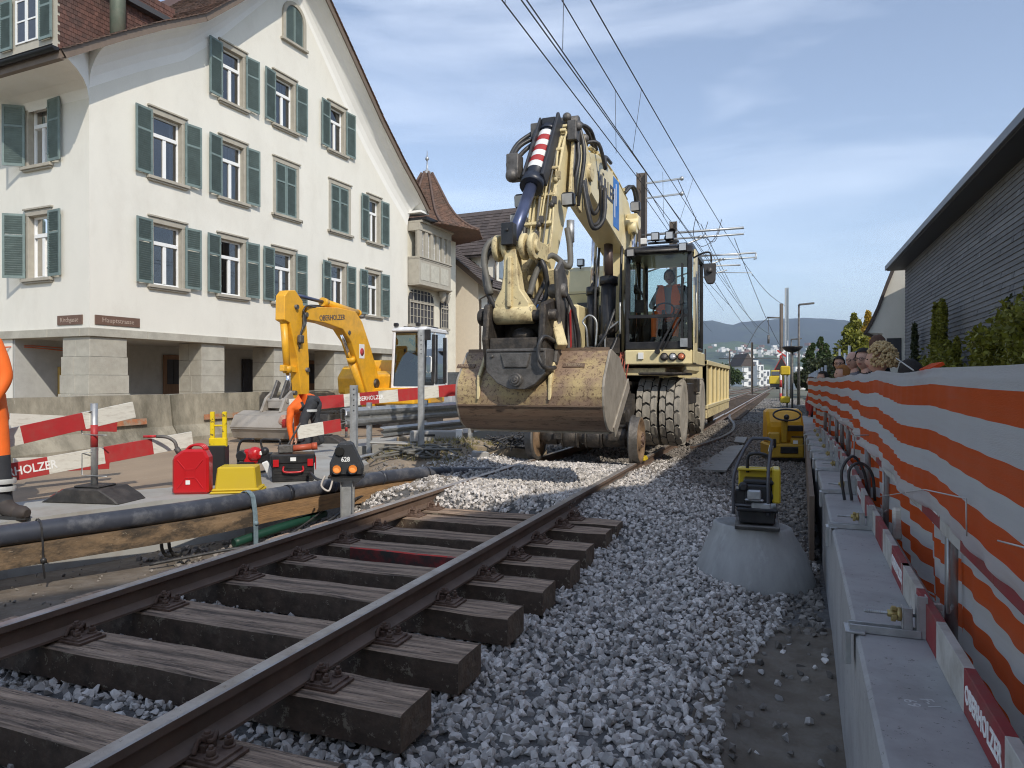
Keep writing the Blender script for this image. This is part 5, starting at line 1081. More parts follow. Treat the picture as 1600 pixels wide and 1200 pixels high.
b = MB(); b.tube([(X1+.05, Yf+.1, Z0+.1), (X1+.06, Yf+.1, Z0+1.2)], .012, 6); b.box((X1+.03, Yf+.12, Z0+.25), (.03, .05, .12)); b.box((X1+.03, Yf+.12, Z0+1.05), (.03, .05, .12)); b.build('door_rail', M['galv'], cab)
# cab inside
b = MB(); b.bbox((X0+.28, Yb-.8, Z0+.35), (X0+.80, Yb-.3, Z0+.50)); b.bbox((X0+.28, Yb-.42, Z0+.5), (X0+.80, Yb-.32, Z0+1.15)); b.bbox((X0+.4, Yb-.5, Z0), (X0+.7, Yb-.2, Z0+.35)); b.bbox((X0+.1, Yb-.7, Z0+.0), (X0+.24, Yb-.2, Z0+.62)); b.bbox((X0+.83, Yb-.7, Z0+.0), (X0+.93, Yb-.2, Z0+.62)); b.build('operator_seat', M['rubber'], cab, bevel=.03)
b = MB(); sc_ = Vector((X0+.52, Yf+.55, Z0+.66)); b.tube([sc_+Vector((.17*math.cos(t), .10*math.sin(t), .13*math.sin(t))) for t in [2*PI*i/20 for i in range(21)]], .014, 6); b.tube([(X0+.52, Yf+.3, Z0), sc_], .03, 8); b.build('steering_wheel', M['rubber'], cab)
b = MB(); b.tube(bez([(X0+.1, Yf+.3, Z0+1.05), (X0+.22, Yf+.3, Z0+.9), (X0+.3, Yf+.3, Z0+.6), (X0+.26, Yf+.3, Z0+.4)]), .018, 6); b.box((X0+.17, Yf+.35, Z0+.72), (.14, .05, .2), rz=.2); b.build('monitor', M['black'], cab)
# boom
def boxbeam(b, P, w, hs_, sidew=None):       # P: list of (y, z) centres along the arm plane, hs_: heights, w: width
    rings = []
    for i, (y, z) in enumerate(P):
        a, c = P[max(i-1, 0)], P[min(i+1, len(P)-1)]; d = Vector((0, c[0]-a[0], c[1]-a[1])).normalized(); n_ = Vector((0, -d.z, d.y)); ww = w[i] if isinstance(w, list) else w
        rings.append([b._v(Vector((sx_*ww/2, y, z))+n_*sz*hs_[i]/2) for sx_, sz in ((-1, -1), (1, -1), (1, 1), (-1, 1))])
    for a, c in zip(rings, rings[1:]):
        for j in range(4): b.face([a[j], a[(j+1) % 4], c[(j+1) % 4], c[j]])
    b.face(rings[0][::-1]); b.face(rings[-1]); return b
b = MB(); boxbeam(b, [(2.05, 1.45), (2.15, 2.4), (2.2, 3.3), (2.15, 3.85)], [.5, .36, .36, .42], [.35, .5, .5, .45]); bl = b.build('lower_boom', M['yellow'], ex, bevel=.02)
b = MB(); b.T = Matrix.Identity(4)
side = [(2.45, 3.45), (2.5, 4.05), (2.2, 4.25), (1.2, 4.42), (.1, 4.45), (-.45, 4.32), (-.72, 4.05), (-.65, 3.85), (-.2, 3.75), (.45, 3.62), (1.55, 3.42), (2.1, 3.3)]
b.prism(side, 'x', -.21, .21); bm_ = b.build('boom', M['yellow'], ex, bevel=.015)
b = MB(); b.bbox((.2115, 1.02, 3.60), (.216, 1.42, 4.38)); b.build('blue_panel', M['bluepaint'], bm_)
b = MB(); b.bbox((.2165, 1.08, 3.75), (.219, 1.13, 4.2)); b.bbox((.2165, 1.18, 3.95), (.219, 1.22, 4.3)); b.build('panel_mark', M['letter_white'], bm_)
text('lettering', 'MÜLLER', .36, M['letter_dark'], bm_, (.214, .56, 4.05), (PI/2, 0, PI/2), bold=.006, sx=.85)
text('lettering', 'GLEISBAU', .10, M['letter_dark'], bm_, (.214, .42, 3.80), (PI/2, 0, PI/2), sx=.85)
def cylinder(par, p0, p1, p2, rb_, rr, bm__, rm, name='cylinder'):
    p0, p1, p2 = Vector(p0), Vector(p1), Vector(p2); d = (p1-p0).normalized(); b = MB(); b.cyl(p0, p1, rb_, 18); b.cyl(p1-d*.10, p1+d*.03, rb_*1.22, 18); b.cyl(p0-d*.02, p0+d*.06, rb_*1.12, 18)
    o = b.build(name, bm__, par, fix=False); b = MB(); b.cyl(p1, p2, rr, 14); b.build('piston_rod', rm, o, fix=False); return o
for x in (-.33, .33):
    cylinder(ex, (x, 1.7, 1.45), (x, 1.85, 2.72), (x, 1.98, 3.72), .095, .05, M['black'], M['chrome'], 'boom_cylinder')
    b = MB(); b.cyl((x-.07, 1.98, 3.75), (x+.07, 1.98, 3.75), .10, 16); b.build('cylinder_eye', M['yellow'], ex)
    b = MB(); b.cyl((x+.08, 1.78, 1.6), (x+.08, 1.95, 3.5), .022, 8); b.build('chrome_pipe', M['chrome'], ex)
cylinder(ex, (0, 1.5, 1.4), (0, 1.62, 2.85), (0, 1.58, 3.5), .125, .075, M['black'], mat('dark_rod', (.10, .07, .06), .4, .5), 'adjusting_cylinder')
b = MB(); b.cyl((-.42, 2.1, 3.85), (.42, 2.1, 3.85), .12, 18); b.cyl((-.3, 2.45, 3.7), (.3, 2.45, 3.7), .16, 18); b.bbox((.22, 2.0, 3.9), (.40, 2.3, 4.0)); b.build('boom_joint', M['yellow'], ex, bevel=.01)
# stick and its cylinder
b = MB(); boxbeam(b, [(-1.0, 4.42), (-1.2, 4.15), (-1.45, 3.6), (-1.8, 2.9), (-2.05, 2.35)], [.28, .32, .32, .30, .26], [.24, .46, .54, .40, .28]); st = b.build('stick', M['yellow'], ex, bevel=.02)
b = MB()
for x in (-.235, .235): b.prism([(-.5, 4.2), (-.5, 3.75), (-1.0, 3.35), (-1.5, 3.45), (-1.35, 4.2), (-1.05, 4.5)], 'x', x-.02, x+.02)
b.cyl((-.3, -.62, 3.98), (.3, -.62, 3.98), .12, 18); b.build('stick_side_plate', M['yellow_dirty'], st, bevel=.008)
P0, P1, P2 = Vector((-.05, -1.44, 4.30)), Vector((-.05, -2.10, 3.46)), Vector((-.05, -2.75, 2.68))
d_ = (P1-P0).normalized()
bc = cylinder(ex, P0, P1, P2, .115, .07, M['bluerodblack'] if 'bluerodblack' in M else mat('dark_blue_cylinder', (.025, .03, .045), .4), M['bluerod'], 'bucket_cylinder')
for k in range(7):
    b = MB(); a = P0+d_*(.10+k*.105); b.lathe([(.118, 0), (.118, .103)], 20, (0, 0, 0), 'z', cap=False)
    o = b.build('warning_stripe', M['red'] if k % 2 else M['white_paint'], bc, fix=False); o.rotation_euler = d_.to_track_quat('Z', 'Y').to_euler(); o.location = a
b = MB(); b.bbox((-.13, -1.50, 4.24), (.05, -1.22, 4.47)); b.bar((-.15, -1.45, 4.45), (-.15, -2.1, 3.55), .03, .12); b.bar((.08, -1.40, 4.47), (.08, -2.05, 3.52), .04, .2); b.build('cylinder_guard', mat('dark_guard', (.03, .032, .038), .5), bc, bevel=.01)
b = MB(); b.ball((.13, -1.25, 4.53), .06); b.cyl((-.2, -1.1, 4.5), (.25, -1.1, 4.5), .09, 14); b.box((-.25, -1.3, 4.35), (.13, .2, .22)); b.box((.24, -1.3, 4.3), (.12, .25, .25)); b.ball((.3, -1.35, 4.36), .06); b.ball((-.27, -1.35, 4.22), .06); b.box((-.3, -2.0, 3.72), (.15, .2, .3)); b.ball((-.3, -2.1, 3.6), .08); b.box((.0, -.35, 4.47), (.26, .3, .12)); b.ball((.1, -.3, 4.56), .07); split(b.build('valve_block', M['greysteel'], st, bevel=.01))
# steel pipes and hoses
rh = random.Random(21)
def pipeset(name, m_, par, lines, r, n=6):
    for ln in lines: b = MB(); b.tube(bez(ln, 5), r, n); b.build(name, m_, par, fix=False)
def onstick(t, x, off):   # t 0..1 down the near face of the stick
    P = [(-1.05, 4.40), (-1.2, 4.15), (-1.45, 3.6), (-1.8, 2.9), (-2.05, 2.35)]; hh = [.13, .25, .29, .21, .15]; s_ = t*(len(P)-1); i = min(int(s_), len(P)-2); f = s_-i
    y = P[i][0]*(1-f)+P[i+1][0]*f; z = P[i][1]*(1-f)+P[i+1][1]*f; d = Vector((0, P[i+1][0]-P[i][0], P[i+1][1]-P[i][1])).normalized(); n_ = Vector((0, d.z, -d.y)); hf = hh[i]*(1-f)+hh[i+1]*f
    return Vector((x, y, z))+n_*(hf+off)
for k in range(9):
    x = -.16+k*.042; t0, t1 = rh.uniform(.05, .3), rh.uniform(.7, .98); ln = [onstick(t0+(t1-t0)*j/5, x+(rh.uniform(-.018, .018) if 0 < j < 5 else 0), .02+rh.uniform(0, .03)) for j in range(6)]
    pipeset('hydraulic_pipe', M['yellow_dirty'] if k % 3 else M['greyhose'], st, [ln], rh.choice([.010, .013, .016]))
for k in range(7): 
    t = .12+k*.125; b = MB(); p = onstick(t, 0, .028); b.box(p, (.34, .05, .05), rx=-.6); b.build('pipe_clamp', M['yellow_dirty'], st, bevel=.006)
for k in range(6): t = rh.uniform(.25, .9); p = onstick(t, rh.uniform(-.12, .18), .06); b = MB(); b.ball(p, .035); b.box(p+Vector((.03, 0, .05)), (.05, .05, .09)); b.build('pipe_coupling', M['greysteel'] if k % 2 else M['yellow_dirty'], st)
HOSES = [[(-.22, -1.35, 4.3), (-.42, -1.5, 4.15), (-.46, -1.75, 3.85), (-.33, -2.0, 3.62)], [(-.20, -1.38, 4.25), (-.36, -1.55, 4.05), (-.40, -1.8, 3.8), (-.3, -2.05, 3.6)], [(-.25, -1.3, 4.4), (-.47, -1.45, 4.2), (-.50, -1.7, 3.9), (-.36, -2.0, 3.7)],
 [(.24, -1.25, 4.4), (.30, -1.3, 4.0), (.27, -1.35, 3.7), (.25, -1.3, 3.5)], [(.28, -1.2, 4.4), (.35, -1.22, 4.05), (.30, -1.25, 3.6), (.26, -1.2, 3.4)], [(.22, -1.28, 4.35), (.25, -1.35, 3.95), (.22, -1.4, 3.65), (.2, -1.4, 3.45)],
 [(.27, -1.0, 3.75), (.33, -1.0, 3.4), (.40, -.95, 3.15), (.50, -.8, 3.3), (.47, -.6, 3.75)], [(.25, -.9, 3.8), (.31, -.9, 3.45), (.36, -.85, 3.22), (.44, -.7, 3.35), (.42, -.55, 3.8)], [(.24, -.8, 3.85), (.28, -.8, 3.6), (.34, -.7, 3.4), (.40, -.55, 3.6), (.36, -.45, 3.9)],
 [(.1, -.3, 4.5), (.28, -.2, 4.5), (.33, .0, 4.2), (.3, .1, 4.4), (.27, .6, 4.46)], [(-.1, -.6, 4.4), (.0, -.45, 4.75), (.1, -.2, 4.72), (.14, .1, 4.5)], [(0, -.7, 4.4), (.08, -.5, 4.68), (.18, -.25, 4.68), (.2, .0, 4.48)]]
pipeset('hydraulic_hose', M['hose'], ex, HOSES, .028, 8)
pipeset('hydraulic_hose', M['hose'], ex, [[(.02, -2.25, 2.75), (.12, -2.3, 2.6), (.16, -2.2, 2.35), (.12, -2.5, 2.0), (.16, -2.6, 1.8)], [(-.2, -2.6, 2.7), (-.34, -2.75, 2.55), (-.32, -2.85, 2.2), (-.22, -2.8, 1.95)], [(.05, -2.35, 2.65), (.2, -2.4, 2.45), (.22, -2.35, 2.15), (.15, -2.6, 1.85)]], .03, 8)
pipeset('hydraulic_hose', M['greyhose'], ex, [[(.28, -1.75, 3.0), (.33, -1.8, 2.75), (.36, -1.95, 2.5), (.2, -2.1, 2.62), (.12, -2.35, 2.45), (.1, -2.6, 2.1)], [(-.14, -2.4, 2.75), (-.3, -2.7, 2.72), (-.36, -2.8, 2.5), (-.26, -2.85, 2.1)]], .036, 8)
pipeset('boom_pipe', M['yellow_dirty'], bm_, [[(x, -.3, 4.44), (x, .3, 4.50), (x, 1.3, 4.46), (x, 2.2, 4.3)] for x in (-.12, -.04, .05, .13, .18)], .018)
for k in range(5): b = MB(); b.box((.02, .1+k*.45, 4.47-.02*k), (.38, .04, .05)); b.build('pipe_clamp', M['yellow_dirty'], bm_)
pipeset('boom_pipe', M['hose'], bm_, [[(.2, 1.95, 4.34), (.3, 2.15, 4.5), (.34, 2.4, 4.3), (.3, 2.45, 3.6), (.28, 2.5, 2.6)], [(.12, 2.0, 4.36), (.24, 2.2, 4.52), (.28, 2.45, 4.3), (.24, 2.5, 3.5), (.22, 2.5, 2.6)]], .026)
for p, m_ in ((at(815, 315, -.25), 'black'), (at(888, 312, .28), 'greysteel'), (Vector((.42, 1.75, 4.05)), 'black'), (at(808, 345, -.3), 'black')):
    b = MB(); b.box(p, (.16, .12, .17), rx=.15); lt = b.build('work_light', M['black'], st, bevel=.025); b = MB(); b.box(p+Vector((0, -.064, -.01)), (.125, .01, .13), rx=.15); b.build('lens', M['lamp'], lt)
b = MB(); b.cyl((.25, -1.5, 3.15), (.25, -1.5, 2.88), .05, 12); b.cyl((.25, -1.5, 2.9), (.25, -1.5, 2.82), .035, 10); b.build('accumulator', M['galv'], st)
# linkage
b = MB()
for x in (-.22, -.11, .09, .19): b.cyl((x-.03, -2.72, 2.62), (x+.03, -2.72, 2.62), .145, 22)
b.cyl((-.27, -2.72, 2.62), (.25, -2.72, 2.62), .07, 14)
for x in (-.19, .16): b.bar((x, -2.72, 2.62), (x, -2.15, 2.62), .05, .2)
b.build('linkage_knuckle', M['yellow_dirty'], ex, bevel=.01)
b = MB(); b.box((-.05, -2.84, 2.74), (.14, .12, .24)); b.cyl((-.05, -2.92, 2.78), (-.05, -2.89, 2.78), .02, 8); b.build('rod_eye', M['black'], ex, bevel=.015)
b = MB(); lk = [(-.07, 2.58), (.07, 2.58), (.085, 2.3), (.11, 2.15), (.215, 2.0), (.22, 1.84), (-.20, 1.84), (-.195, 2.0), (-.11, 2.15), (-.085, 2.3)]
b.prism([(x-.04, z) for x, z in lk], 'y', -2.83, -2.66); b.cyl((-.235, -2.76, 1.88), (.215, -2.76, 1.88), .105, 20); b.bar((-.04, -2.84, 2.5), (-.04, -2.85, 1.95), .05, .05); b.build('bucket_link', M['yellow_dirty'], ex, bevel=.012)
b = MB()
for x in (-.28, .36): b.prism([(-2.92, 1.98), (-2.6, 2.06), (-2.3, 1.85), (-2.2, 1.5), (-2.45, 1.25), (-2.9, 1.3), (-2.98, 1.6)], 'x', x-.035, x+.035)
b.bbox((-.245, -2.94, 1.44), (.325, -2.3, 1.62)); b.bbox((-.245, -2.5, 1.5), (.325, -2.4, 1.95)); b.cyl((-.40, -2.78, 1.86), (.48, -2.78, 1.86), .065, 16); b.cyl((-.42, -2.78, 1.86), (-.34, -2.78, 1.86), .095, 16); b.cyl((-.24, -2.5, 1.85), (.32, -2.5, 1.85), .06, 14)
b.ball((.04, -2.62, 1.66), .11, 12, 8, (1.3, 1, .8)); cp_ = b.build('quick_coupler', M['grease'], ex, bevel=.018)
b = MB(); b.prism([(-.25, 1.50), (.42, 1.50), (.42, 1.24), (.30, 1.12), (.19, 1.07), (.02, 1.07), (-.12, 1.13), (-.25, 1.26)], 'y', -3.0, -2.66); b.prism([(-.08, 1.45), (.26, 1.45), (.22, 1.30), (-.04, 1.30)], 'y', -3.02, -2.998); b.cyl((.10, -3.05, 1.17), (.10, -2.7, 1.17), .07, 20); b.cyl((.10, -3.07, 1.17), (.10, -3.04, 1.17), .045, 14); b.cyl((.10, -3.08, 1.17), (.10, -3.06, 1.17), .02, 8); b.bar((-.24, -3.0, 1.48), (.41, -3.0, 1.48), .03, .03); b.cyl((-.18, -3.02, 1.42), (-.18, -2.99, 1.42), .02, 6); b.cyl((.36, -3.02, 1.42), (.36, -2.99, 1.42), .02, 6); b.build('tilt_head', M['greysteel'], ex, bevel=.025)
b = MB(); b.prism([(-2.7, 2.36), (-2.5, 2.5), (-2.3, 2.3), (-2.25, 1.8), (-2.15, 1.4), (-2.45, 1.18), (-2.75, 1.35), (-2.6, 1.8)], 'x', .405, .455); b.prism([(-2.45, 2.05), (-2.2, 2.0), (-2.1, 1.6), (-2.3, 1.25), (-2.5, 1.5)], 'x', .49, .53); b.cyl((.3, -2.5, 2.15), (.5, -2.5, 2.15), .08, 14); b.build('coupler_side_plate', M['greysteel'], ex, bevel=.02)
b = MB(); b.prism([(-2.5, 1.9), (-2.45, 1.95), (-2.42, 1.55), (-2.47, 1.5)], 'x', .531, .536); b.build('red_mark', M['red'], cp_)
pipeset('coupler_hose', M['hose'], cp_, [[(.45, -2.5, 2.2), (.56, -2.4, 1.9), (.58, -2.3, 1.5), (.5, -2.4, 1.2)], [(-.36, -2.6, 2.3), (-.42, -2.5, 2.0), (-.38, -2.5, 1.6)], [(.44, -2.6, 1.55), (.40, -3.0, 1.62), (.36, -3.06, 1.45), (.42, -3.04, 1.3), (.46, -2.8, 1.3)]], .024)
b = MB(); b.bar((-.12, -2.35, 2.5), (-.1, -2.1, 2.2), .3, .3); b.prism([(-2.2, 2.45), (-1.75, 2.5), (-1.8, 2.05), (-2.1, 1.95)], 'x', .1, .32); b.build('stick_end', M['yellow_dirty'], st, bevel=.02)
# bucket
BX0, BX1 = -.66, .98
prof = [(q_.y, q_.z) for q_ in bez([(0, -2.42, .60), (0, -2.62, .635), (0, -2.76, .74), (0, -2.84, .90)], 4)]+[(-2.855, 1.0), (-2.85, 1.10), (-2.82, 1.18), (-2.56, 1.48), (-2.5, 1.50), (-2.1, 1.42), (-1.68, 1.14)]; nlow = 12
b = MB(); t_ = .02
inner = [(y+.018*(1 if i < 16 else 0), z+(.012 if i < 3 else -.01 if i > 15 else 0)) for i, (y, z) in enumerate(prof)]
for i, ((y0, z0), (y1, z1)) in enumerate(zip(prof, prof[1:])):
    b.m(1 if i < nlow else 0); b.smooth = i < 14; b.poly([(BX0, y0, z0), (BX1, y0, z0), (BX1, y1, z1), (BX0, y1, z1)])
    (a0, c0), (a1, c1) = inner[i], inner[i+1]; b.smooth = False; b.m(1); b.poly([(BX0, a0, c0), (BX1, a0, c0), (BX1, a1, c1), (BX0, a1, c1)])
bk = b.build('bucket', [M['bucket'], M['bucket_dark']], ex, fix=False)
for x, s_ in ((BX0, -1), (BX1, 1)):
    b = MB(); b.prism([(y, z) for y, z in prof], 'x', x, x+s_*.025); b.build('bucket_end_plate', M['bucket_end'], bk, bevel=.004)
b = MB(); b.bar((BX1+.03, -2.42, .60), (BX1+.03, -1.66, 1.13), .02, .14, (0, 0, 1)); b.bar((BX0-.03, -2.42, .60), (BX0-.03, -1.66, 1.13), .02, .14); b.bbox((BX0, -2.5, .585), (BX1, -2.36, .61)); b.build('cutting_edge', M['bucket_end'], bk, bevel=.004)
b = MB(); b.bbox((BX0, -2.838, .885), (BX1, -2.846, .897)); b.bbox((BX0, -2.55, 1.48), (BX1, -2.50, 1.52)); b.build('weld_seam', M['bucket_dark'], bk)
b = MB(); b.prism([(-2.88, .95), (-2.87, 1.2), (-2.66, 1.46), (-2.55, 1.5), (-2.6, 1.3), (-2.8, 1.1)], 'x', .40, .44); b.prism([(-2.88, .95), (-2.87, 1.2), (-2.66, 1.46), (-2.55, 1.5), (-2.6, 1.3), (-2.8, 1.1)], 'x', -.42, -.38); b.bar((.50, -2.70, 1.52), (.34, -2.5, 1.9), .12, .1); split(b.build('bucket_bracket', M['yellow_dirty'], bk, bevel=.01))
nrm = 0
for x, w_, tx in ((.64, .24, 'TIEFBAU'), (-.62, .22, 'MÜLLER')):
    b = MB(); b.box((x, -2.703, 1.325), (w_, .012, .055), rx=-math.atan2(.26, .30)); pl_ = b.build('name_plate', M['bucket_dark'], bk, bevel=.002)
    text('lettering', tx, .05, mat('tan_lettering', (.34, .26, .18), .7), pl_, (x, -2.709, 1.330), (PI/2-math.atan2(.26, .30), 0, 0), ext=.003)
# orange straps beside the cab
b = MB()
for k in range(7): x = .28+k*.022; b.tube(bez([(x, 1.25, 1.62), (x+rh.uniform(-.03, .03), 1.1, 1.45), (x+rh.uniform(-.04, .04), 1.08, 1.2), (x+.02, 1.1, 1.02)]), .012, 5)
split(b.build('lashing_strap', mat('red_brown_strap', (.35, .09, .06), .8), ex, fix=False))
b = MB(); b.box((.16, 1.25, 1.72), (.22, .1, .26)); b.box((-.24, 1.3, 1.62), (.18, .1, .2)); b.ball((.12, 1.3, 2.02), .12); b.ball((.0, 1.2, 1.85), .07); split(b.build('swivel_valve', M['grease'], ex, bevel=.012))
pipeset('chrome_hose_pipe', M['galv'], ex, [[(-.27, 1.3, 1.65), (-.27, 1.2, 2.0), (-.33, 1.2, 2.12), (-.22, 1.2, 2.22), (-.1, 1.2, 2.1), (-.12, 1.2, 1.7)], [(.05, 1.2, 1.5), (.06, 1.15, 1.9), (.2, 1.15, 2.05), (.27, 1.15, 2.1)], [(.3, 1.12, 1.9), (.3, 1.12, 2.4)]], .016)
pipeset('hydraulic_hose', M['hose'], ex, [[(-.1, 1.2, 1.5), (-.02, 1.0, 1.7), (.1, 1.0, 1.9), (.2, 1.2, 2.3)], [(-.2, 1.2, 1.5), (-.1, .95, 1.6), (.15, 1.0, 1.6), (.25, 1.2, 1.9)], [(.2, 1.6, 1.5), (.22, 1.5, 2.3), (.2, 1.7, 3.4)], [(-.2, 1.6, 1.5), (-.2, 1.5, 2.5), (-.18, 1.7, 3.4)], [(-.3, .9, 1.0), (-.1, .6, .8), (.2, .7, .9)]], .022)

# driver
dv = thing('person', 'excavator driver in orange vest and grey shirt seated in the cab', 'person', EO+Vector((X0+.54, Yb-.62, Z0+.52)), 0)
V = {'pelvis': ((0, 0, .08), (.15, .12)), 'chest': ((0, .03, .42), (.17, .12)), 'neck': ((0, .0, .58), .06), 'headbase': ((0, -.02, .63), .055)}
E_ = [('pelvis', 'chest'), ('chest', 'neck'), ('neck', 'headbase')]; sg = {('pelvis', 'chest'): 3, ('chest', 'neck'): 3, ('neck', 'headbase'): 0}
for t, k in (('l', -1), ('r', 1)):
    V['sh'+t] = ((k*.19, .03, .50), .065); V['el'+t] = ((k*.30, -.05, .26), .05); V['wr'+t] = ((k*.20, -.30, .20), .036); V['hip'+t] = ((k*.10, -.02, .06), .095); V['kn'+t] = ((k*.17, -.42, .10), .07); V['an'+t] = ((k*.17, -.50, -.32), .048); V['to'+t] = ((k*.18, -.66, -.38), .045)
    E_ += [('chest', 'sh'+t), ('sh'+t, 'el'+t), ('el'+t, 'wr'+t), ('pelvis', 'hip'+t), ('hip'+t, 'kn'+t), ('kn'+t, 'an'+t), ('an'+t, 'to'+t)]
    for e in (('chest', 'sh'+t), ('sh'+t, 'el'+t), ('el'+t, 'wr'+t)): sg[e] = 3
    for e in (('pelvis', 'hip'+t), ('hip'+t, 'kn'+t)): sg[e] = 4
    sg[('kn'+t, 'an'+t)] = 4; sg[('an'+t, 'to'+t)] = 5
    hand(V, E_, 'wr'+t, (k*.17, -.37, .21), [(k*(.12+.015*i), -.43+.005*i, .20-.012*i) for i in range(4)]+[(k*.12, -.37, .23)], t, sg)
body, fd = skinbody('body', V, E_, [M['skin'], M['eye'], M['lips'], M['shirt'], M['orange'], M['navy']], sg, dv, ((0, -.03, .74), -PI/2, 1.0)); hair(body, (0, -.03, .74), fd, 1.0, mat('brown_hair', (.06, .04, .03), .8), 'short')
b = MB()
for k in (-1, 1): b.prism([(k*.05, .10), (k*.20, .10), (k*.20, .42), (k*.14, .60), (k*.07, .58), (k*.05, .40)], 'y', -.165, -.145); 
for k in (-1, 1): b.prism([(k*.12, .58), (k*.19, .57), (k*.2, .3), (k*.2, .1), (k*.13, .1)], 'y', .18, .19)
for k in (-1, 1): b.bar((k*.14, -.15, .59), (k*.14, .19, .59), .1, .02)
b.build('vest', M['orange'], dv, bevel=.01)

# ================================================================ wagon behind the excavator
wg = thing('flat_wagon', 'pale yellow works wagon with open framed sides behind the excavator', 'wagon', (-2.735, 15.6, 0))
b = MB(); b.bbox((-1.19, 0, .35), (1.19, .12, .62)); b.bbox((1.07, .12, .35), (1.19, 6.4, .55)); b.bbox((-1.19, .12, .35), (-1.07, 6.4, .55)); b.bbox((-1.07, .12, .45), (1.07, 6.4, .55)); b.build('underframe', M['yellow_dirty'], wg, bevel=.01)
b = MB(); b.bbox((-1.19, .0, .62), (1.19, .04, 1.5)); b.build('end_panel', M['yellow'], wg)
for x in (-1.19, 1.09):
    for k in range(7): b = MB(); b.bbox((x, .0+k*1.05, .62), (x+.10, .12+k*1.05, 1.5)); b.build('side_post', M['yellow'], wg, bevel=.008)
    b = MB(); b.bbox((x-.02, -.03, 1.5), (x+.12, 6.45, 1.60)); b.bbox((x-.02, -.03, .56), (x+.12, 6.45, .64)); b.build('side_rail', M['yellow'], wg, bevel=.008)
    b = MB(); b.bbox((x+.03, .12, .64), (x+.05, 6.3, 1.5)); b.build('side_panel', mat('ochre_side', (.50, .40, .18), .6), wg)
b = MB(); b.bbox((-1.19, -.03, 1.5), (1.19, .06, 1.6)); b.build('end_rail', M['yellow'], wg)
for y in (1.3, 5.2):
    for sg_ in (-1, 1):
        b = MB(); b.lathe([(.05, sg_*-.06), (.3, sg_*-.055), (.34, sg_*-.06), (.34, sg_*-.03), (.31, sg_*-.025), (.3, sg_*.07), (.05, sg_*.06)], 28, (sg_*.765, y, .31), 'x'); b.build('wheel', M['railwheel'], wg)
    b = MB(); b.cyl((-.7, y, .31), (.7, y, .31), .07, 10); b.build('axle', M['grease'], wg)
# ================================================================ left side: barriers, planks, tools
def camrz(dx, dy): return math.atan2(dy, dx)+AZ
ZR = .05
def gp(px, py, z=ZR): return pz(px, py, z)
# concrete barriers
bprof = [(-.30, 0), (.30, 0), (.30, .08), (.16, .30), (.10, .87), (-.10, .87), (-.16, .30), (-.30, .08)]
bpts = [(-9.55, 3.4), (-10.02, 6.4), (-10.45, 9.75), (-10.62, 13.2), (-10.7, 16.6), (-10.75, 20.0), (-10.75, 23.4)]
blab = ['weathered concrete barrier at the left edge behind the left worker', 'stained concrete barrier behind the left plank fence', 'concrete barrier with faded orange stripe right of the chipped joint', 'concrete barrier behind the yellow excavator arm', 'concrete barrier behind the yellow excavator boom foot', 'farthest concrete barrier beside the white cab']
for i, ((u0, v0), (u1, v1)) in enumerate(zip(bpts, bpts[1:])):
    L_ = math.hypot(u1-u0, v1-v0)-.05; t = thing('concrete_barrier', blab[i], 'barrier', ((u0+u1)/2, (v0+v1)/2, ZR), math.atan2(v1-v0, u1-u0), 'concrete barriers along the road'); n = 26
    b = MB(); b.smooth = False; rings = []
    for k in range(n+1):
        x = -L_/2+L_*k/n; ed_ = min(k, n-k); ch_ = [0, .0][0]
        rg = []
        for j, (y, z) in enumerate(bprof):
            jz = (vnoise(x*5, j*3.1+i*7, 1, 31)-.5)*.022*(1 if z > .2 else .3); cut = -.05*rng.random()*(1 if (ed_ == 0 and z > .6) else 0)
            rg.append(b._v((x - (jz if ed_ else 0), y*(1+jz*.6), z+jz*.5+cut)))
        rings.append(rg)
    for a, c in zip(rings, rings[1:]):
        for j in range(8): b.face([a[j], a[(j+1) % 8], c[(j+1) % 8], c[j]])
    b.face(rings[0][::-1]); b.face(rings[-1]); b.build('body', M['barrier'], t, bevel=0)
    if i in (1, 2): 
        b = MB(); b.box((.4*L_*(-.3 if i == 2 else .32), -.196, .42), (L_*.34, .012, .10), rx=-.10); b.build('orange_stripe', mat('faded_orange_stripe', (.42, .17, .08), .9, var=.2, scale=9, dirt=(.33, .27, .2), damt=1, dscale=6, dthr=(.42, .56)), t)
# plank builder: painted red and white sections along local x
def plank(name, label, p0, p1, h, pattern, letter=None, lsec=None, th=.028, group=None, face=-1, lsize=.1, lx=None, dull=False):
    p0, p1 = Vector(p0), Vector(p1); d = p1-p0; L_ = d.length; t = thing(name, label, 'plank', p0, 0, group)
    x = d.normalized(); yv = Vector((0, 0, 1)).cross(x).normalized(); zv = x.cross(yv); T = Matrix((x, yv, zv)).transposed().to_4x4()
    n = len(pattern); tot = sum(w for c, w in pattern); a = 0; sect = {'W': [], 'R': []}
    for i, (c, w) in enumerate(pattern):
        e = a+w/tot*L_; b = MB(); b.T = T; z0 = -h/2+(vnoise(a*3, 0, 1, 3)-.5)*.004
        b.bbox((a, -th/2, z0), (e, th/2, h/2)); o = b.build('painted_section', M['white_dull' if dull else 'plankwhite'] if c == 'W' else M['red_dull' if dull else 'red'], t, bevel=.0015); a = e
        if letter and i == lsec:
            cx = (a-w/tot*L_/2) if lx is None else lx
            loc = T @ Vector((cx, face*(th/2+.001), 0)); lt = text('lettering', letter, lsize, M['letter_white'], o, loc, (0, 0, 0), ext=.001, bold=.002, sx=.92)
            fx = x if face < 0 else -x; up = zv; nn = fx.cross(up); lt.matrix_local = Matrix.Translation(loc) @ Matrix((fx, up, fx.cross(up))).transposed().to_4x4() @ Matrix.Diagonal((.82, 1, 1, 1))
    return t
WRP = lambda s: [(c, 1) for c in s]
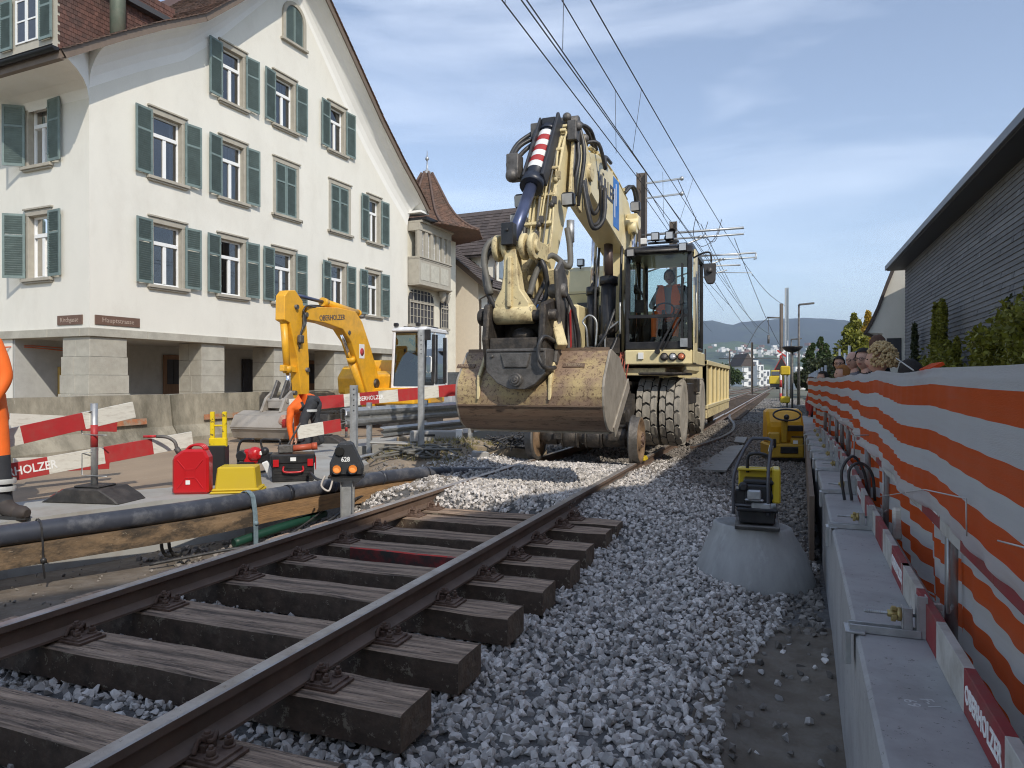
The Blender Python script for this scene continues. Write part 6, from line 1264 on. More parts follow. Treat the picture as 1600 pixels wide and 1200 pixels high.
# front pair on the near post, rear pair behind
plank('fence_plank', 'upper near plank with weathered white end sloping up to the right', pd(-30, 694, 5.9), pd(209, 640, 6.9), .155, [('W', 1.0), ('R', 1.7), ('W', 1.55)], None, None, group='red and white fence planks on the left')
plank('fence_plank', 'lower near plank lettered in white on its red end', pd(-60, 752, 5.9), pd(300, 686, 7.3), .155, [('R', 1.35), ('W', 1.0), ('R', .95), ('W', .85)], 'OBERHOLZER', 0, group='red and white fence planks on the left', lsize=.105, lx=.42)
plank('fence_plank', 'upper rear plank mostly hidden behind the near one', pd(15, 658, 6.9), pd(182, 664, 7.8), .15, [('W', 2.2), ('R', 2)], None, None, group='red and white fence planks on the left')
plank('fence_plank', 'lower rear plank showing a thin red strip behind the post', pd(20, 728, 7.0), pd(170, 722, 7.8), .15, [('W', 1.0), ('R', .9)], None, None, group='red and white fence planks on the left')
def post(label, p, h, red=(.55, .78), grp='fence posts in rubber feet', foot=True, stripes=True, rz=0.3, sc=1.0, foff=(0, 0)):
    t = thing('barrier_post', label, 'post', p, rz, grp)
    b = MB(); b.cyl((0, 0, .08), (0, 0, h), .030*sc, 14); b.build('tube', M['galv'], t)
    b = MB(); b.cyl((0, 0, h*red[0]), (0, 0, h*red[1]), .0315*sc, 14); b.build('red_band', M['red'], t)
    b = MB()
    for z in (h*.80, h*.38):
        b.tube([(0, -.03, z+.11), (-.085, -.05, z+.10), (-.085, -.05, z-.10), (0, -.03, z-.11)], .006, 6); b.tube([(0, -.03, z-.11), (.17, -.07, z-.11)], .006, 6)
    split(b.build('plank_hook', M['galv'], t))
    if foot:
        ft = thing('rubber_base_block', label.replace('galvanised post with red band', 'black rubber foot').replace('thin post', 'rubber foot'), 'post foot', (p.x+foff[0], p.y+foff[1], ZR), rz-.1, 'rubber fence feet')
        b = MB(); b.prism([(-.40, 0), (.40, 0), (.34, .05), (.20, .13), (-.16, .13), (-.34, .03)], 'y', -.19, .19); b.bbox((-.12, -.12, .13), (.14, .12, .15)); b.build('body', M['rubber'], ft, bevel=.012)
        for k in (-.30, -.22):
            b = MB(); z0, z1 = .045, .127; b.poly([(k-.03, -.17, z0+.022*(k+.3)/.08+.012), (k+.02, -.17, z0+.056+.03*(k+.3)/.08-.02), (k+.06, .17, z0+.078+.03*(k+.3)/.08-.02), (k+.01, .17, z0+.04+.022*(k+.3)/.08)])
            b.T = None
            b = MB(); sl = math.atan2(.10, .18); b.box((k+.01, 0, .03+(k+.35)*.556+.006), (.055, .34, .008), ry=-sl); b.build('red_marking', mat('dull_red_mark', (.25, .05, .04), .8), ft)
    return t
post('galvanised post with red band between the two left planks', gp(147, 782), .90)
post('thin post carrying the right red and white plank', gp(541, 690), .62, (.3, .5), rz=.4, sc=.8, foff=(-.25, -.35))
# right group of planks
plank('fence_plank', 'long plank with white lettering in front of the yellow excavator', pd(452, 634, 12.4), pd(724, 608, 14.4), .23, [('W', .75), ('R', 1.5), ('W', .7), ('R', .85), ('W', .9), ('R', 1), ('W', 1), ('R', 1.3)], 'OBERHOLZER', 3, group='red and white planks by the guardrail', lsize=.11)
plank('fence_plank', 'short white and red plank leaning low beside the bending worker', pd(465, 676, 10.4), pd(532, 664, 10.9), .19, [('W', 1.4), ('R', 1)], None, None, group='red and white planks by the guardrail')
# road-side things
jc = thing('jerry_can', 'red metal jerrycan with bent spout on the slab edge', 'jerrycan', gp(301, 771), R(28))
b = MB(); b.prism([(-.17, 0), (.17, 0), (.17, .36), (.13, .44), (-.07, .44), (-.17, .36)], 'y', -.082, .082); b.build('body', M['redcan'], jc, bevel=.022)
b = MB()
for s_ in (-1, 1):
    y = s_*.082; b.bar((-.12, y, .06), (-.05, y, .16), .014, .012); b.bar((.12, y, .06), (.05, y, .16), .014, .012); b.bar((-.12, y, .34), (-.05, y, .25), .014, .012); b.bar((.12, y, .34), (.05, y, .25), .014, .012)
    b.bbox((-.05, y-.005, .24), (.05, y+.005, .252)); b.bbox((-.05, y-.005, .16), (.05, y+.005, .172)); b.bbox((-.056, y-.005, .16), (-.044, y+.005, .25)); b.bbox((.044, y-.005, .16), (.056, y+.005, .25))
split(b.build('pressed_rib', M['redcan'], jc, bevel=.003))
for k in (-.05, 0, .05): b = MB(); b.tube(bez([(-.05, k, .43), (.0, k, .475), (.09, k, .475), (.13, k, .43)], 4), .011, 8); b.build('handle', M['redcan'], jc)
b = MB(); b.cyl((-.12, 0, .39), (-.155, 0, .45), .028, 12); b.tube(bez([(-.15, 0, .44), (-.17, 0, .51), (-.24, 0, .555), (-.34, 0, .565)], 5), .016, 10); b.build('spout', M['greysteel'], jc)
b = MB(); b.tube([(-.33, 0, .565), (-.46, 0, .565)], .013, 8); b.build('nozzle', M['redcan'], jc)
b = MB(); b.bbox((-.04, -.09, .10), (.0, -.083, .14)); b.build('sticker', M['white_paint'], jc)
bx = thing('yellow_cover_box', 'yellow plastic box with flared rim behind the black pipe', 'box', gp(373, 768), R(30))
b = MB(); b.box((0, 0, .14), (.40, .30, .24), taper=.88); b.bbox((-.24, -.18, 0), (.24, .18, .025)); b.bbox((-.225, -.165, .025), (.225, .165, .05)); b.build('body', M['yellowbox'], bx, bevel=.014)
yc = thing('yellow_pole_stand', 'black box stand with two chipped yellow uprights behind the jerrycan', 'stand', gp(341, 757), R(28))
b = MB(); b.bbox((-.09, -.09, 0), (.09, .09, .42)); b.build('body', mat('black_plastic', (.02, .02, .022), .5), yc, bevel=.012)
for x in (-.06, .065): b = MB(); b.bbox((x-.022, -.02, .40), (x+.022, .02, .78)); b.build('upright', M['yellowpole'], yc, bevel=.006)
b = MB(); b.bbox((-.09, -.03, .40), (.09, .03, .50)); b.bbox((-.06, -.012, .62), (.06, .012, .64)); split(b.build('crossbar', M['yellowpole'], yc, bevel=.006))
gn = thing('rammer_engine', 'small red and black petrol drilling machine lying behind the yellow box', 'machine', gp(408, 745), R(20))
b = MB(); b.box((-.10, 0, .24), (.17, .18, .17)); b.ball((-.05, -.06, .27), .085); b.build('engine_cover', M['redcan'], gn, bevel=.03)
b = MB(); b.box((-.15, -.02, .13), (.2, .16, .1)); b.box((.05, 0, .22), (.14, .14, .12)); b.ball((.06, -.05, .3), .05); b.cyl((-.2, -.1, .25), (-.2, .05, .25), .06, 14); b.bar((.02, 0, .22), (.25, -.12, .0), .07, .09); b.build('engine', M['black'], gn, bevel=.01)
b = MB(); b.tube(bez([(-.26, .0, .05), (-.27, 0, .3), (-.22, 0, .42), (-.08, 0, .43)], 5), .016, 8); b.tube(bez([(.02, 0, .3), (.0, 0, .42), (.12, 0, .43), (.22, 0, .42), (.2, 0, .32)], 4), .013, 8); b.tube([(-.26, 0, .05), (-.05, 0, .05), (.1, 0, .07)], .013, 8); b.build('handle', M['black'], gn)
b = MB(); b.box((.13, -.13, .1), (.07, .04, .2), rx=.2, ry=-.4); b.box((.02, -.08, .28), (.04, .03, .05)); b.box((-.12, -.1, .06), (.12, .05, .07)); b.build('white_guard', M['white_paint'], gn, bevel=.01)
tbx = thing('toolbox', 'black stackable toolbox with red latches beside the dwarf signal', 'toolbox', gp(458, 750), R(38))
b = MB(); b.bbox((-.22, -.16, 0), (.22, .16, .27)); b.bbox((-.235, -.175, .20), (.235, .175, .30)); b.build('case', M['black'], tbx, bevel=.012)
b = MB(); b.tube(bez([(-.10, -.165, .17), (-.10, -.20, .12), (0, -.205, .11), (.10, -.20, .12), (.10, -.165, .17)], 3), .011, 6); b.build('handle', M['redcan'], tbx)
for x in (-.19, .17): b = MB(); b.bbox((x-.02, -.185, .17), (x+.04, -.174, .25)); b.build('latch', M['redcan'], tbx, bevel=.003)
b = MB(); 
for q in (((.2355, -.10, .12), (.244, -.08, .26)), ((.2355, .06, .12), (.244, .08, .26)), ((.2355, -.08, .12), (.244, .06, .145)), ((.2355, -.08, .235), (.244, .06, .26))): b.bbox(*q)
b.build('side_handle', M['redcan'], tbx); b = MB(); b.bbox((-.03, -.183, .23), (.03, -.176, .27)); b.build('badge', M['white_paint'], tbx)
b = MB()
for k in range(5): b.bbox((-.2, -.165, .03+k*.03), (.2, -.161, .04+k*.03))
b.build('case_rib', M['black'], tbx)
gr = thing('angle_grinder', 'orange and grey power tool lying on the black toolbox', 'power tool', Vector(gp(458, 750))+Vector((0, 0, .30)), R(36))
b = MB(); b.cyl((-.02, 0, .05), (.20, 0, .07), .036, 12); b.cyl((.2, 0, .07), (.26, 0, .075), .042, 12); b.build('body', mat('orange_red_tool', (.45, .09, .04), .5), gr)
b = MB(); b.box((-.08, 0, .05), (.16, .09, .09)); b.bar((-.06, 0, .08), (.08, .0, .34), .022, .022); b.build('head', M['greysteel'], gr, bevel=.01)
# dwarf signal
sg_ = thing('dwarf_signal', 'dark dwarf railway signal numbered 628 with two amber lamps on a galvanised post', 'signal', pd(542, 745, 6.95).xyz*1.0, R(30))
sg_.location.z = 0.0; zb = CAMZ-(744-HOR)/FPX*6.95
b = MB(); b.prism([(-.155, zb+.015), (.155, zb+.015), (.16, zb+.09), (.05, zb+.335), (-.075, zb+.335), (-.155, zb+.14)], 'y', -.12, .12)
hd = b.build('housing', mat('speckled_black_housing', (.03, .032, .036), .55, dirt=(.22, .22, .22), damt=.7, dscale=45, dthr=(.62, .68), bump=.2), sg_, bevel=.02)
b = MB(); b.bbox((-.17, -.14, zb-.0), (.17, .14, zb+.014)); b.build('base_plate', M['black'], sg_)
for x in (-.085, .065):
    b = MB(); b.lathe([(.048, 0), (.05, -.055), (.042, -.056), (.04, 0)], 20, (x, -.115, zb+.085), 'y', cap=False); h_ = b.build('lamp_hood', M['black'], hd)
    b = MB(); b.lathe([(.041, 0), (.03, -.010), (.001, -.014)], 18, (x, -.123, zb+.085), 'y'); b.build('lamp_lens', mat('lit_amber_lens', (.5, .22, .08), .25, emit=(1.0, .30, .06, .55)), h_)
b = MB(); b.lathe([(.045, 0), (.047, -.02), (.04, -.02)], 18, (-.06, -.115, zb+.255), 'y'); b.build('dark_lamp', mat('dark_lens', (.02, .02, .02), .08), hd)
text('lettering', '628', .062, M['letter_white'], hd, (-.005, -.1215, zb+.175), (PI/2, 0, 0), bold=.0015, sx=.9)
b = MB(); b.prism([(-.15, zb-.002), (.15, zb-.002), (.13, zb-.04), (.075, zb-.09), (.06, -.6), (-.06, -.6), (-.06, zb-.06), (-.15, zb-.04)], 'y', -.02, .02); b.bbox((-.15, -.07, zb-.022), (.15, .09, zb-.002)); b.bbox((-.06, -.05, -.6), (-.05, .05, zb-.05)); b.bbox((.05, -.05, -.6), (.06, .05, zb-.05)); b.build('post', M['galv'], sg_, bevel=.004)
b = MB(); b.tube(bez([(-.20, -.1, zb+.02), (-.23, -.13, zb-.07), (-.16, -.14, zb-.12), (-.13, -.1, zb-.03)], 5), .010, 6); b.build('cable_loop', mat('white_cable', (.5, .45, .4), .6), sg_)
# pipe, its timbers and straps
PP = [(-6.3, .8), (-5.72, 2.2), (-5.28, 3.46), (-4.81, 4.77), (-4.62, 5.8), (-4.45, 6.67), (-4.2, 7.5), (-3.95, 8.25), (-3.75, 8.9)]
pth = [Vector((u, v, .04 if v < 7.6 else .04-.10*(v-7.6))) for u, v in PP]
pp = thing('drain_pipe', 'long black plastic pipe with pale scuffs running along the slab edge', 'pipe', (0, 0, 0))
b = MB(); b.tube(bez(pth, 6), .078, 20); b.build('pipe_body', M['pipe'], pp, fix=False)
def along(t, path=None):
    q = bez(path or pth, 6); i = min(int(t*(len(q)-1)), len(q)-2); return q[i], (q[i+1]-q[i]).normalized()
for t in (.50, .515, .60, .70, .85): p, d = along(t); b = MB(); b.cyl(p-d*.02, p+d*.02, .084, 18); b.build('pipe_joint', M['pipe'], pp)
for (a, c, lb) in ((0, 3.6, 'near weathered timber beam hanging under the black pipe'), (3.65, 6.4, 'far orange brown timber beam under the black pipe behind the signal')):
    q = bez(pth, 6); t0, t1 = a/8, c/8; n = 12; pts = []
    for k in range(n+1): p, d = along(t0+(t1-t0)*k/n); pts.append(p+Vector((.045, .0, -.155 if a == 0 else -.15)))
    t = thing('timber_beam', lb, 'beam', (0, 0, 0)); b = MB()
    p0, p1 = pts[0], pts[-1]
    rings = []
    for p in pts:
        x = Vector((1, -.35, 0)).normalized(); rings.append([b._v(p+x*i*.05+Vector((0, 0, j*.075))) for i, j in ((-1, -1), (1, -1), (1, 1), (-1, 1))])
    for r0, r1 in zip(rings, rings[1:]):
        for j in range(4): b.face([r0[j], r0[(j+1) % 4], r1[(j+1) % 4], r1[j]])
    b.face(rings[0][::-1]); b.face(rings[-1])
    tm = mat('stained_timber', (.21, .14, .08), .85, var=.3, scale=3, stretch=(2, .7, 2), bump=.6, bscale=12, dirt=(.05, .038, .027), damt=.95, dscale=3.2, dthr=(.42, .58), speck=((.40, .33, .24), 20, .62, .6)) if a == 0 else mat('orange_timber', (.30, .175, .08), .8, var=.25, scale=3, stretch=(3, 1, 9), bump=.5, dirt=(.12, .08, .05), damt=.6, dscale=5)
    b.build('beam', tm, t)
def strap(label, t, m_, w, drop, name='strap'):
    p, d = along(t); o = thing(name, label, 'strap', (0, 0, 0)); b = MB(); x = Vector((d.y, -d.x, 0)).normalized()
    pts = [p+x*.09*math.sin(a)+Vector((0, 0, .09*math.cos(a))) for a in [-PI*.9+PI*1.4*i/10 for i in range(11)]]+[p+x*.11+Vector((0, 0, -.1)), p+x*.12+Vector((0, 0, -.24)), p+x*.10+Vector((.01, .01, -.24-drop))]
    for a, c in zip(pts, pts[1:]): b.bar(a, c, w, .006, up=x if abs((c-a).normalized().dot(x)) < .8 else (0, 0, 1))
    b.build('band', m_, o); b = MB(); b.ball(p+x*.125+Vector((0, 0, -.2)), .022, 8, 6); b.build('knot', m_, o)
strap('frayed pale blue strap tied round pipe and near timber', .452, mat('blue_strap', (.16, .22, .25), .8, var=.3, scale=20), .05, .25)
strap('thin black wire tie round the pipe at the left edge', .29, M['black'], .012, .1); strap('thin black wire tie between yellow box and signal', .62, M['black'], .010, .04); strap('thin black tie right of the signal', .80, M['black'], .010, .1); strap('grey rope tie at the far end of the far timber', .865, mat('grey_rope', (.25, .25, .25), .9), .03, .06)
b = MB(); b.tube(bez([(-4.75, 5.2, -.34), (-4.62, 5.6, -.28), (-4.55, 6.0, -.25), (-4.55, 6.3, -.24)]), .045, 10); tag(b.build('green_hose', mat('green_pipe', (.008, .05, .032), .5), fix=False), 'dark green drain pipe lying in the gravel under the far timber', 'pipe')
for lb, pts, r in (('black cable snaking over the gravel under the green pipe', [(-4.9, 4.4, -.36), (-4.6, 4.9, -.33), (-4.25, 5.4, -.30), (-4.2, 6.0, -.2), (-4.35, 6.6, -.12), (-4.3, 7.1, -.1)], .014), ('thin black cable rising from the gravel to the pipe', [(-4.5, 4.9, -.35), (-4.35, 5.2, -.33), (-4.35, 5.6, -.26), (-4.5, 6.2, -.2)], .009), ('black cable running over the slab from the toolbox to the signal', [(-5.0, 6.6, .07), (-4.8, 6.4, .16), (-4.65, 6.3, .12), (-4.55, 6.3, .1)], .015)):
    b = MB(); b.tube(bez(pts), r, 6); tag(b.build('cable', M['hose'], fix=False), lb, 'cable')
hl = thing('cable_coil', 'black looped cable hanging below the near timber', 'cable', (-4.93, 4.65, -.22)); b = MB()
for k in range(2): b.tube([(.02*k+.0, .06*k+.10*math.cos(t), .13*math.sin(t)) for t in [2*PI*i/18 for i in range(15)]], .014, 6)
b.build('loop', M['hose'], hl)
# galvanised posts, guardrail and the debris beside them
def ipost(label, px, top, bot, Y, w=.10):
    p = pd(px, bot, Y); t = thing('steel_post', label, 'post', (p.x, p.y, p.z-.1), R(25), 'galvanised steel posts'); h = (bot-top)/FPX*Y+.1; b = MB(); b.bbox((-w/2, -.03, 0), (-w/2+.012, .03, h)); b.bbox((w/2-.012, -.03, 0), (w/2, .03, h)); b.bbox((-w/2+.012, -.008, 0), (w/2-.012, .008, h)); b.build('profile', M['galv'], t, bevel=.002)
    b = MB()
    for k in range(5): b.cyl((0, -.014, h*.95-k*.07), (0, -.008, h*.95-k*.07), .009, 8)
    b.build('bolt_hole', M['black'], t)
ipost('short galvanised post in front of the guardrail behind the signal', 553, 602, 715, 9.3); ipost('tall galvanised post left of the big bucket', 658, 515, 697, 11.0)
ipost('short galvanised post under the left end of the big bucket', 735, 640, 682, 13.5)
gd = thing('guardrail', 'galvanised corrugated guardrail in front of the yellow excavator', 'guardrail', (0, 0, 0)); wp = [(0, .0), (.02, .03), (.075, .055), (.075, .10), (.02, .135), (.02, .175), (.075, .21), (.075, .255), (.02, .28), (0, .31)]
A0, B0 = pd(537, 668, 11.2), pd(760, 648, 15.2); d = (B0-A0); d.z = 0; d.normalize(); x = Vector((d.y, -d.x, 0)); b = MB()
for (o0, z0), (o1, z1) in zip(wp, wp[1:]):
    b.poly([A0+x*o0+Vector((0, 0, z0)), B0+x*o0+Vector((0, 0, z0)), B0+x*o1+Vector((0, 0, z1)), A0+x*o1+Vector((0, 0, z1))])
b.build('beam', M['galv'], gd, fix=False)
b2_ = A0+Vector((-.1, .05, -.08))
b = MB(); off_ = Vector((.35, .5, -.10))
for (o0, z0), (o1, z1) in zip(wp, wp[1:]): b.poly([A0+off_+x*o0+Vector((0, 0, z0*.6-.1)), B0+off_+x*o0+Vector((0, 0, z0*.6-.1)), B0+off_+x*o1+Vector((0, 0, z1*.6-.1)), A0+off_+x*o1+Vector((0, 0, z1*.6-.1))])
b.build('lower_beam', M['galv'], gd, fix=False)
for k in range(3): p = A0.lerp(B0, .12+.36*k); b = MB(); b.box((p.x, p.y+.1, p.z-.05), (.08, .05, .85)); b.build('guardrail_post', M['galv'], gd)
md = thing('concrete_beam', 'pale concrete beam with a slot lying before the tall post', 'concrete beam', pd(682, 690, 11.6), AZ+R(2)); b = MB(); b.box((0, 0, .09), (.85, .22, .18)); b.build('body', M['conc'], md, bevel=.02); b = MB(); b.box((-.1, -.112, .11), (.17, .01, .035)); b.build('slot', M['black'], md); b = MB(); b.box((.37, 0, .10), (.10, .226, .19)); b.build('white_end', M['white_paint'], md)
for lb, px, py, Y, sz, rz, m_ in (('thin pale board lying on the slab behind the signal', 615, 692, 11.5, (.75, .35, .03), .5, 'slab'), ('dark square timber block by the guardrail', 635, 690, 11.9, (.3, .2, .16), .3, 'plankwood'), ('grey plank end sticking out of the soil mound', 585, 712, 10.6, (.9, .12, .05), 1.5, 'greysteel'), ('steel strip leaning on the soil mound', 572, 712, 10.2, (.8, .09, .03), 1.9, 'galv'), ('pale concrete lump at the edge of the new ballast', 750, 716, 10.6, (.22, .2, .2), .7, 'conc'), ('dark timber lying beside the left rail wheel', 790, 706, 11.3, (1.3, .2, .16), .25, 'plankwood')):
    p = pd(px, py, Y); t = thing('debris_board' if sz[2] < .1 else 'debris_block', lb, 'debris', p, rz); b = MB(); b.box((0, 0, 0), sz, ry=.05); b.build('piece', M[m_], t, bevel=.012)
b = MB(); cc = Vector(pd(600, 716, 10.0))
for k in range(9): a0 = rh.uniform(0, 6); b.tube(bez([cc+Vector((rh.uniform(-.3, .6), rh.uniform(-.3, .7), rh.uniform(0, .05))) + Vector((j*.14, math.sin(a0+j)*.12, .06+.06*math.sin(a0*2+j*1.7))) for j in range(5)], 4), rh.uniform(.008, .022), 6)
tag(b.build('cable_tangle', M['greyhose'], fix=False), 'tangle of grey cables and straps on the soil mound behind the signal', 'cables', None, 'stuff')
b = MB(); cc = Vector(pd(800, 702, 11.0))
for k in range(8): a0 = rh.uniform(0, 6); b.tube(bez([cc+Vector((rh.uniform(-.5, .1), rh.uniform(-.4, .4), .05))+Vector((j*.13, math.sin(a0+j)*.12, .05+.10*math.sin(a0*2+j*1.7))) for j in range(5)], 4), rh.uniform(.008, .018), 6)
tag(b.build('cable_tangle', M['hose'], fix=False), 'tangle of black cables beside the left rail wheel', 'cables', None, 'stuff')
# dry grass tufts on the mound
n = 3800; r = np.random.default_rng(5); cu_ = r.integers(0, 26, n); cxy = np.stack([r.uniform(-6.0, -4.2, 26), r.uniform(8.6, 12.6, 26)], 1); uu = cxy[cu_, 0]+r.normal(0, .12, n); vv = cxy[cu_, 1]+r.normal(0, .16, n); zz = gz(uu, vv)
hh = r.uniform(.03, .12, n); dx = r.normal(0, .05, n); dy = r.normal(0, .05, n); P = np.stack([uu, vv, zz-.01], 1); w = np.stack([r.normal(0, .004, n), r.normal(0, .004, n), np.zeros(n)], 1)
V_ = np.stack([P-w, P+w, P+np.stack([dx, dy, hh], 1)], 1).reshape(-1, 3); tag(npmesh('dry_grass', V_, np.arange(3*n).reshape(n, 3), M['drygrass']), 'tufts of dry grass on the soil mound', None, None, 'stuff')

# ================================================================ workers
def worker_left():
    p = pd(-30, 812, 5.75); o = thing('person', 'worker in orange hi-vis cut off by the left edge, dark boots on the slab', 'person', (p.x, p.y, ZR), 0)
    q = lambda r, f, z: (CA*r-SA*f, SA*r+CA*f, z)
    V = {'pelvis': (q(-.02, 0, .93), (.17, .13)), 'chest': (q(-.04, -.04, 1.28), (.20, .14)), 'neck': (q(-.05, -.05, 1.47), .065), 'headbase': (q(-.04, -.07, 1.54), .06)}; E_ = [('pelvis', 'chest'), ('chest', 'neck'), ('neck', 'headbase')]; sg = {('pelvis', 'chest'): 3, ('chest', 'neck'): 3, ('neck', 'headbase'): 0}
    for t, k in (('l', -1), ('r', 1)):
        V['sh'+t] = (q(k*.19-.04, -.04, 1.40), .075); V['el'+t] = (q(k*.24-.02, -.02, 1.13), .06); V['wr'+t] = (q(k*.22-.05, -.14, .90), .042); V['hip'+t] = (q(k*.10, 0, .88), .11); V['kn'+t] = (q(k*.13+.03, -.03, .50), .088); V['an'+t] = (q(k*.14+.04, 0, .10), .07); V['to'+t] = (q(k*.16+.20, -.08, .05), .058)
        E_ += [('chest', 'sh'+t), ('sh'+t, 'el'+t), ('el'+t, 'wr'+t), ('pelvis', 'hip'+t), ('hip'+t, 'kn'+t), ('kn'+t, 'an'+t), ('an'+t, 'to'+t)]
        for e in (('chest', 'sh'+t), ('sh'+t, 'el'+t), ('el'+t, 'wr'+t), ('pelvis', 'hip'+t), ('hip'+t, 'kn'+t)): sg[e] = 3
        sg[('kn'+t, 'an'+t)] = 4; sg[('an'+t, 'to'+t)] = 5
        hand(V, E_, 'wr'+t, q(k*.2-.05, -.19, .83), [q(k*(.17+.012*i)-.05, -.22, .76-.004*i) for i in range(4)]+[q(k*.16-.05, -.24, .81)], t, sg)
    body, fd = skinbody('body', V, E_, [M['skin'], M['eye'], M['lips'], M['orange'], M['navy'], mat('boot_leather', (.05, .04, .035), .7)], sg, o, (q(-.03, -.09, 1.64), AZ-PI/2+.6, 1.0)); hair(body, q(-.03, -.09, 1.64), fd, 1.05, M['orange'], 'cap')
    for z, r0 in ((.24, .088), (.30, .09)):
        for k in (-1, 1): b = MB(); b.lathe([(r0, -.02), (r0+.004, 0), (r0, .02)], 18, q(k*.14+.04, -.005, z), 'z', cap=False); b.build('reflective_band', M['reflect'], body, fix=False)
    b = MB(); b.lathe([(.20, -.03), (.205, 0), (.2, .03)], 20, q(-.03, -.02, 1.05), 'z', cap=False); b.build('reflective_band', M['reflect'], body, fix=False)
    b = MB(); b.ball(q(.10, -.17, 1.60), .045, 10, 7, (1, .7, .7)); b.build('ear_defender', M['black'], body)
worker_left()
_wl = [o for o in bpy.data.objects if o.get('label', '').startswith('worker in orange hi-vis cut')][0]
for k in (-1, 1):
    b = MB(); x_, y_ = k*.14+.05, 0
    q = lambda r, f, z: (CA*r-SA*f, SA*r+CA*f, z)
    bt = bez([(x_-.04, .02, .24), (x_-.02, .0, .12), (x_+.06, -.03, .07), (x_+.17, -.06, .055), (x_+.24, -.08, .05)], 4); b.smooth = True
    b.tube([q(*p) for p in bt], [.062]*5+[.060]*5+[.056]*4+[.050, .042, .03], 12); bo = b.build('boot', MATS['boot_leather'], _wl, fix=False)
    b = MB(); b.prism([(-.06, -.05), (.02, -.065), (.20, -.06), (.255, -.03), (.25, .02), (.18, .05), (.02, .055), (-.06, .045)], 'z', 0, .028); so = b.build('sole', M['black'], bo); so.rotation_euler = (0, 0, AZ-.25); so.location = q(x_-.01, 0, 0)
b = MB(); b.lathe([(.205, -.02), (.215, .0), (.20, .10), (.19, .2)], 20, (-.03*CA, -.03*SA, .80), 'z', cap=False); b.build('jacket_hem', M['orange'], _wl, fix=False)
def worker_bend():
    p = pd(484, 702, 11.8); o = thing('person', 'worker bending down in orange jacket and dark grey trousers behind the short plank', 'person', (p.x, p.y, ZR), 0)
    q = lambda r, f, z: (CA*r-SA*f, SA*r+CA*f, z)
    V = {'pelvis': (q(.10, .0, .86), (.17, .13)), 'chest': (q(-.16, .0, .72), (.18, .14)), 'neck': (q(-.30, -.02, .58), .06), 'headbase': (q(-.34, -.03, .52), .055)}; E_ = [('pelvis', 'chest'), ('chest', 'neck'), ('neck', 'headbase')]; sg = {('pelvis', 'chest'): 3, ('chest', 'neck'): 3, ('neck', 'headbase'): 0}
    for t, k in (('l', -1), ('r', 1)):
        V['sh'+t] = (q(-.26, k*.18, .64), .07); V['el'+t] = (q(-.28, k*.2, .38), .05); V['wr'+t] = (q(-.26, k*.14, .15), .036); V['hip'+t] = (q(.10, k*.1, .80), .11); V['kn'+t] = (q(-.02+.06*k, k*.13, .44), .08); V['an'+t] = (q(.10+.08*k, k*.14, .09), .055); V['to'+t] = (q(-.04+.08*k, k*.16, .05), .045)
        E_ += [('chest', 'sh'+t), ('sh'+t, 'el'+t), ('el'+t, 'wr'+t), ('pelvis', 'hip'+t), ('hip'+t, 'kn'+t), ('kn'+t, 'an'+t), ('an'+t, 'to'+t)]
        for e in (('chest', 'sh'+t), ('sh'+t, 'el'+t), ('el'+t, 'wr'+t)): sg[e] = 3
        for e in (('pelvis', 'hip'+t), ('hip'+t, 'kn'+t), ('kn'+t, 'an'+t)): sg[e] = 4
        sg[('an'+t, 'to'+t)] = 5; hand(V, E_, 'wr'+t, q(-.26, k*.12, .10), [q(-.27, k*(.10+.015*i), .04) for i in range(4)]+[q(-.30, k*.1, .08)], t, sg)
    body, fd = skinbody('body', V, E_, [M['skin'], M['eye'], M['lips'], M['orange'], M['navy'], M['black']], sg, o, (q(-.40, -.04, .45), AZ+PI, .95, 1.2)); hair(body, q(-.40, -.04, .45), fd, 1.0, M['red'], 'short')
    for c in (q(.05, -.11, .62), q(.04, -.13, .28)): b = MB(); b.lathe([(.098, -.02), (.102, 0), (.098, .02)], 16, c, 'z', cap=False); b.build('reflective_band', M['reflect'], body, fix=False)
worker_bend()

# ================================================================ small yellow excavator
RX, RY = -3.1, 16.7; DX, DY = -.30, -.954
def mloc(px, off=0.0):
    k = (px-800)/FPX; return (k*(RY-.3*off)-(RX+.954*off))/(DX-k*DY)
def mz(px, py, off=0.0):
    d = mloc(px, off); Y = RY-.3*off+d*DY; return (d, CAMZ-(py-HOR)/FPX*Y)
me_ = thing('mini_excavator', 'orange yellow compact excavator with white cab working behind the guardrail', 'excavator', cam2w(RX, RY, 0), camrz(DX, DY))
bmP = [mz(px, py) for px, py in ((597, 640), (590, 610), (572, 545), (558, 503), (548, 487), (520, 481), (485, 480), (470, 478), (472, 500), (500, 505), (528, 515), (541, 535), (556, 580), (574, 640))]
b = MB(); b.prism([(d, z) for d, z in bmP], 'y', -.13, .13); bm2 = b.build('boom', M['amber'], me_, bevel=.012)
# prism with axis y expects (x, z) pairs: local x is the reach direction
d0, z0 = mz(511, 497); lt = text('lettering', 'OBERHOLZER', .155, M['letter_dark'], bm2, (d0, .133, z0), (PI/2, R(0), PI), bold=.001, sx=1.0)
lt.rotation_euler = (PI/2, R(-6), PI)
b = MB(); b.bbox((mz(556, 0)[0]-.14, .131, mz(556, 560)[1]), (mz(556, 0)[0]+.08, .135, mz(556, 545)[1]+.1)); b.build('warning_sticker', M['white_paint'], bm2)
b = MB(); b.lathe([(.07, 0), (.085, .002), (.085, .004), (.0, .004)], 18, (mz(556, 0)[0]-.03, .136, mz(556, 550)[1]), 'y'); b.build('red_ring', M['red'], bm2)
kn = [mz(px, py) for px, py in ((436, 462), (442, 454), (452, 452), (464, 464), (470, 500), (462, 505), (452, 520), (449, 600), (452, 612), (445, 612), (442, 590), (436, 500))]
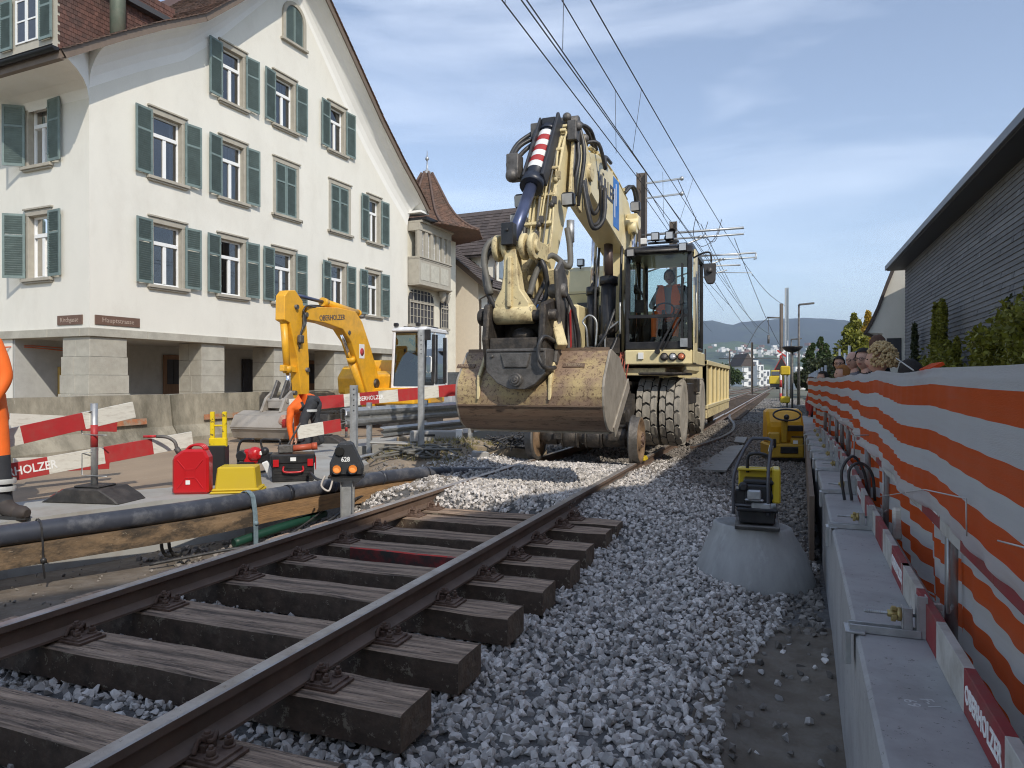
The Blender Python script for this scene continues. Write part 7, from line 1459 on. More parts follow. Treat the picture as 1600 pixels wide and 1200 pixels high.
stk = [mz(px, py) for px, py in ((438, 462), (444, 454), (455, 454), (466, 470), (472, 500), (476, 560), (477, 640), (466, 640), (458, 560), (446, 505), (437, 500))]
b = MB(); b.prism(stk, 'y', -.10, .10); st2 = b.build('stick', M['amber'], me_, bevel=.012)
def m3(px, py, y=0.0): d, z = mz(px, py, y); return Vector((d, y, z))
cylinder(st2, m3(443, 500, .0), m3(449, 580, .0), m3(452, 618, .0), .065, .035, M['amber'], M['chrome'], 'bucket_cylinder')
cylinder(bm2, m3(560, 490), m3(505, 472), m3(462, 461), .075, .035, M['amber'], M['bluerod'], 'stick_cylinder')
cylinder(me_, m3(580, 655, .0), m3(548, 560, .0), m3(534, 522, .0), .075, .04, M['amber'], M['chrome'], 'boom_cylinder')
b = MB()
for px, py in ((455, 480), (470, 492), (452, 614), (472, 578), (537, 520), (560, 495)): p = m3(px, py); b.cyl(p-Vector((0, .15, 0)), p+Vector((0, .15, 0)), .045, 12)
split(b.build('pivot_pin', M['greysteel'], bm2))
b = MB(); b.bar(m3(440, 575), m3(462, 578), .10, .12); b.bar(m3(462, 578), m3(476, 605), .10, .12); b.build('bucket_link', M['amber'], me_, bevel=.012)
for k in range(5):
    o_ = -.1+k*.05; b = MB(); b.tube(bez([m3(468, 488, o_)+Vector((0, .08, 0)), m3(474, 480, o_)+Vector((0, .08, .02)), m3(500, 478+k, o_), m3(545, 484+k, o_), m3(566, 515, o_), m3(583, 570, o_)], 5), .016, 6); b.build('hydraulic_hose', M['hose'], me_, fix=False)
for k in range(3): b = MB(); b.tube(bez([m3(474, 484, .14), m3(478-k*2, 505, .16), m3(470, 520+k*3, .16), m3(468, 545, .14)], 5), .016, 6); b.build('hydraulic_hose', M['hose'], me_, fix=False)
b = MB(); b.box(m3(470, 530, .16), (.14, .08, .16)); b.build('work_light', M['greysteel'], me_, bevel=.02)
# quick hitch and bucket on the road
bp = mz(440, 660); b = MB(); bkp = [(4.55, .62), (4.25, .66), (3.75, .60), (3.42, .30), (3.45, .06), (3.7, .06), (4.2, .07), (4.5, .2), (4.62, .4)]
b = MB(); q = [(3.55, .07), (4.05, .06), (4.32, .14), (4.42, .34), (4.30, .54), (4.05, .62), (3.7, .60)]
for (a, za), (c, zc) in zip(q, q[1:]): b.poly([(a, -.62, za), (c, -.62, zc), (c, .62, zc), (a, .62, za)]); b.poly([(a-.015, -.62, za+.01), (c-.015, -.62, zc), (c-.015, .62, zc-.01), (a-.015, .62, za)])
bk2 = b.build('bucket', mat('grey_bucket', (.36, .33, .29), .65, .1, var=.15, dirt=(.2, .17, .13), damt=.6, dscale=3), me_, fix=False)
for y in (-.64, .62): b = MB(); b.prism(q, 'y', y, y+.02); b.build('bucket_side', MATS['grey_bucket'], bk2)
b = MB(); b.bbox((4.0, -.66, .04), (4.12, .66, .06)); b.bbox((4.405, -.62, .30), (4.425, .62, .312))
for y in (-.2, .2): b.prism([(4.15, .6), (4.0, .85), (3.8, .98), (3.65, .62)], 'y', y-.025, y+.025)
b.cyl((3.95, -.24, .80), (3.95, .24, .80), .05, 12); b.cyl((3.75, -.24, .72), (3.75, .24, .72), .05, 12); b.box((3.85, 0, .72), (.3, .3, .12)); b.build('bucket_bracket', MATS['grey_bucket'], bk2, bevel=.01)
b = MB(); 
for y in (-.1, .1): b.bar((3.75, y, 1.15), (3.95, y, .80), .05, .12)
b.build('quick_hitch', M['greysteel'], me_, bevel=.01)
# body and tracks
b = MB(); b.prism([(.35, -.75), (.55, .3), (.5, 1.1), (-.2, 1.2), (-1.5, 1.0), (-1.6, -.9), (-.2, -.95)], 'z', .62, 1.0); b.build('turntable', M['amber'], me_, bevel=.03)
b = MB(); b.prism([(-1.55, 1.0), (-1.6, 1.3), (-1.3, 1.62), (-.45, 1.66), (-.35, 1.0)], 'y', -.95, .3); b.prism([(.3, .85), (.35, 1.25), (.1, 1.5), (-.4, 1.55), (-.4, .85)], 'y', -.95, -.3); b.prism([(.28, .85), (.32, 1.3), (-.1, 1.4), (-.35, .85)], 'y', -.25, .42); b.build('engine_cover', M['amber'], me_, bevel=.04)
b = MB(); b.box((.38, 0, 1.0), (.3, .26, .5)); b.cyl((.45, -.18, 1.1), (.45, .18, 1.1), .11, 16); b.build('boom_foot', M['grease'], me_, bevel=.02)
for y in (-.85, .85):
    b = MB(); b.prism([(-1.3, .1), (-1.15, -.0), (1.0, 0), (1.2, .15), (1.15, .42), (-1.2, .45), (-1.35, .3)], 'y', y-.2, y+.2); tk = b.build('crawler_track', M['rubber'], me_, bevel=.03); b = MB()
    for k in range(16): b.box((-1.1+k*.145, y, .0), (.06, .4, .05)); b.box((-1.1+k*.145, y, .45), (.06, .4, .04))
    tag(b.build('track_lug', M['rubber'], tk), kind='stuff')
ca = thing('cab', None, None); ca.parent = me_; cy0, cy1, cx0, cx1, cz0, cz1 = .48, 1.28, -1.05, .42, 1.0, 2.36
b = MB()
for y in (cy0, cy1-.07): b.prism([(cx1, cz0), (cx1-.05, cz0), (cx1-.18, cz1-.1), (cx1-.12, cz1-.04)], 'y', y, y+.07); b.prism([(cx0, cz0), (cx0+.09, cz0), (cx0+.09, cz1-.05), (cx0, cz1-.2)], 'y', y, y+.07)
b.prism([(-.28, cz0), (-.22, cz0), (-.27, cz1-.06), (-.33, cz1-.06)], 'y', cy1-.06, cy1+.005); b.bbox((cx0, cy1-.07, cz0-.1), (cx1, cy1, cz0+.07)); b.bbox((cx1-.08, cy0, cz0-.1), (cx1, cy1, cz0+.03)); b.prism([(cx0, cz1-.07), (cx0+.1, cz1+.02), (cx1-.2, cz1+.03), (cx1-.08, cz1-.04), (cx1-.12, cz1-.09)], 'y', cy0-.02, cy1+.02); b.build('cab_frame', mat('cab_white', (.72, .72, .72), .4), ca, bevel=.02)
b = MB(); b.poly([(cx1-.03, cy0+.05, cz0+.03), (cx1-.03, cy1-.06, cz0+.03), (cx1-.15, cy1-.06, cz1-.1), (cx1-.15, cy0+.05, cz1-.1)]); b.build('windscreen', glass('dark_green_glass', (.26, .36, .32), .10), ca, fix=False)
b = MB(); b.poly([(cx0+.08, cy1-.02, cz0+.06), (cx1-.07, cy1-.02, cz0+.06), (cx1-.19, cy1-.02, cz1-.08), (cx0+.08, cy1-.02, cz1-.08)]); b.poly([(cx0+.08, cy0+.02, cz0+.4), (cx1-.07, cy0+.02, cz0+.4), (cx1-.19, cy0+.02, cz1-.08), (cx0+.08, cy0+.02, cz1-.08)]); split(b.build('side_window', glass('dark_green_glass', (0, 0, 0)), ca, fix=False))
b = MB()
for a, c, e, f in ((cx1-.1, cz0+.1, cx1-.21, cz1-.12), (-.2, cz0+.1, -.25, cz1-.12), (-.36, cz0+.1, -.38, cz1-.12), (cx0+.14, cz0+.1, cx0+.14, cz1-.16)): b.bar((a, cy1-.012, c), (e, cy1-.012, f), .05, .06)
b.bar((cx1-.1, cy1-.012, cz0+.1), (-.2, cy1-.012, cz0+.1), .05, .06); b.bar((cx1-.035, cy0+.06, cz0+.05), (cx1-.155, cy0+.06, cz1-.1), .03, .03); b.bar((cx1-.035, cy1-.08, cz0+.05), (cx1-.155, cy1-.08, cz1-.1), .03, .03); b.bar((cx1-.16, cy0+.06, cz1-.10), (cx1-.16, cy1-.08, cz1-.10), .03, .03); b.build('window_seal', M['black'], ca)
b = MB(); b.tube([(.05, cy1+.0, cz0+.35), (.05, cy1+.05, cz0+.37), (.05, cy1+.05, cz0+.7), (.05, cy1, cz0+.72)], .016, 6); b.build('grab_handle', M['white_paint'], ca)
b = MB(); b.box((-.55, .88, cz0+.35), (.4, .45, .12)); b.box((-.75, .88, cz0+.7), (.12, .42, .62)); b.box((-.05, .6, cz0+.35), (.1, .1, .5)); b.box((.2, .7, cz0+.3), (.06, .2, .3)); b.build('operator_seat', M['rubber'], ca, bevel=.03); b = MB(); b.bbox((cx0+.02, cy0+.05, cz0), (cx0+.07, cy1-.05, cz0+.85)); b.bbox((cx0+.1, cy0+.03, cz0), (cx1-.3, cy0+.06, cz0+.55)); b.build('cab_dark_panel', M['black'], ca)  # black panels added so the inside of the cab reads dark
b = MB(); b.tube([(.28, cy1-.05, cz1-.05), (.36, cy1+.08, cz1-.1)], .014, 6); b.box((.38, cy1+.1, cz1-.17), (.06, .15, .24)); b.build('mirror', M['black'], ca, bevel=.02)
for y in (.55, 1.1): b = MB(); b.box((.26, y, cz1+.08), (.09, .11, .09)); b.build('roof_light', M['black'], ca, bevel=.02)
b = MB(); b.box((-.2, .62, cz1+.06), (.35, .05, .02)); b.bbox((-.9, .6, cz1+.03), (-.5, 1.1, cz1+.09)); b.build('roof_rack', M['black'], ca)
op = thing('person', 'operator in pale green shirt seated in the small excavator cab', 'person', me_.location+Vector((0, 0, 0)), me_.rotation_euler.z)
V = {'pelvis': ((-.55, .88, 1.48), (.15, .12)), 'chest': ((-.56, .88, 1.80), (.12, .17)), 'neck': ((-.53, .88, 1.95), .055), 'headbase': ((-.52, .88, 2.0), .05)}; E_ = [('pelvis', 'chest'), ('chest', 'neck'), ('neck', 'headbase')]; sg = {('pelvis', 'chest'): 3, ('chest', 'neck'): 3, ('neck', 'headbase'): 0}
for t, k in (('l', -1), ('r', 1)):
    V['sh'+t] = ((-.55, .88+k*.17, 1.88), .06); V['el'+t] = ((-.45, .88+k*.2, 1.64), .045); V['wr'+t] = ((-.20, .88+k*.17, 1.62), .034); V['hip'+t] = ((-.5, .88+k*.09, 1.46), .085); V['kn'+t] = ((-.10, .88+k*.12, 1.46), .065); V['an'+t] = ((.02, .88+k*.12, 1.10), .045)
    E_ += [('chest', 'sh'+t), ('sh'+t, 'el'+t), ('el'+t, 'wr'+t), ('pelvis', 'hip'+t), ('hip'+t, 'kn'+t), ('kn'+t, 'an'+t)]
    for e in (('chest', 'sh'+t), ('sh'+t, 'el'+t), ('el'+t, 'wr'+t)): sg[e] = 3
    for e in (('pelvis', 'hip'+t), ('hip'+t, 'kn'+t), ('kn'+t, 'an'+t)): sg[e] = 4
    hand(V, E_, 'wr'+t, (-.15, .88+k*.16, 1.62), [(-.09, .88+k*(.12+.015*i), 1.61-.005*i) for i in range(4)]+[(-.13, .88+k*.11, 1.64)], t, sg)
body, fd = skinbody('body', V, E_, [M['skin'], M['eye'], M['lips'], mat('pale_green_shirt', (.35, .42, .28), .85), M['navy']], sg, op, ((-.50, .88, 2.09), 0.0, .9)); hair(body, (-.50, .88, 2.09), fd, .9, MATS['brown_hair'], 'short')
# parked car far behind the bucket
cr = thing('parked_car', 'silver white car parked beyond the small excavator, half hidden by the bucket', 'car', cam2w(-1.75, 24, ZR), camrz(.42, .91))
b = MB(); b.prism([(-2.1, .35), (-2.1, .75), (-1.95, .85), (-1.0, .95), (1.8, .95), (2.1, .8), (2.15, .35)], 'y', -.85, .85); b.build('body', mat('car_paint', (.5, .51, .53), .3, .4), cr, bevel=.06)
b = MB(); b.prism([(-1.05, .94), (-.4, 1.40), (1.0, 1.42), (1.75, .94)], 'y', -.72, .72); b.build('window', mat('car_glass', (.03, .035, .04), .08), cr, bevel=.05)
for x in (-1.35, 1.35):
    for y in (-.86, .70): b = MB(); b.cyl((x, y, .32), (x, y+.16, .32), .31, 20); w_ = b.build('wheel', M['rubber'], cr); b = MB(); b.cyl((x, y-.01, .32), (x, y+.17, .32), .19, 14); b.build('rim', M['galv'], w_)
for y in (-.6, .6): b = MB(); b.box((-2.1, y, .68), (.06, .3, .12)); b.build('headlight', M['lamp'], cr, bevel=.02)
# ================================================================ right side: retaining wall, clamps, fence, netting
rw_ = thing('retaining_wall', 'new grey concrete wall running away along the right edge of the works', 'wall', (0, 0, 0))
segs = [(-1.5, 2.9, 0), (2.9, 6.4, 0), (6.4, 12, 0), (12, 20, 0)]
for i, (a, c, _) in enumerate(segs):
    b = MB(); ua, uc = wall_u(a), wall_u(c); w = .335; g = .003
    q = [(ua, a+g), (ua+w, a+g), (uc+w, c-g), (uc, c-g)]; z0, z1 = -.75, .25; ch_ = .012
    lo = [b._v((x, y, z0)) for x, y in q]; mid = [b._v((x, y, z1-ch_)) for x, y in q]; q2 = [(q[0][0]+ch_, q[0][1]), (q[1][0]-ch_, q[1][1]), (q[2][0]-ch_, q[2][1]), (q[3][0]+ch_, q[3][1])]; hi = [b._v((x, y, z1)) for x, y in q2]
    for A, B_ in ((lo, mid), (mid, hi)):
        for j in range(4): b.face([A[j], A[(j+1) % 4], B_[(j+1) % 4], B_[j]])
    b.face(hi); b.build('wall_section', M['conc_new'], rw_)
text('chalk_mark', 'F-1\n69', .05, mat('chalk', (.5, .5, .5), .9), rw_, (.36, 2.28, .2505), (0, 0, -PI/2+.3), ext=.0004)
b = MB(); b.prism([(.06+.02*7, 6.6), (.10+.02*7, 6.6), (.10+.021*18, 18), (.05+.021*18, 18)], 'z', -.5, .17); tag(b.build('formwork_board', mat('wet_formwork', (.20, .14, .10), .85, var=.3, scale=4, dirt=(.1, .08, .06), damt=.6)), 'brown formwork board along the foot of the far wall', 'board')
pv = thing('walkway', 'x', 'x'); bpy.data.objects.remove(pv)
b = MB(); b.poly([(.5, -2, -.38), (6, -2, -.38), (6, 40, -.38), (1.3, 40, -.38)]); tag(b.build('pavement', mat('pavement_asphalt', (.28, .27, .26), .95, var=.15, scale=8), fix=False), kind='structure')
def fu(v): return float(np.interp(v, [-2, 0, 3, 5, 8, 11, 16, 20], [.47, .49, .51, .545, .64, .65, .52, .46]))
# clamp with its post
CLV = [1.05, 2.86, 4.82, 6.3, 7.85, 8.9, 9.9, 10.9, 11.9, 12.9]
clab = ['clamp nearest the camera below the frame', 'fence clamp nearest the camera with brass wing nut on the wall top', 'second fence clamp on the wall beside a worn rubber pad', 'third fence clamp on the wall beside the arched black hose', 'fourth fence clamp on the wall', 'fifth fence clamp on the wall', 'sixth fence clamp on the wall', 'seventh fence clamp on the wall', 'eighth fence clamp on the wall', 'farthest fence clamp on the wall']
brass = mat('brass_nut', (.42, .33, .14), .45, .7)
b = MB(); b.bbox((-.02, -.022, 0), (.21, .022, .005)); b.bbox((-.02, -.024, 0), (.21, -.018, .028)); b.bbox((-.02, .018, 0), (.21, .024, .028)); b.bbox((-.035, -.05, -.11), (-.018, .05, .006)); b.bbox((-.035, -.05, .001), (.03, .05, .009))
cl0 = thing('fence_clamp', clab[0], 'clamp', (wall_u(CLV[0]), CLV[0], .252), -TH*0, 'fence clamps along the wall top')
b.build('base_channel', M['galv'], cl0, bevel=.0015)
b = MB(); b.bbox((.150, -.022, .028), (.155, .022, .105)); b.bbox((.178, -.022, .028), (.183, .022, .105)); b.bbox((.155, -.022, .028), (.178, -.017, .105)); b.bbox((.195, -.02, -.0), (.200, .02, .15)); b.bbox((.225, -.02, 0), (.230, .02, .15)); b.bbox((.2, -.02, 0), (.225, -.015, .15)); b.build('upright_bracket', M['galv'], cl0, bevel=.0015)
b = MB(); b.cyl((.03, 0, .075), (.2, 0, .075), .006, 8)
for k in range(10): b.cyl((.033+k*.006, 0, .075), (.035+k*.006, 0, .075), .0072, 8)
b.build('threaded_rod', M['galv'], cl0)
b = MB(); b.cyl((.105, 0, .075), (.14, 0, .075), .013, 12); b.cyl((.135, 0, .075), (.149, 0, .075), .024, 14)
for a in (.3, PI/2+.3, PI+.3, 1.5*PI+.3): b.box((.125, .022*math.cos(a), .075+.022*math.sin(a)), (.016, .015, .015))
b.build('wing_nut', brass, cl0, bevel=.002)
b = MB(); b.bbox((.230, -.012, .105), (.275, .012, .125)); b.build('post_socket', M['galv'], cl0)
po0 = thing('fence_post', 'galvanised fence post nearest the camera', 'post', (fu(CLV[0])+.035, CLV[0], .2), 0, 'fence posts behind the wall')
b = MB(); b.cyl((0, 0, 0), (0, 0, .98), .021, 12); b.build('tube', M['galv'], po0)
b = MB()
for z in (.34, .80): b.tube([(0, -.02, z+.09), (-.03, -.11, z+.09), (-.03, -.11, z-.16), (0, -.02, z-.16)], .006, 6)
split(b.build('plank_hook', M['galv'], po0))
plab = ['', 'fence post rising behind the nearest clamp', 'fence post behind the second clamp', 'fence post behind the third clamp', 'fence post behind the fourth clamp', 'fence post behind the fifth clamp', 'fence post behind the sixth clamp', 'fence post behind the seventh clamp', 'fence post behind the eighth clamp', 'farthest fence post behind the netting']
for i, v in enumerate(CLV[1:], 1):
    copy_tree(cl0, None, (wall_u(v), v, .252), None, clab[i]); copy_tree(po0, None, (fu(v)+.035, v, .2), None, plab[i])
for i, (v0, v1, pat, ls) in enumerate(((-.4, 1.6, 'WRWRW', 1), (1.45, 3.45, 'WRWRW', 1), (3.4, 5.4, 'RWRWR', 2), (5.35, 7.35, 'WRWRW', 1), (7.3, 9.3, 'RWRWR', 2), (9.25, 11.25, 'WRWRW', 3), (11.2, 13.2, 'RWRWR', 2))):
    names = ['toe board beside the viewpoint', 'lettered toe board at the lower right corner', 'toe board behind the nearest clamp', 'toe board behind the second clamp', 'toe board behind the third clamp', 'toe board behind the sixth clamp', 'farthest toe board below the netting']
    k = 'R' if 'R' in pat else 'W'; ri = [j for j, c in enumerate(pat) if c == 'R'][0]
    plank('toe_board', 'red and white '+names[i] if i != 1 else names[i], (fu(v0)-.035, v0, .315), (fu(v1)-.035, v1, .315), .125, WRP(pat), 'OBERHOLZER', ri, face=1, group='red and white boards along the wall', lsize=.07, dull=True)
for i, (v0, v1, pat) in enumerate(((.6, 2.55, 'WRWRR'), (2.5, 4.45, 'WRWRW'), (4.4, 6.4, 'WRWRW'), (6.35, 8.35, 'WRWRW'), (8.3, 10.3, 'RWRWR'))):
    names = ['lettered middle board just inside the right edge', 'middle board hooked on the second post', 'middle board between third and fourth post', 'middle board glimpsed through the far netting', 'farthest middle board glimpsed through the netting']; ri = [j for j, c in enumerate(pat) if c == 'R'][-2 if i == 0 else 0]
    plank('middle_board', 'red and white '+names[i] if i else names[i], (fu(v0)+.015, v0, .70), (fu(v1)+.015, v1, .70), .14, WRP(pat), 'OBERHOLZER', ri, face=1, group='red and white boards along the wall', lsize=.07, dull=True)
hs = thing('arched_hose', 'pair of black hoses arching over the wall top behind the third clamp', 'hose', (wall_u(5.9)+.13, 5.9, .26)); 
for k in (0, .05): b = MB(); b.tube(bez([(k, .0, 0), (k-.02, .0, .22), (k+.06, .03, .33-k), (k+.14, .05, .2), (k+.16, .05, .0)], 5), .011, 8); b.build('hose', M['hose'], hs)
pd_ = thing('rubber_pad', 'worn pale block end standing beside the second clamp', 'block', (wall_u(4.75)+.34, 4.66, .24), 0); b = MB(); b.box((0, 0, .09), (.05, .07, .18)); b.build('block', M['plankwhite'], pd_, bevel=.012)
# netting
M['net_o'] = mat('net_orange', (.92, .14, .02), .8, var=.10, scale=3, trans=.5, alpha=.93, dirt=(.6, .16, .07), damt=.4, dscale=3, bump=.6, bscale=160, stretch=(1, .25, 5))
M['net_w'] = mat('net_white', (.84, .83, .81), .8, var=.07, scale=3, trans=.5, alpha=.93, dirt=(.62, .56, .52), damt=.4, dscale=3, bump=.6, bscale=160, stretch=(1, .25, 5))
rr_n = 128; nv = 900; vs_ = np.linspace(.75, 16.5, nv); rows = 129; S_ = np.linspace(0, 1.30, rows)
Pn = np.zeros((nv, rows, 3)); postv = np.array([.2, 2.86, 4.82, 6.3, 7.85, 9.9, 11.9, 13.5, 15, 17])
for i, v in enumerate(vs_):
    k = np.searchsorted(postv, v)-1; t = (v-postv[k])/(postv[k+1]-postv[k]); sg0 = math.sin(PI*t)
    top = 1.215-.012*sg0+.012*(vnoise(v, 0, .8, 41)-.5)*2
    for j, s in enumerate(S_):
        f = s/1.22; low_ = (s-.5)/.7; droop = (.05*sg0 + .06*(vnoise(v*.7, 3, 1, 43)-.5) + .05*max(0, low_)*(1-t))*f
        z = top - s*(.93-.12*math.sin(PI*t)*f*0) - droop
        low = max(0, min(1, (s-.52)/.10)); low = low*low*(3-2*low)
        fk = .35+.9*min(1, max(0, (v-2.5)/5)); fold = fk*(.020*math.sin(v*7+2*math.sin(v*1.3)+s*1.5)*(.3+f)+.012*math.sin(v*17+s*3)*f + .05*(vnoise(v*1.4, s*2.0, 1, 44)-.5)+.010*math.sin(v*31+4*math.sin(v*2)))
        u = fu(v)-.03 + fold*(.6 if s < .5 else 1.3) + low*(.085+.07*sg0)
        if s < .03: u += .01
        Pn[i, j] = (u, v, max(z, .10+(j-rows)*-.001))
ii = np.arange(nv*rows).reshape(nv, rows); Fc = np.stack([ii[:-1, :-1].ravel(), ii[1:, :-1].ravel(), ii[1:, 1:].ravel(), ii[:-1, 1:].ravel()], 1)
jj = np.tile(np.arange(rows-1), nv-1); mi = (((jj*(1.30/rr_n)+.022)/.082).astype(int) % 2)
net = thing('safety_netting', 'orange and white striped netting hung along the whole right fence', 'netting', (0, 0, 0)); no = npmesh('net_sheet', Pn.reshape(-1, 3), Fc, [M['net_w'], M['net_o']], True, mi, net)
b = MB()
b.tube([pu(1375, 776, .50), pu(1445, 765, .46), pu(1510, 779, .46)], .0022, 5); b.tube([pu(1510, 779, .455), pu(1511, 838, .46)], .0022, 5); b.tube([pu(1560, 845, .46), pu(1610, 858, .46)], .0022, 5)
b.tube([(fu(3.1)-.05, 3.1, 1.20), (fu(3.9)-.02, 3.9, 1.27)], .003, 5); split(b.build('tie_wire', mat('white_cord', (.45, .43, .40), .7), net))
for k, v in enumerate((5.2, 7.2)): b = MB(); b.tube([(fu(v)-.12, v, .80), (fu(v)+.05, v+.1, .80)], .004, 5); b.build('tie_bar', M['galv'], net)
b = MB(); b.box((fu(3.1)+.01, 3.1, 1.212), (.05, .22, .012), ry=-.5); b.build('folded_flap', M['net_o'], net)
# far dark mesh fence behind the netting
mf = thing('mesh_fence', 'dark grey mesh fence continuing beyond the netting', 'fence', (0, 0, 0))
b = MB(); b.poly([(.85, 17, -.3), (1.25, 42, -.3), (1.25, 42, 1.35), (.85, 17, 1.35)]); b.build('mesh_panel', mat('fence_mesh', (.09, .10, .10), .8, alpha=.8), mf, fix=False)
for k in range(11): v = 17+k*2.5; b = MB(); b.cyl((.84+.016*(v-17), v, -.3), (.84+.016*(v-17), v, 1.5), .03, 8); b.build('fence_post', M['galv'], mf)
for z in (.35, 1.3): b = MB(); b.tube([(.84, 17, z), (1.24, 42, z)], .02, 6); b.build('fence_rail', M['galv'], mf)

# ================================================================ concrete cone with plate compactor, tandem compactor, ground plates
cn = thing('manhole_cone', 'grey precast manhole cone half buried in the ballast', 'concrete cone', (-.22, 5.93, 0))
b = MB(); n = 40; rings = []
for f, r_, ox, z in ((0, .45, 0, -.46), (.15, .45, 0, -.36), (.5, .385, .0, -.17), (.9, .305, -.015, -.02), (1, .298, -.02, .02), (1, .285, -.02, .028), (1, .262, -.02, .028), (1, .255, -.02, .018)):
    rings.append([b._v((ox+.02*(1-f)+r_*math.cos(2*PI*j/n), r_*math.sin(2*PI*j/n), z+.0)) for j in range(n)])
b.smooth = True
for a, c in zip(rings, rings[1:]):
    for j in range(n): b.face([a[j], a[(j+1) % n], c[(j+1) % n], c[j]])
b.face(rings[-1]); b.build('shell', mat('cone_concrete', (.36, .355, .34), .88, speck=((.12, .11, .1), 40, .66, .8), var=.12, scale=3, bump=.2, bscale=40, dirt=(.5, .5, .49), damt=.5, dscale=4, dthr=(.55, .68), stretch=(3, 3, .6)), cn, fix=False)
cn.rotation_euler = (R(-2), R(3), 0)
pc = thing('plate_compactor', 'yellow and black plate compactor standing on the concrete cone', 'compactor', (-.20, 5.85, .035), R(2))
b = MB(); b.prism([(-.26, .03), (-.22, .0), (.20, .0), (.29, .07), (.28, .085), (.2, .02), (-.22, .02), (-.25, .045)], 'y', -.16, .16); b.T = None; pl_ = b.build('base_plate', M['greysteel'], pc, bevel=.004); pl_.rotation_euler = (0, 0, PI/2)
def S3(x, y, z): return (x, y, z)
b = MB(); b.box((0, .02, .08), (.26, .26, .10)); b.cyl((-.14, .1, .09), (.14, .1, .09), .06, 14); b.box((0, 0, .14), (.30, .30, .03)); b.build('exciter', M['black'], pc, bevel=.01)
b = MB(); b.box((.0, -.02, .25), (.20, .20, .16)); b.box((-.12, -.03, .22), (.09, .16, .14)); b.cyl((-.10, -.14, .31), (-.10, -.06, .31), .035, 14); b.box((.02, .0, .345), (.24, .2, .04)); b.ball((.11, -.04, .24), .06); b.build('engine', M['black'], pc, bevel=.012)
b = MB(); b.box((-.02, -.135, .255), (.10, .05, .075)); b.box((-.02, -.13, .215), (.14, .05, .02)); b.box((.03, -.12, .17), (.14, .04, .05)); b.build('carburettor_cover', M['galv'], pc, bevel=.012)
b = MB(); b.box((.14, .02, .32), (.06, .24, .26)); b.box((0, .12, .36), (.28, .06, .16)); b.box((-.02, .08, .425), (.26, .10, .02)); b.build('yellow_hood', M['yellowbox'], pc, bevel=.022)
b = MB(); b.tube(bez([(-.17, -.12, .10), (-.17, -.12, .38), (-.11, -.05, .56), (-.05, .02, .66)], 6)+[Vector((-.03, .02, .675)), Vector((.08, .02, .675)), Vector((.11, .02, .66))]+bez([(.11, .02, .66), (.09, -.05, .52), (.08, -.12, .38), (.08, -.12, .10)], 6)[1:], .013, 10); b.tube([(-.17, -.12, .17), (.08, -.12, .17)], .011, 8); b.build('guide_handle', mat('grey_tube', (.10, .10, .11), .45, .3), pc)
b = MB(); b.tube(bez([(-.07, .06, .40), (-.07, .06, .52), (-.03, .06, .55), (.04, .06, .55), (.08, .06, .52), (.08, .06, .40)], 5), .013, 8); b.build('lifting_frame', M['black'], pc)
b = MB(); b.box((.10, .0, .60), (.03, .012, .05), ry=.2); b.build('sticker', M['white_paint'], pc)
rc = thing('reversible_compactor', 'ochre yellow ride-size vibratory plate with oval handle standing beside the wall', 'compactor', (-.06, 13.75, -.28), R(14))
b = MB(); b.prism([(-.42, .0), (.42, .0), (.5, .1), (.42, .05), (-.42, .05), (-.5, .1)], 'y', -.33, .33); pl2 = b.build('base_plate', M['grease'], rc, bevel=.01); pl2.rotation_euler = (0, 0, PI/2)
b = MB(); b.box((0, -.05, .20), (.62, .62, .26)); b.box((-.19, -.28, .42), (.20, .14, .22)); b.box((.2, -.28, .34), (.22, .12, .18)); b.build('lower_frame', M['roller'], rc, bevel=.03)
b = MB(); b.prism([(-.02, .33), (-.05, .66), (.10, .92), (.34, .94), (.40, .5), (.36, .3)], 'y', -.30, .33); hd2 = b.build('engine_hood', mat('roller_hood', (.70, .38, .02), .4, var=.05), rc, bevel=.05); hd2.rotation_euler = (0, 0, PI/2); hd2.location = (0.06, -.12, 0)
b = MB(); b.box((-.02, -.30, .55), (.10, .08, .42), rx=.15); b.build('drawbar', M['roller'], rc, bevel=.02)
b = MB(); b.tube([(.0+.23*math.cos(t), -.40+.05*math.sin(t), .84+.095*math.sin(t)) for t in [2*PI*i/28 for i in range(29)]], .016, 8); b.ball((-.0, -.38, .80), .05); b.cyl((-.0, -.36, .72), (0, -.38, .82), .035, 10); b.tube([(.10, -.32, .33), (.3, -.33, .33), (.3, -.33, .45), (.1, -.32, .45)], .012, 6); b.build('control_handle', M['black'], rc)
b = MB(); b.box((.16, -.345, .36), (.08, .01, .06)); b.build('label_plate', M['white_paint'], rc)
b = MB(); b.box((.16, -.30, .60), (.26, .12, .10)); b.box((-.2, -.36, .34), (.05, .05, .16)); b.box((.05, -.37, .22), (.3, .03, .12)); split(b.build('dark_opening', M['black'], rc, bevel=.01))
for i, (pts, lb) in enumerate((([(1080, 733), (1135, 735), (1163, 695), (1140, 697)], 'long steel ground plate lying on the old ballast'), ([(1147, 690), (1163, 692), (1168, 683), (1150, 682)], 'small steel plate beyond the long one'))):
    b = MB(); q = [pz(px, py, -.13) for px, py in pts]; lo = [b._v((p.x, p.y, -.16)) for p in q]; hi = [b._v((p.x, p.y, -.13)) for p in q]; b.face(hi); b.face(lo[::-1])
    for j in range(4): b.face([lo[j], lo[(j+1) % 4], hi[(j+1) % 4], hi[j]])
    t = thing('ground_plate', lb, 'steel plate', (0, 0, 0), 0, 'steel plates on the ballast'); b.build('plate', M['steelplate'], t)
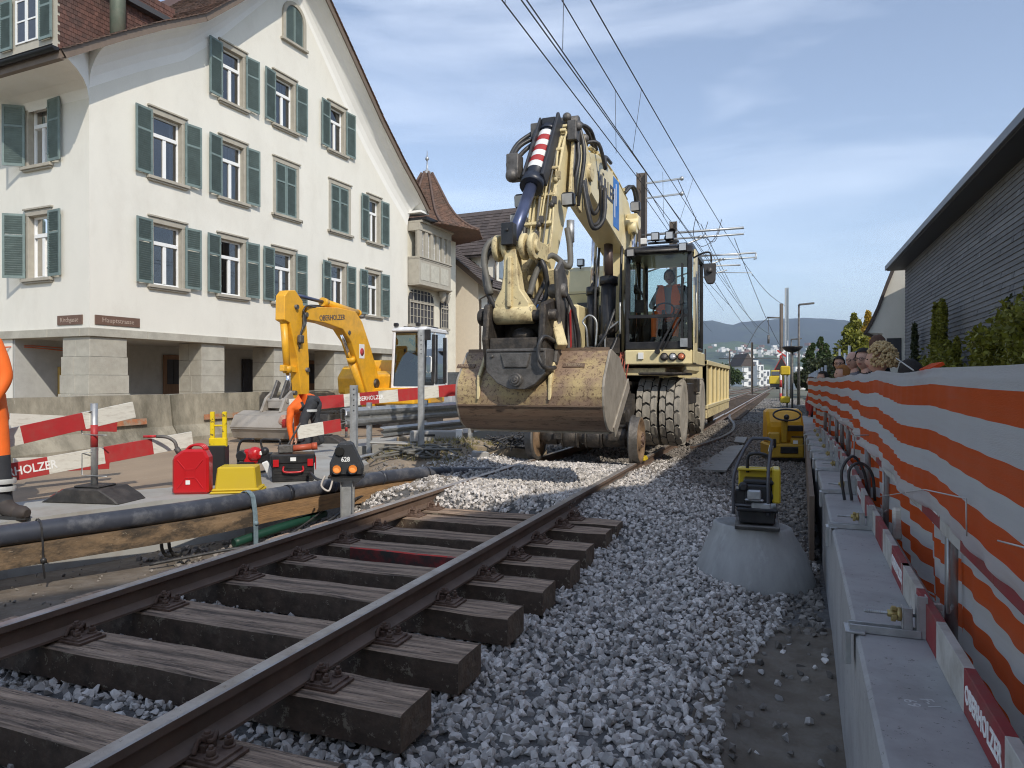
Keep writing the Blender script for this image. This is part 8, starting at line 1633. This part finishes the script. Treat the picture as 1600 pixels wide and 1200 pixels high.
p = pz(1012, 722, 0); t = thing('rail_shoe', 'small yellow rail shoe clipped on the right rail head by the rail wheel', 'rail shoe', (-1.975, 10.55, -.02)); b = MB(); b.prism([(-.06, 0), (.07, 0), (.05, .06), (-.05, .06)], 'y', -.12, .12); b.build('shoe', M['yellowbox'], t, bevel=.01)

# ================================================================ onlookers
HB = {k: mat('hair_'+k, c, .85, var=.3, scale=40) for k, c in (('blond', (.50, .36, .18)), ('dark', (.02, .016, .014)), ('grey', (.35, .33, .31)), ('brown', (.10, .05, .03)), ('ochre', (.30, .12, .03)))}
CT = {k: mat('coat_'+k, c, .9, var=.15) for k, c in (('navy', (.02, .025, .04)), ('black', (.015, .015, .016)), ('white', (.6, .6, .6)), ('grey', (.15, .15, .16)), ('red', (.35, .04, .03)))}
toward = AZ+R(200)
onlooker('onlooker with big curly blond hair seen from behind', 1376, 563, 7.0, AZ+R(150), 'curly', HB['blond'], CT['white'], 1.12)
onlooker('dark skinned onlooker in profile with glasses beside the curly blond head', 1352, 562, 8.6, AZ+R(215), 'short', HB['dark'], CT['black'], 1.1, True)
onlooker('bald onlooker with grey fringe and glasses', 1335, 564, 9.6, AZ+R(205), 'bald', HB['grey'], CT['grey'], 1.05, True)
onlooker('dark haired onlooker with glasses facing the camera', 1313, 569, 12.0, AZ+R(240), 'short', HB['dark'], CT['navy'], 1.05, True)
onlooker('onlooker in a round ochre cap', 1319, 585, 10.5, AZ+R(170), 'short', HB['ochre'], CT['white'], 1.1)
onlooker('onlooker in a flat black cap at the far end of the netting', 1287, 591, 14.0, AZ+R(190), 'short', HB['dark'], CT['black'], 1.1)
onlooker('tall onlooker with brown hair behind the curly blond head', 1374, 540, 9.3, AZ+R(60), 'long', HB['brown'], CT['black'], 1.0)
onlooker('short onlooker in dark red jacket half hidden by the netting', 1268, 597, 18.0, AZ+R(190), 'short', HB['brown'], CT['red'], 1.05)
onlooker('dark haired onlooker low behind the netting near the middle shrub', 1425, 585, 6.6, AZ+R(100), 'long', HB['dark'], CT['black'], 1.0)

# ================================================================ catenary, masts and far things
def mast(name, label, u, v, h, w, m_, grp='overhead line masts', z0=-.3):
    t = thing(name, label, 'mast', (u, v, z0), 0, grp); b = MB(); b.bbox((-w/2, -w/2, 0), (-w/2+.02, w/2, h)); b.bbox((w/2-.02, -w/2, 0), (w/2, w/2, h)); b.bbox((-w/2+.02, -.01, 0), (w/2-.02, .01, h)); b.build('mast_profile', m_, t); b = MB(); b.bbox((-.4, -.4, -.2), (.4, .4, .15)); b.build('foundation', M['conc'], t); return t
brownsteel = mat('brown_mast_steel', (.13, .105, .085), .7, .2, var=.15, scale=3)
def cant(par, z, L_, y=0.0, two=True):
    b = MB()
    b.cyl((0, y, z), (L_, y, z), .045, 8); b.cyl((0, y, z-.22), (L_, y, z-.22), .035, 8); b.cyl((.1, y, z-1.0), (L_*.62, y, z-.22), .035, 8); b.cyl((.1, y, z-1.4), (L_*.66, y, z-.75), .03, 8); b.tube([(L_*.5, y, z-.85), (L_*.95, y, z-.95), (L_*.96, y, z-1.1)], .02, 6)
    for x in (L_*.60, L_*.64): b.cyl((x-.12, y, z-.24-.0), (x, y, z-.2), .06, 8)
    b.build('cantilever', M['galv'], par)
m1 = mast('catenary_mast', 'tall brown steel mast rising behind the excavator cab', -4.95, 26.3, 9.15, .34, brownsteel)
for z in (8.75, 8.2): b = MB(); b.bar((.15, 0, z), (1.45, 0, z+.05), .06, .06); b.ball((1.45, 0, z+.05), .08); b.build('wire_arm', M['galv'], m1)
cant(m1, 6.85, 3.6)
m2 = mast('catenary_mast', 'brown mast further along hidden behind the cab with long cantilevers', -5.2, 36, 9.4, .34, brownsteel); cant(m2, 7.6, 3.9); b = MB(); b.cyl((0, 0, 7.15), (3.2, 0, 7.05), .04, 8); b.tube([(3.9, 0, 7.6), (3.9, 0, 7.3), (3.8, 0, 7.3)], .04, 6); b.build('drop_bracket', M['galv'], m2)
for i, (v, px, top) in enumerate(((75, 1175, 535), (120, 1140, 548), (105, 1102, 545))):
    q = pd(px, 600, v*.9); mast('catenary_mast', ['slim grey mast beyond the wagon', 'slim distant mast above the white flats', 'slim mast just right of the cab'][i], q.x, q.y, (HOR-top)/FPX*v*.9+1.46, .2, brownsteel)
q = pd(1229, 600, 50); m3_ = mast('catenary_mast', 'pale slim mast with curved arm right of the tracks', q.x, q.y, 8.0, .26, M['galv']); m3_.location.z = -.3
b = MB(); b.cyl((-.35, 0, 0), (-.35, 0, 6.9), .12, 10); b.build('companion_post', brownsteel, m3_)
b = MB(); b.cyl((-.3, 0, 5.9), (-1.3, 0, 5.95), .06, 8); b.tube(bez([(-1.2, 0, 5.95), (-1.9, 0, 5.3), (-2.8, 0, 3.6)]), .022, 5); b.tube(bez([(-1.2, 0, 5.9), (-1.2, 0, 5.2), (-1.15, 0, 4.6)]), .02, 5); b.cyl((-1.2, 0, 4.1), (-1.2, 0, 4.7), .08, 8); b.cyl((-.3, 0, 3.05), (-4.6, 0, 3.1), .03, 6); b.build('arm', M['greysteel'], m3_)
def wire(label, pts, r=.010, name='overhead_wire', grp='overhead line wires'):
    b = MB(); b.tube([Vector(p) for p in pts], r, 5); tag(b.build(name, mat('wire', (.035, .03, .03), .5), fix=False), label, 'wire', grp)
def line(u, z, v0=3, v1=40, sag=.0, uend=None): return [(u+((uend if uend is not None else u)-u)*k/16, v0+(v1-v0)*k/16, z-sag*math.sin(PI*k/16)) for k in range(17)]
wire('lowest contact wire over the near track', line(-3.12, 5.6, 4, 27, 0, -2.9), .009); wire('messenger wire directly above the lowest contact wire', line(-3.17, 6.95, 4, 27, .15, -2.95), .010)
wire('left contact wire of the close pair', line(-2.86, 5.62, 4, 36, 0, -2.6), .009); wire('right contact wire of the close pair', line(-2.97, 5.66, 4, 36, .0, -2.5), .009); wire('highest messenger wire on the right', line(-2.95, 6.95, 4, 36, .1, -1.9), .011)
for k, v in enumerate((7.8, 13.7, 19.5)): wire(['nearest', 'second', 'third'][k]+' dropper of the left catenary', [(-3.08, v, 5.6), (-3.10, v, 6.83)], .005, 'dropper_wire', 'dropper wires')
for k, v in enumerate((9.2, 13.9, 20.5, 27)): wire(['nearest', 'second', 'third', 'fourth'][k]+' dropper of the right catenary', [(-2.80, v, 5.62), (-2.95+1.05*(v-4)/32, v, 6.86)], .005, 'dropper_wire', 'dropper wires')
for k, (u0, z0, u1, z1, v0, v1) in enumerate(((-2.9, 5.6, -2.7, 5.5, 27, 75), (-2.9, 6.95, -2.7, 6.5, 27, 75), (-2.6, 5.62, -1.2, 4.9, 36, 60), (-1.9, 6.95, .0, 5.8, 36, 47), (-1.9, 6.9, -.2, 3.2, 30, 48), (-5.0, 8.75, -5.4, 7.8, 26, 70), (-3.6, 8.4, -3.4, 7.4, 26, 60), (-5, 8.2, -3, 5.6, 26, 45), (-6, 7.6, -7, 6.2, 36, 75))):
    wire(['far contact wire', 'far messenger wire', 'wire sloping to the pale mast', 'upper wire to the pale mast', 'long wire descending to the pale mast', 'far feeder wire', 'far line wire', 'guy wire below the brown mast arms', 'far branch wire'][k]+' over the distant track', [(u0+(u1-u0)*i/10, v0+(v1-v0)*i/10, z0+(z1-z0)*i/10-.3*math.sin(PI*i/10)) for i in range(11)], .013)
b = MB(); b.tube(bez([(-2.9, 25.5, 6.9), (-3.0, 25.6, 6.3), (-2.75, 25.8, 5.9), (-2.3, 26, 6.2), (-2.1, 26.3, 6.9)]), .012, 5); b.tube(bez([(-2.6, 26.5, 6.9), (-2.7, 26.5, 6.4), (-2.4, 26.7, 6.2), (-2.2, 26.9, 6.7)]), .012, 5); tag(b.build('jumper_wire', mat('wire', (0, 0, 0)), fix=False), 'looped jumper wires hanging between the catenary wires', 'wire')
def lamp(label, px, top, Y, arm=1.0):
    q = pd(px, 600, Y); h = (HOR-top)/FPX*Y+1.46; t = thing('street_lamp', label, 'street lamp', (q.x, q.y, -.3), 0, 'street lamps'); b = MB(); b.tube([(0, 0, 0), (0, 0, h*.5), (0, 0, h)], [.09, .07, .05], 10); b.build('pole', M['greysteel'], t)
    b = MB(); b.box((arm*.42, 0, h+.06), (arm*.85, .22, .10), ry=R(-4)); b.cyl((-.05, 0, h), (arm*.2, 0, h+.03), .04, 8); b.build('lamp_head', M['greysteel'], t, bevel=.03)
lamp('tall street lamp with flat head right of the pale mast', 1248, 477, 42, 1.0); lamp('smaller distant street lamp between mast and tall lamp', 1236, 531, 60, 1.0)
q = pd(1238, 600, 36); t = thing('platform_lamp', 'lamp post with bowl shaped dark shade', 'lamp', (q.x, q.y, -.3)); b = MB(); b.cyl((0, 0, 0), (0, 0, 2.9), .05, 8); b.build('pole', M['greysteel'], t); b = MB(); b.lathe([(.05, -.22), (.3, -.15), (.5, .05), (.5, .1)], 18, (0, 0, 3.1)); b.build('shade', M['black'], t)
def crossing(label, px, Y, h, sgnx=1):
    q = pd(px, 600, Y); t = thing('crossing_signal', label, 'signal', (q.x, q.y, -.3), AZ, 'level crossing signals'); b = MB(); b.cyl((0, 0, 0), (0, 0, h), .06, 10); b.build('pole', M['white_paint'], t)
    for k in range(4): b = MB(); b.cyl((0, 0, .35+k*.75), (0, 0, .75+k*.75), .068, 10); b.build('red_band', M['red'], t)
    b = MB(); b.prism([(-.36, h-.9), (.36, h-.9), (0, h-.25)], 'y', -.12, -.09); sb = b.build('signal_board', M['black'], t)
    b = MB(); b.prism([(-.42, h-.94), (.42, h-.94), (0, h-.17)], 'y', -.088, -.075); b.build('board_edge', M['red'], sb)
    for s_ in (-1, 1): b = MB(); b.box((0, -.1, h), (.6, .03, .09), ry=s_*R(35)); b.build('cross_arm', M['red'] if s_ > 0 else M['white_paint'], t)
crossing('red and white banded level crossing signal left of the yellow light boxes', 1220, 40, 3.0)
q = pd(1230, 600, 38); t = thing('yellow_signal_post', 'slim pole with two yellow boxes beside the crossing signal', 'signal', (q.x, q.y, -.3)); b = MB(); b.cyl((0, 0, 0), (0, 0, 3.6), .05, 8); b.build('pole', M['galv'], t)
for z in (.45, 2.0): b = MB(); b.box((-.1, -.1, z), (.5, .3, .5 if z > 1 else .35)); b.build('yellow_box', M['yellowbox'], t, bevel=.06)
for i, (px, top, Y) in enumerate(((1312, 545, 33), (1320, 552, 34), (1327, 540, 28))):
    q = pd(px, 600, Y); t = thing('flagpole', ['leftmost white flagpole above the dark haired onlooker', 'middle white flagpole with limp blue flag', 'rightmost and tallest white flagpole'][i], 'flagpole', (q.x, q.y, -.3), 0, 'white flagpoles'); h = (HOR-top)/FPX*Y+1.46; b = MB(); b.cyl((0, 0, 0), (0, 0, h), .05, 8); b.build('pole', M['white_paint'], t)
    if i == 1: b = MB(); b.prism([(.05, h-.1), (.5, h+.1), (.3, h-1.0), (.05, h-1.3)], 'y', -.01, .01); b.build('flag', mat('pale_blue_flag', (.35, .45, .6), .8), t)
# distant buildings beyond the track
wf = mat('white_flats', (.68, .68, .66), .9); dk = mat('far_window', (.08, .09, .11), .3)
def flats(label, px0, px1, top, Y, storeys, seed, roof=None):
    a, c = pd(px0, 600, Y), pd(px1, 600, Y); h = (HOR-top)/FPX*Y+1.46; L_ = (c-a).length; t = thing('apartment_block', label, 'building', (a.x, a.y, -.3), AZ, 'white buildings beyond the crossing')
    b = MB(); b.bbox((0, 0, 0), (L_, 9, h)); b.build('wall', wf, t); r_ = random.Random(seed)
    for s_ in range(storeys):
        z = h*(s_+.25)/storeys; n = max(2, int(L_/2.6))
        for k in range(n): b = MB(); b.bbox((L_*(k+.2)/n, -.05, z), (L_*(k+.8)/n, -.01, z+h/storeys*.55)); b.build('window', dk, t)
        b = MB(); b.bbox((0, -1.1, z-.2), (L_*(.45+.2*(s_ % 2)), -.02, z+.0)); b.bbox((0, -1.1, z), (L_*.4, -1.05, z+.8)); b.build('balcony', wf, t)
    if roof: b = MB(); b.prism([(-.5, h), (L_/2, h+3), (L_+.5, h)], 'y', -.5, 9.5); b.build('roof', M['tile_dark'], t)
flats('white flat roofed apartment block with balconies', 1153, 1185, 563, 190, 4, 1); flats('white house with brown gabled roof before the flats', 1160, 1176, 572, 165, 3, 2, True); flats('low white block nearest the track', 1183, 1193, 570, 185, 3, 3); flats('white block just right of the wagon', 1138, 1151, 568, 200, 3, 4); flats('low white modern building between the lamps', 1243, 1262, 573, 120, 2, 5)
flats('pale building right of the wagon behind parked things', 1192, 1203, 578, 210, 2, 6)
yt = thing('track_machine', 'small yellow track machine far down the line', 'rail vehicle', pd(1213, 600, 125).xyz*1.0, 0); yt.location.z = 0
b = MB(); b.bbox((-1.2, 0, .6), (1.2, 5, 2.0)); b.bbox((-.9, .3, 2.0), (.9, 3, 3.0)); b.build('body', M['yellowbox'], yt, bevel=.1); b = MB(); b.bbox((-.8, .2, 2.1), (.8, .29, 2.8)); b.build('window', dk, yt); b = MB(); b.bbox((-1, .2, .05), (1, 4.8, .6)); b.build('bogie', M['black'], yt)
# ================================================================ air
hz = MB(); hz.bbox((-7000, -60, -31.5), (7000, 9500, 760)); hm = bpy.data.materials.new('haze_volume'); hm.use_nodes = True; hn = hm.node_tree.nodes; hn.remove(hn['Principled BSDF'])
pv_ = hn.new('ShaderNodeVolumePrincipled'); pv_.inputs['Color'].default_value = (.66, .77, .97, 1); pv_.inputs['Density'].default_value = 1.3e-4; pv_.inputs['Anisotropy'].default_value = .2; hm.node_tree.links.new(pv_.outputs[0], hn['Material Output'].inputs['Volume'])
tag(hz.build('haze', hm), 'thin blue haze over the whole valley', None, None, 'stuff')
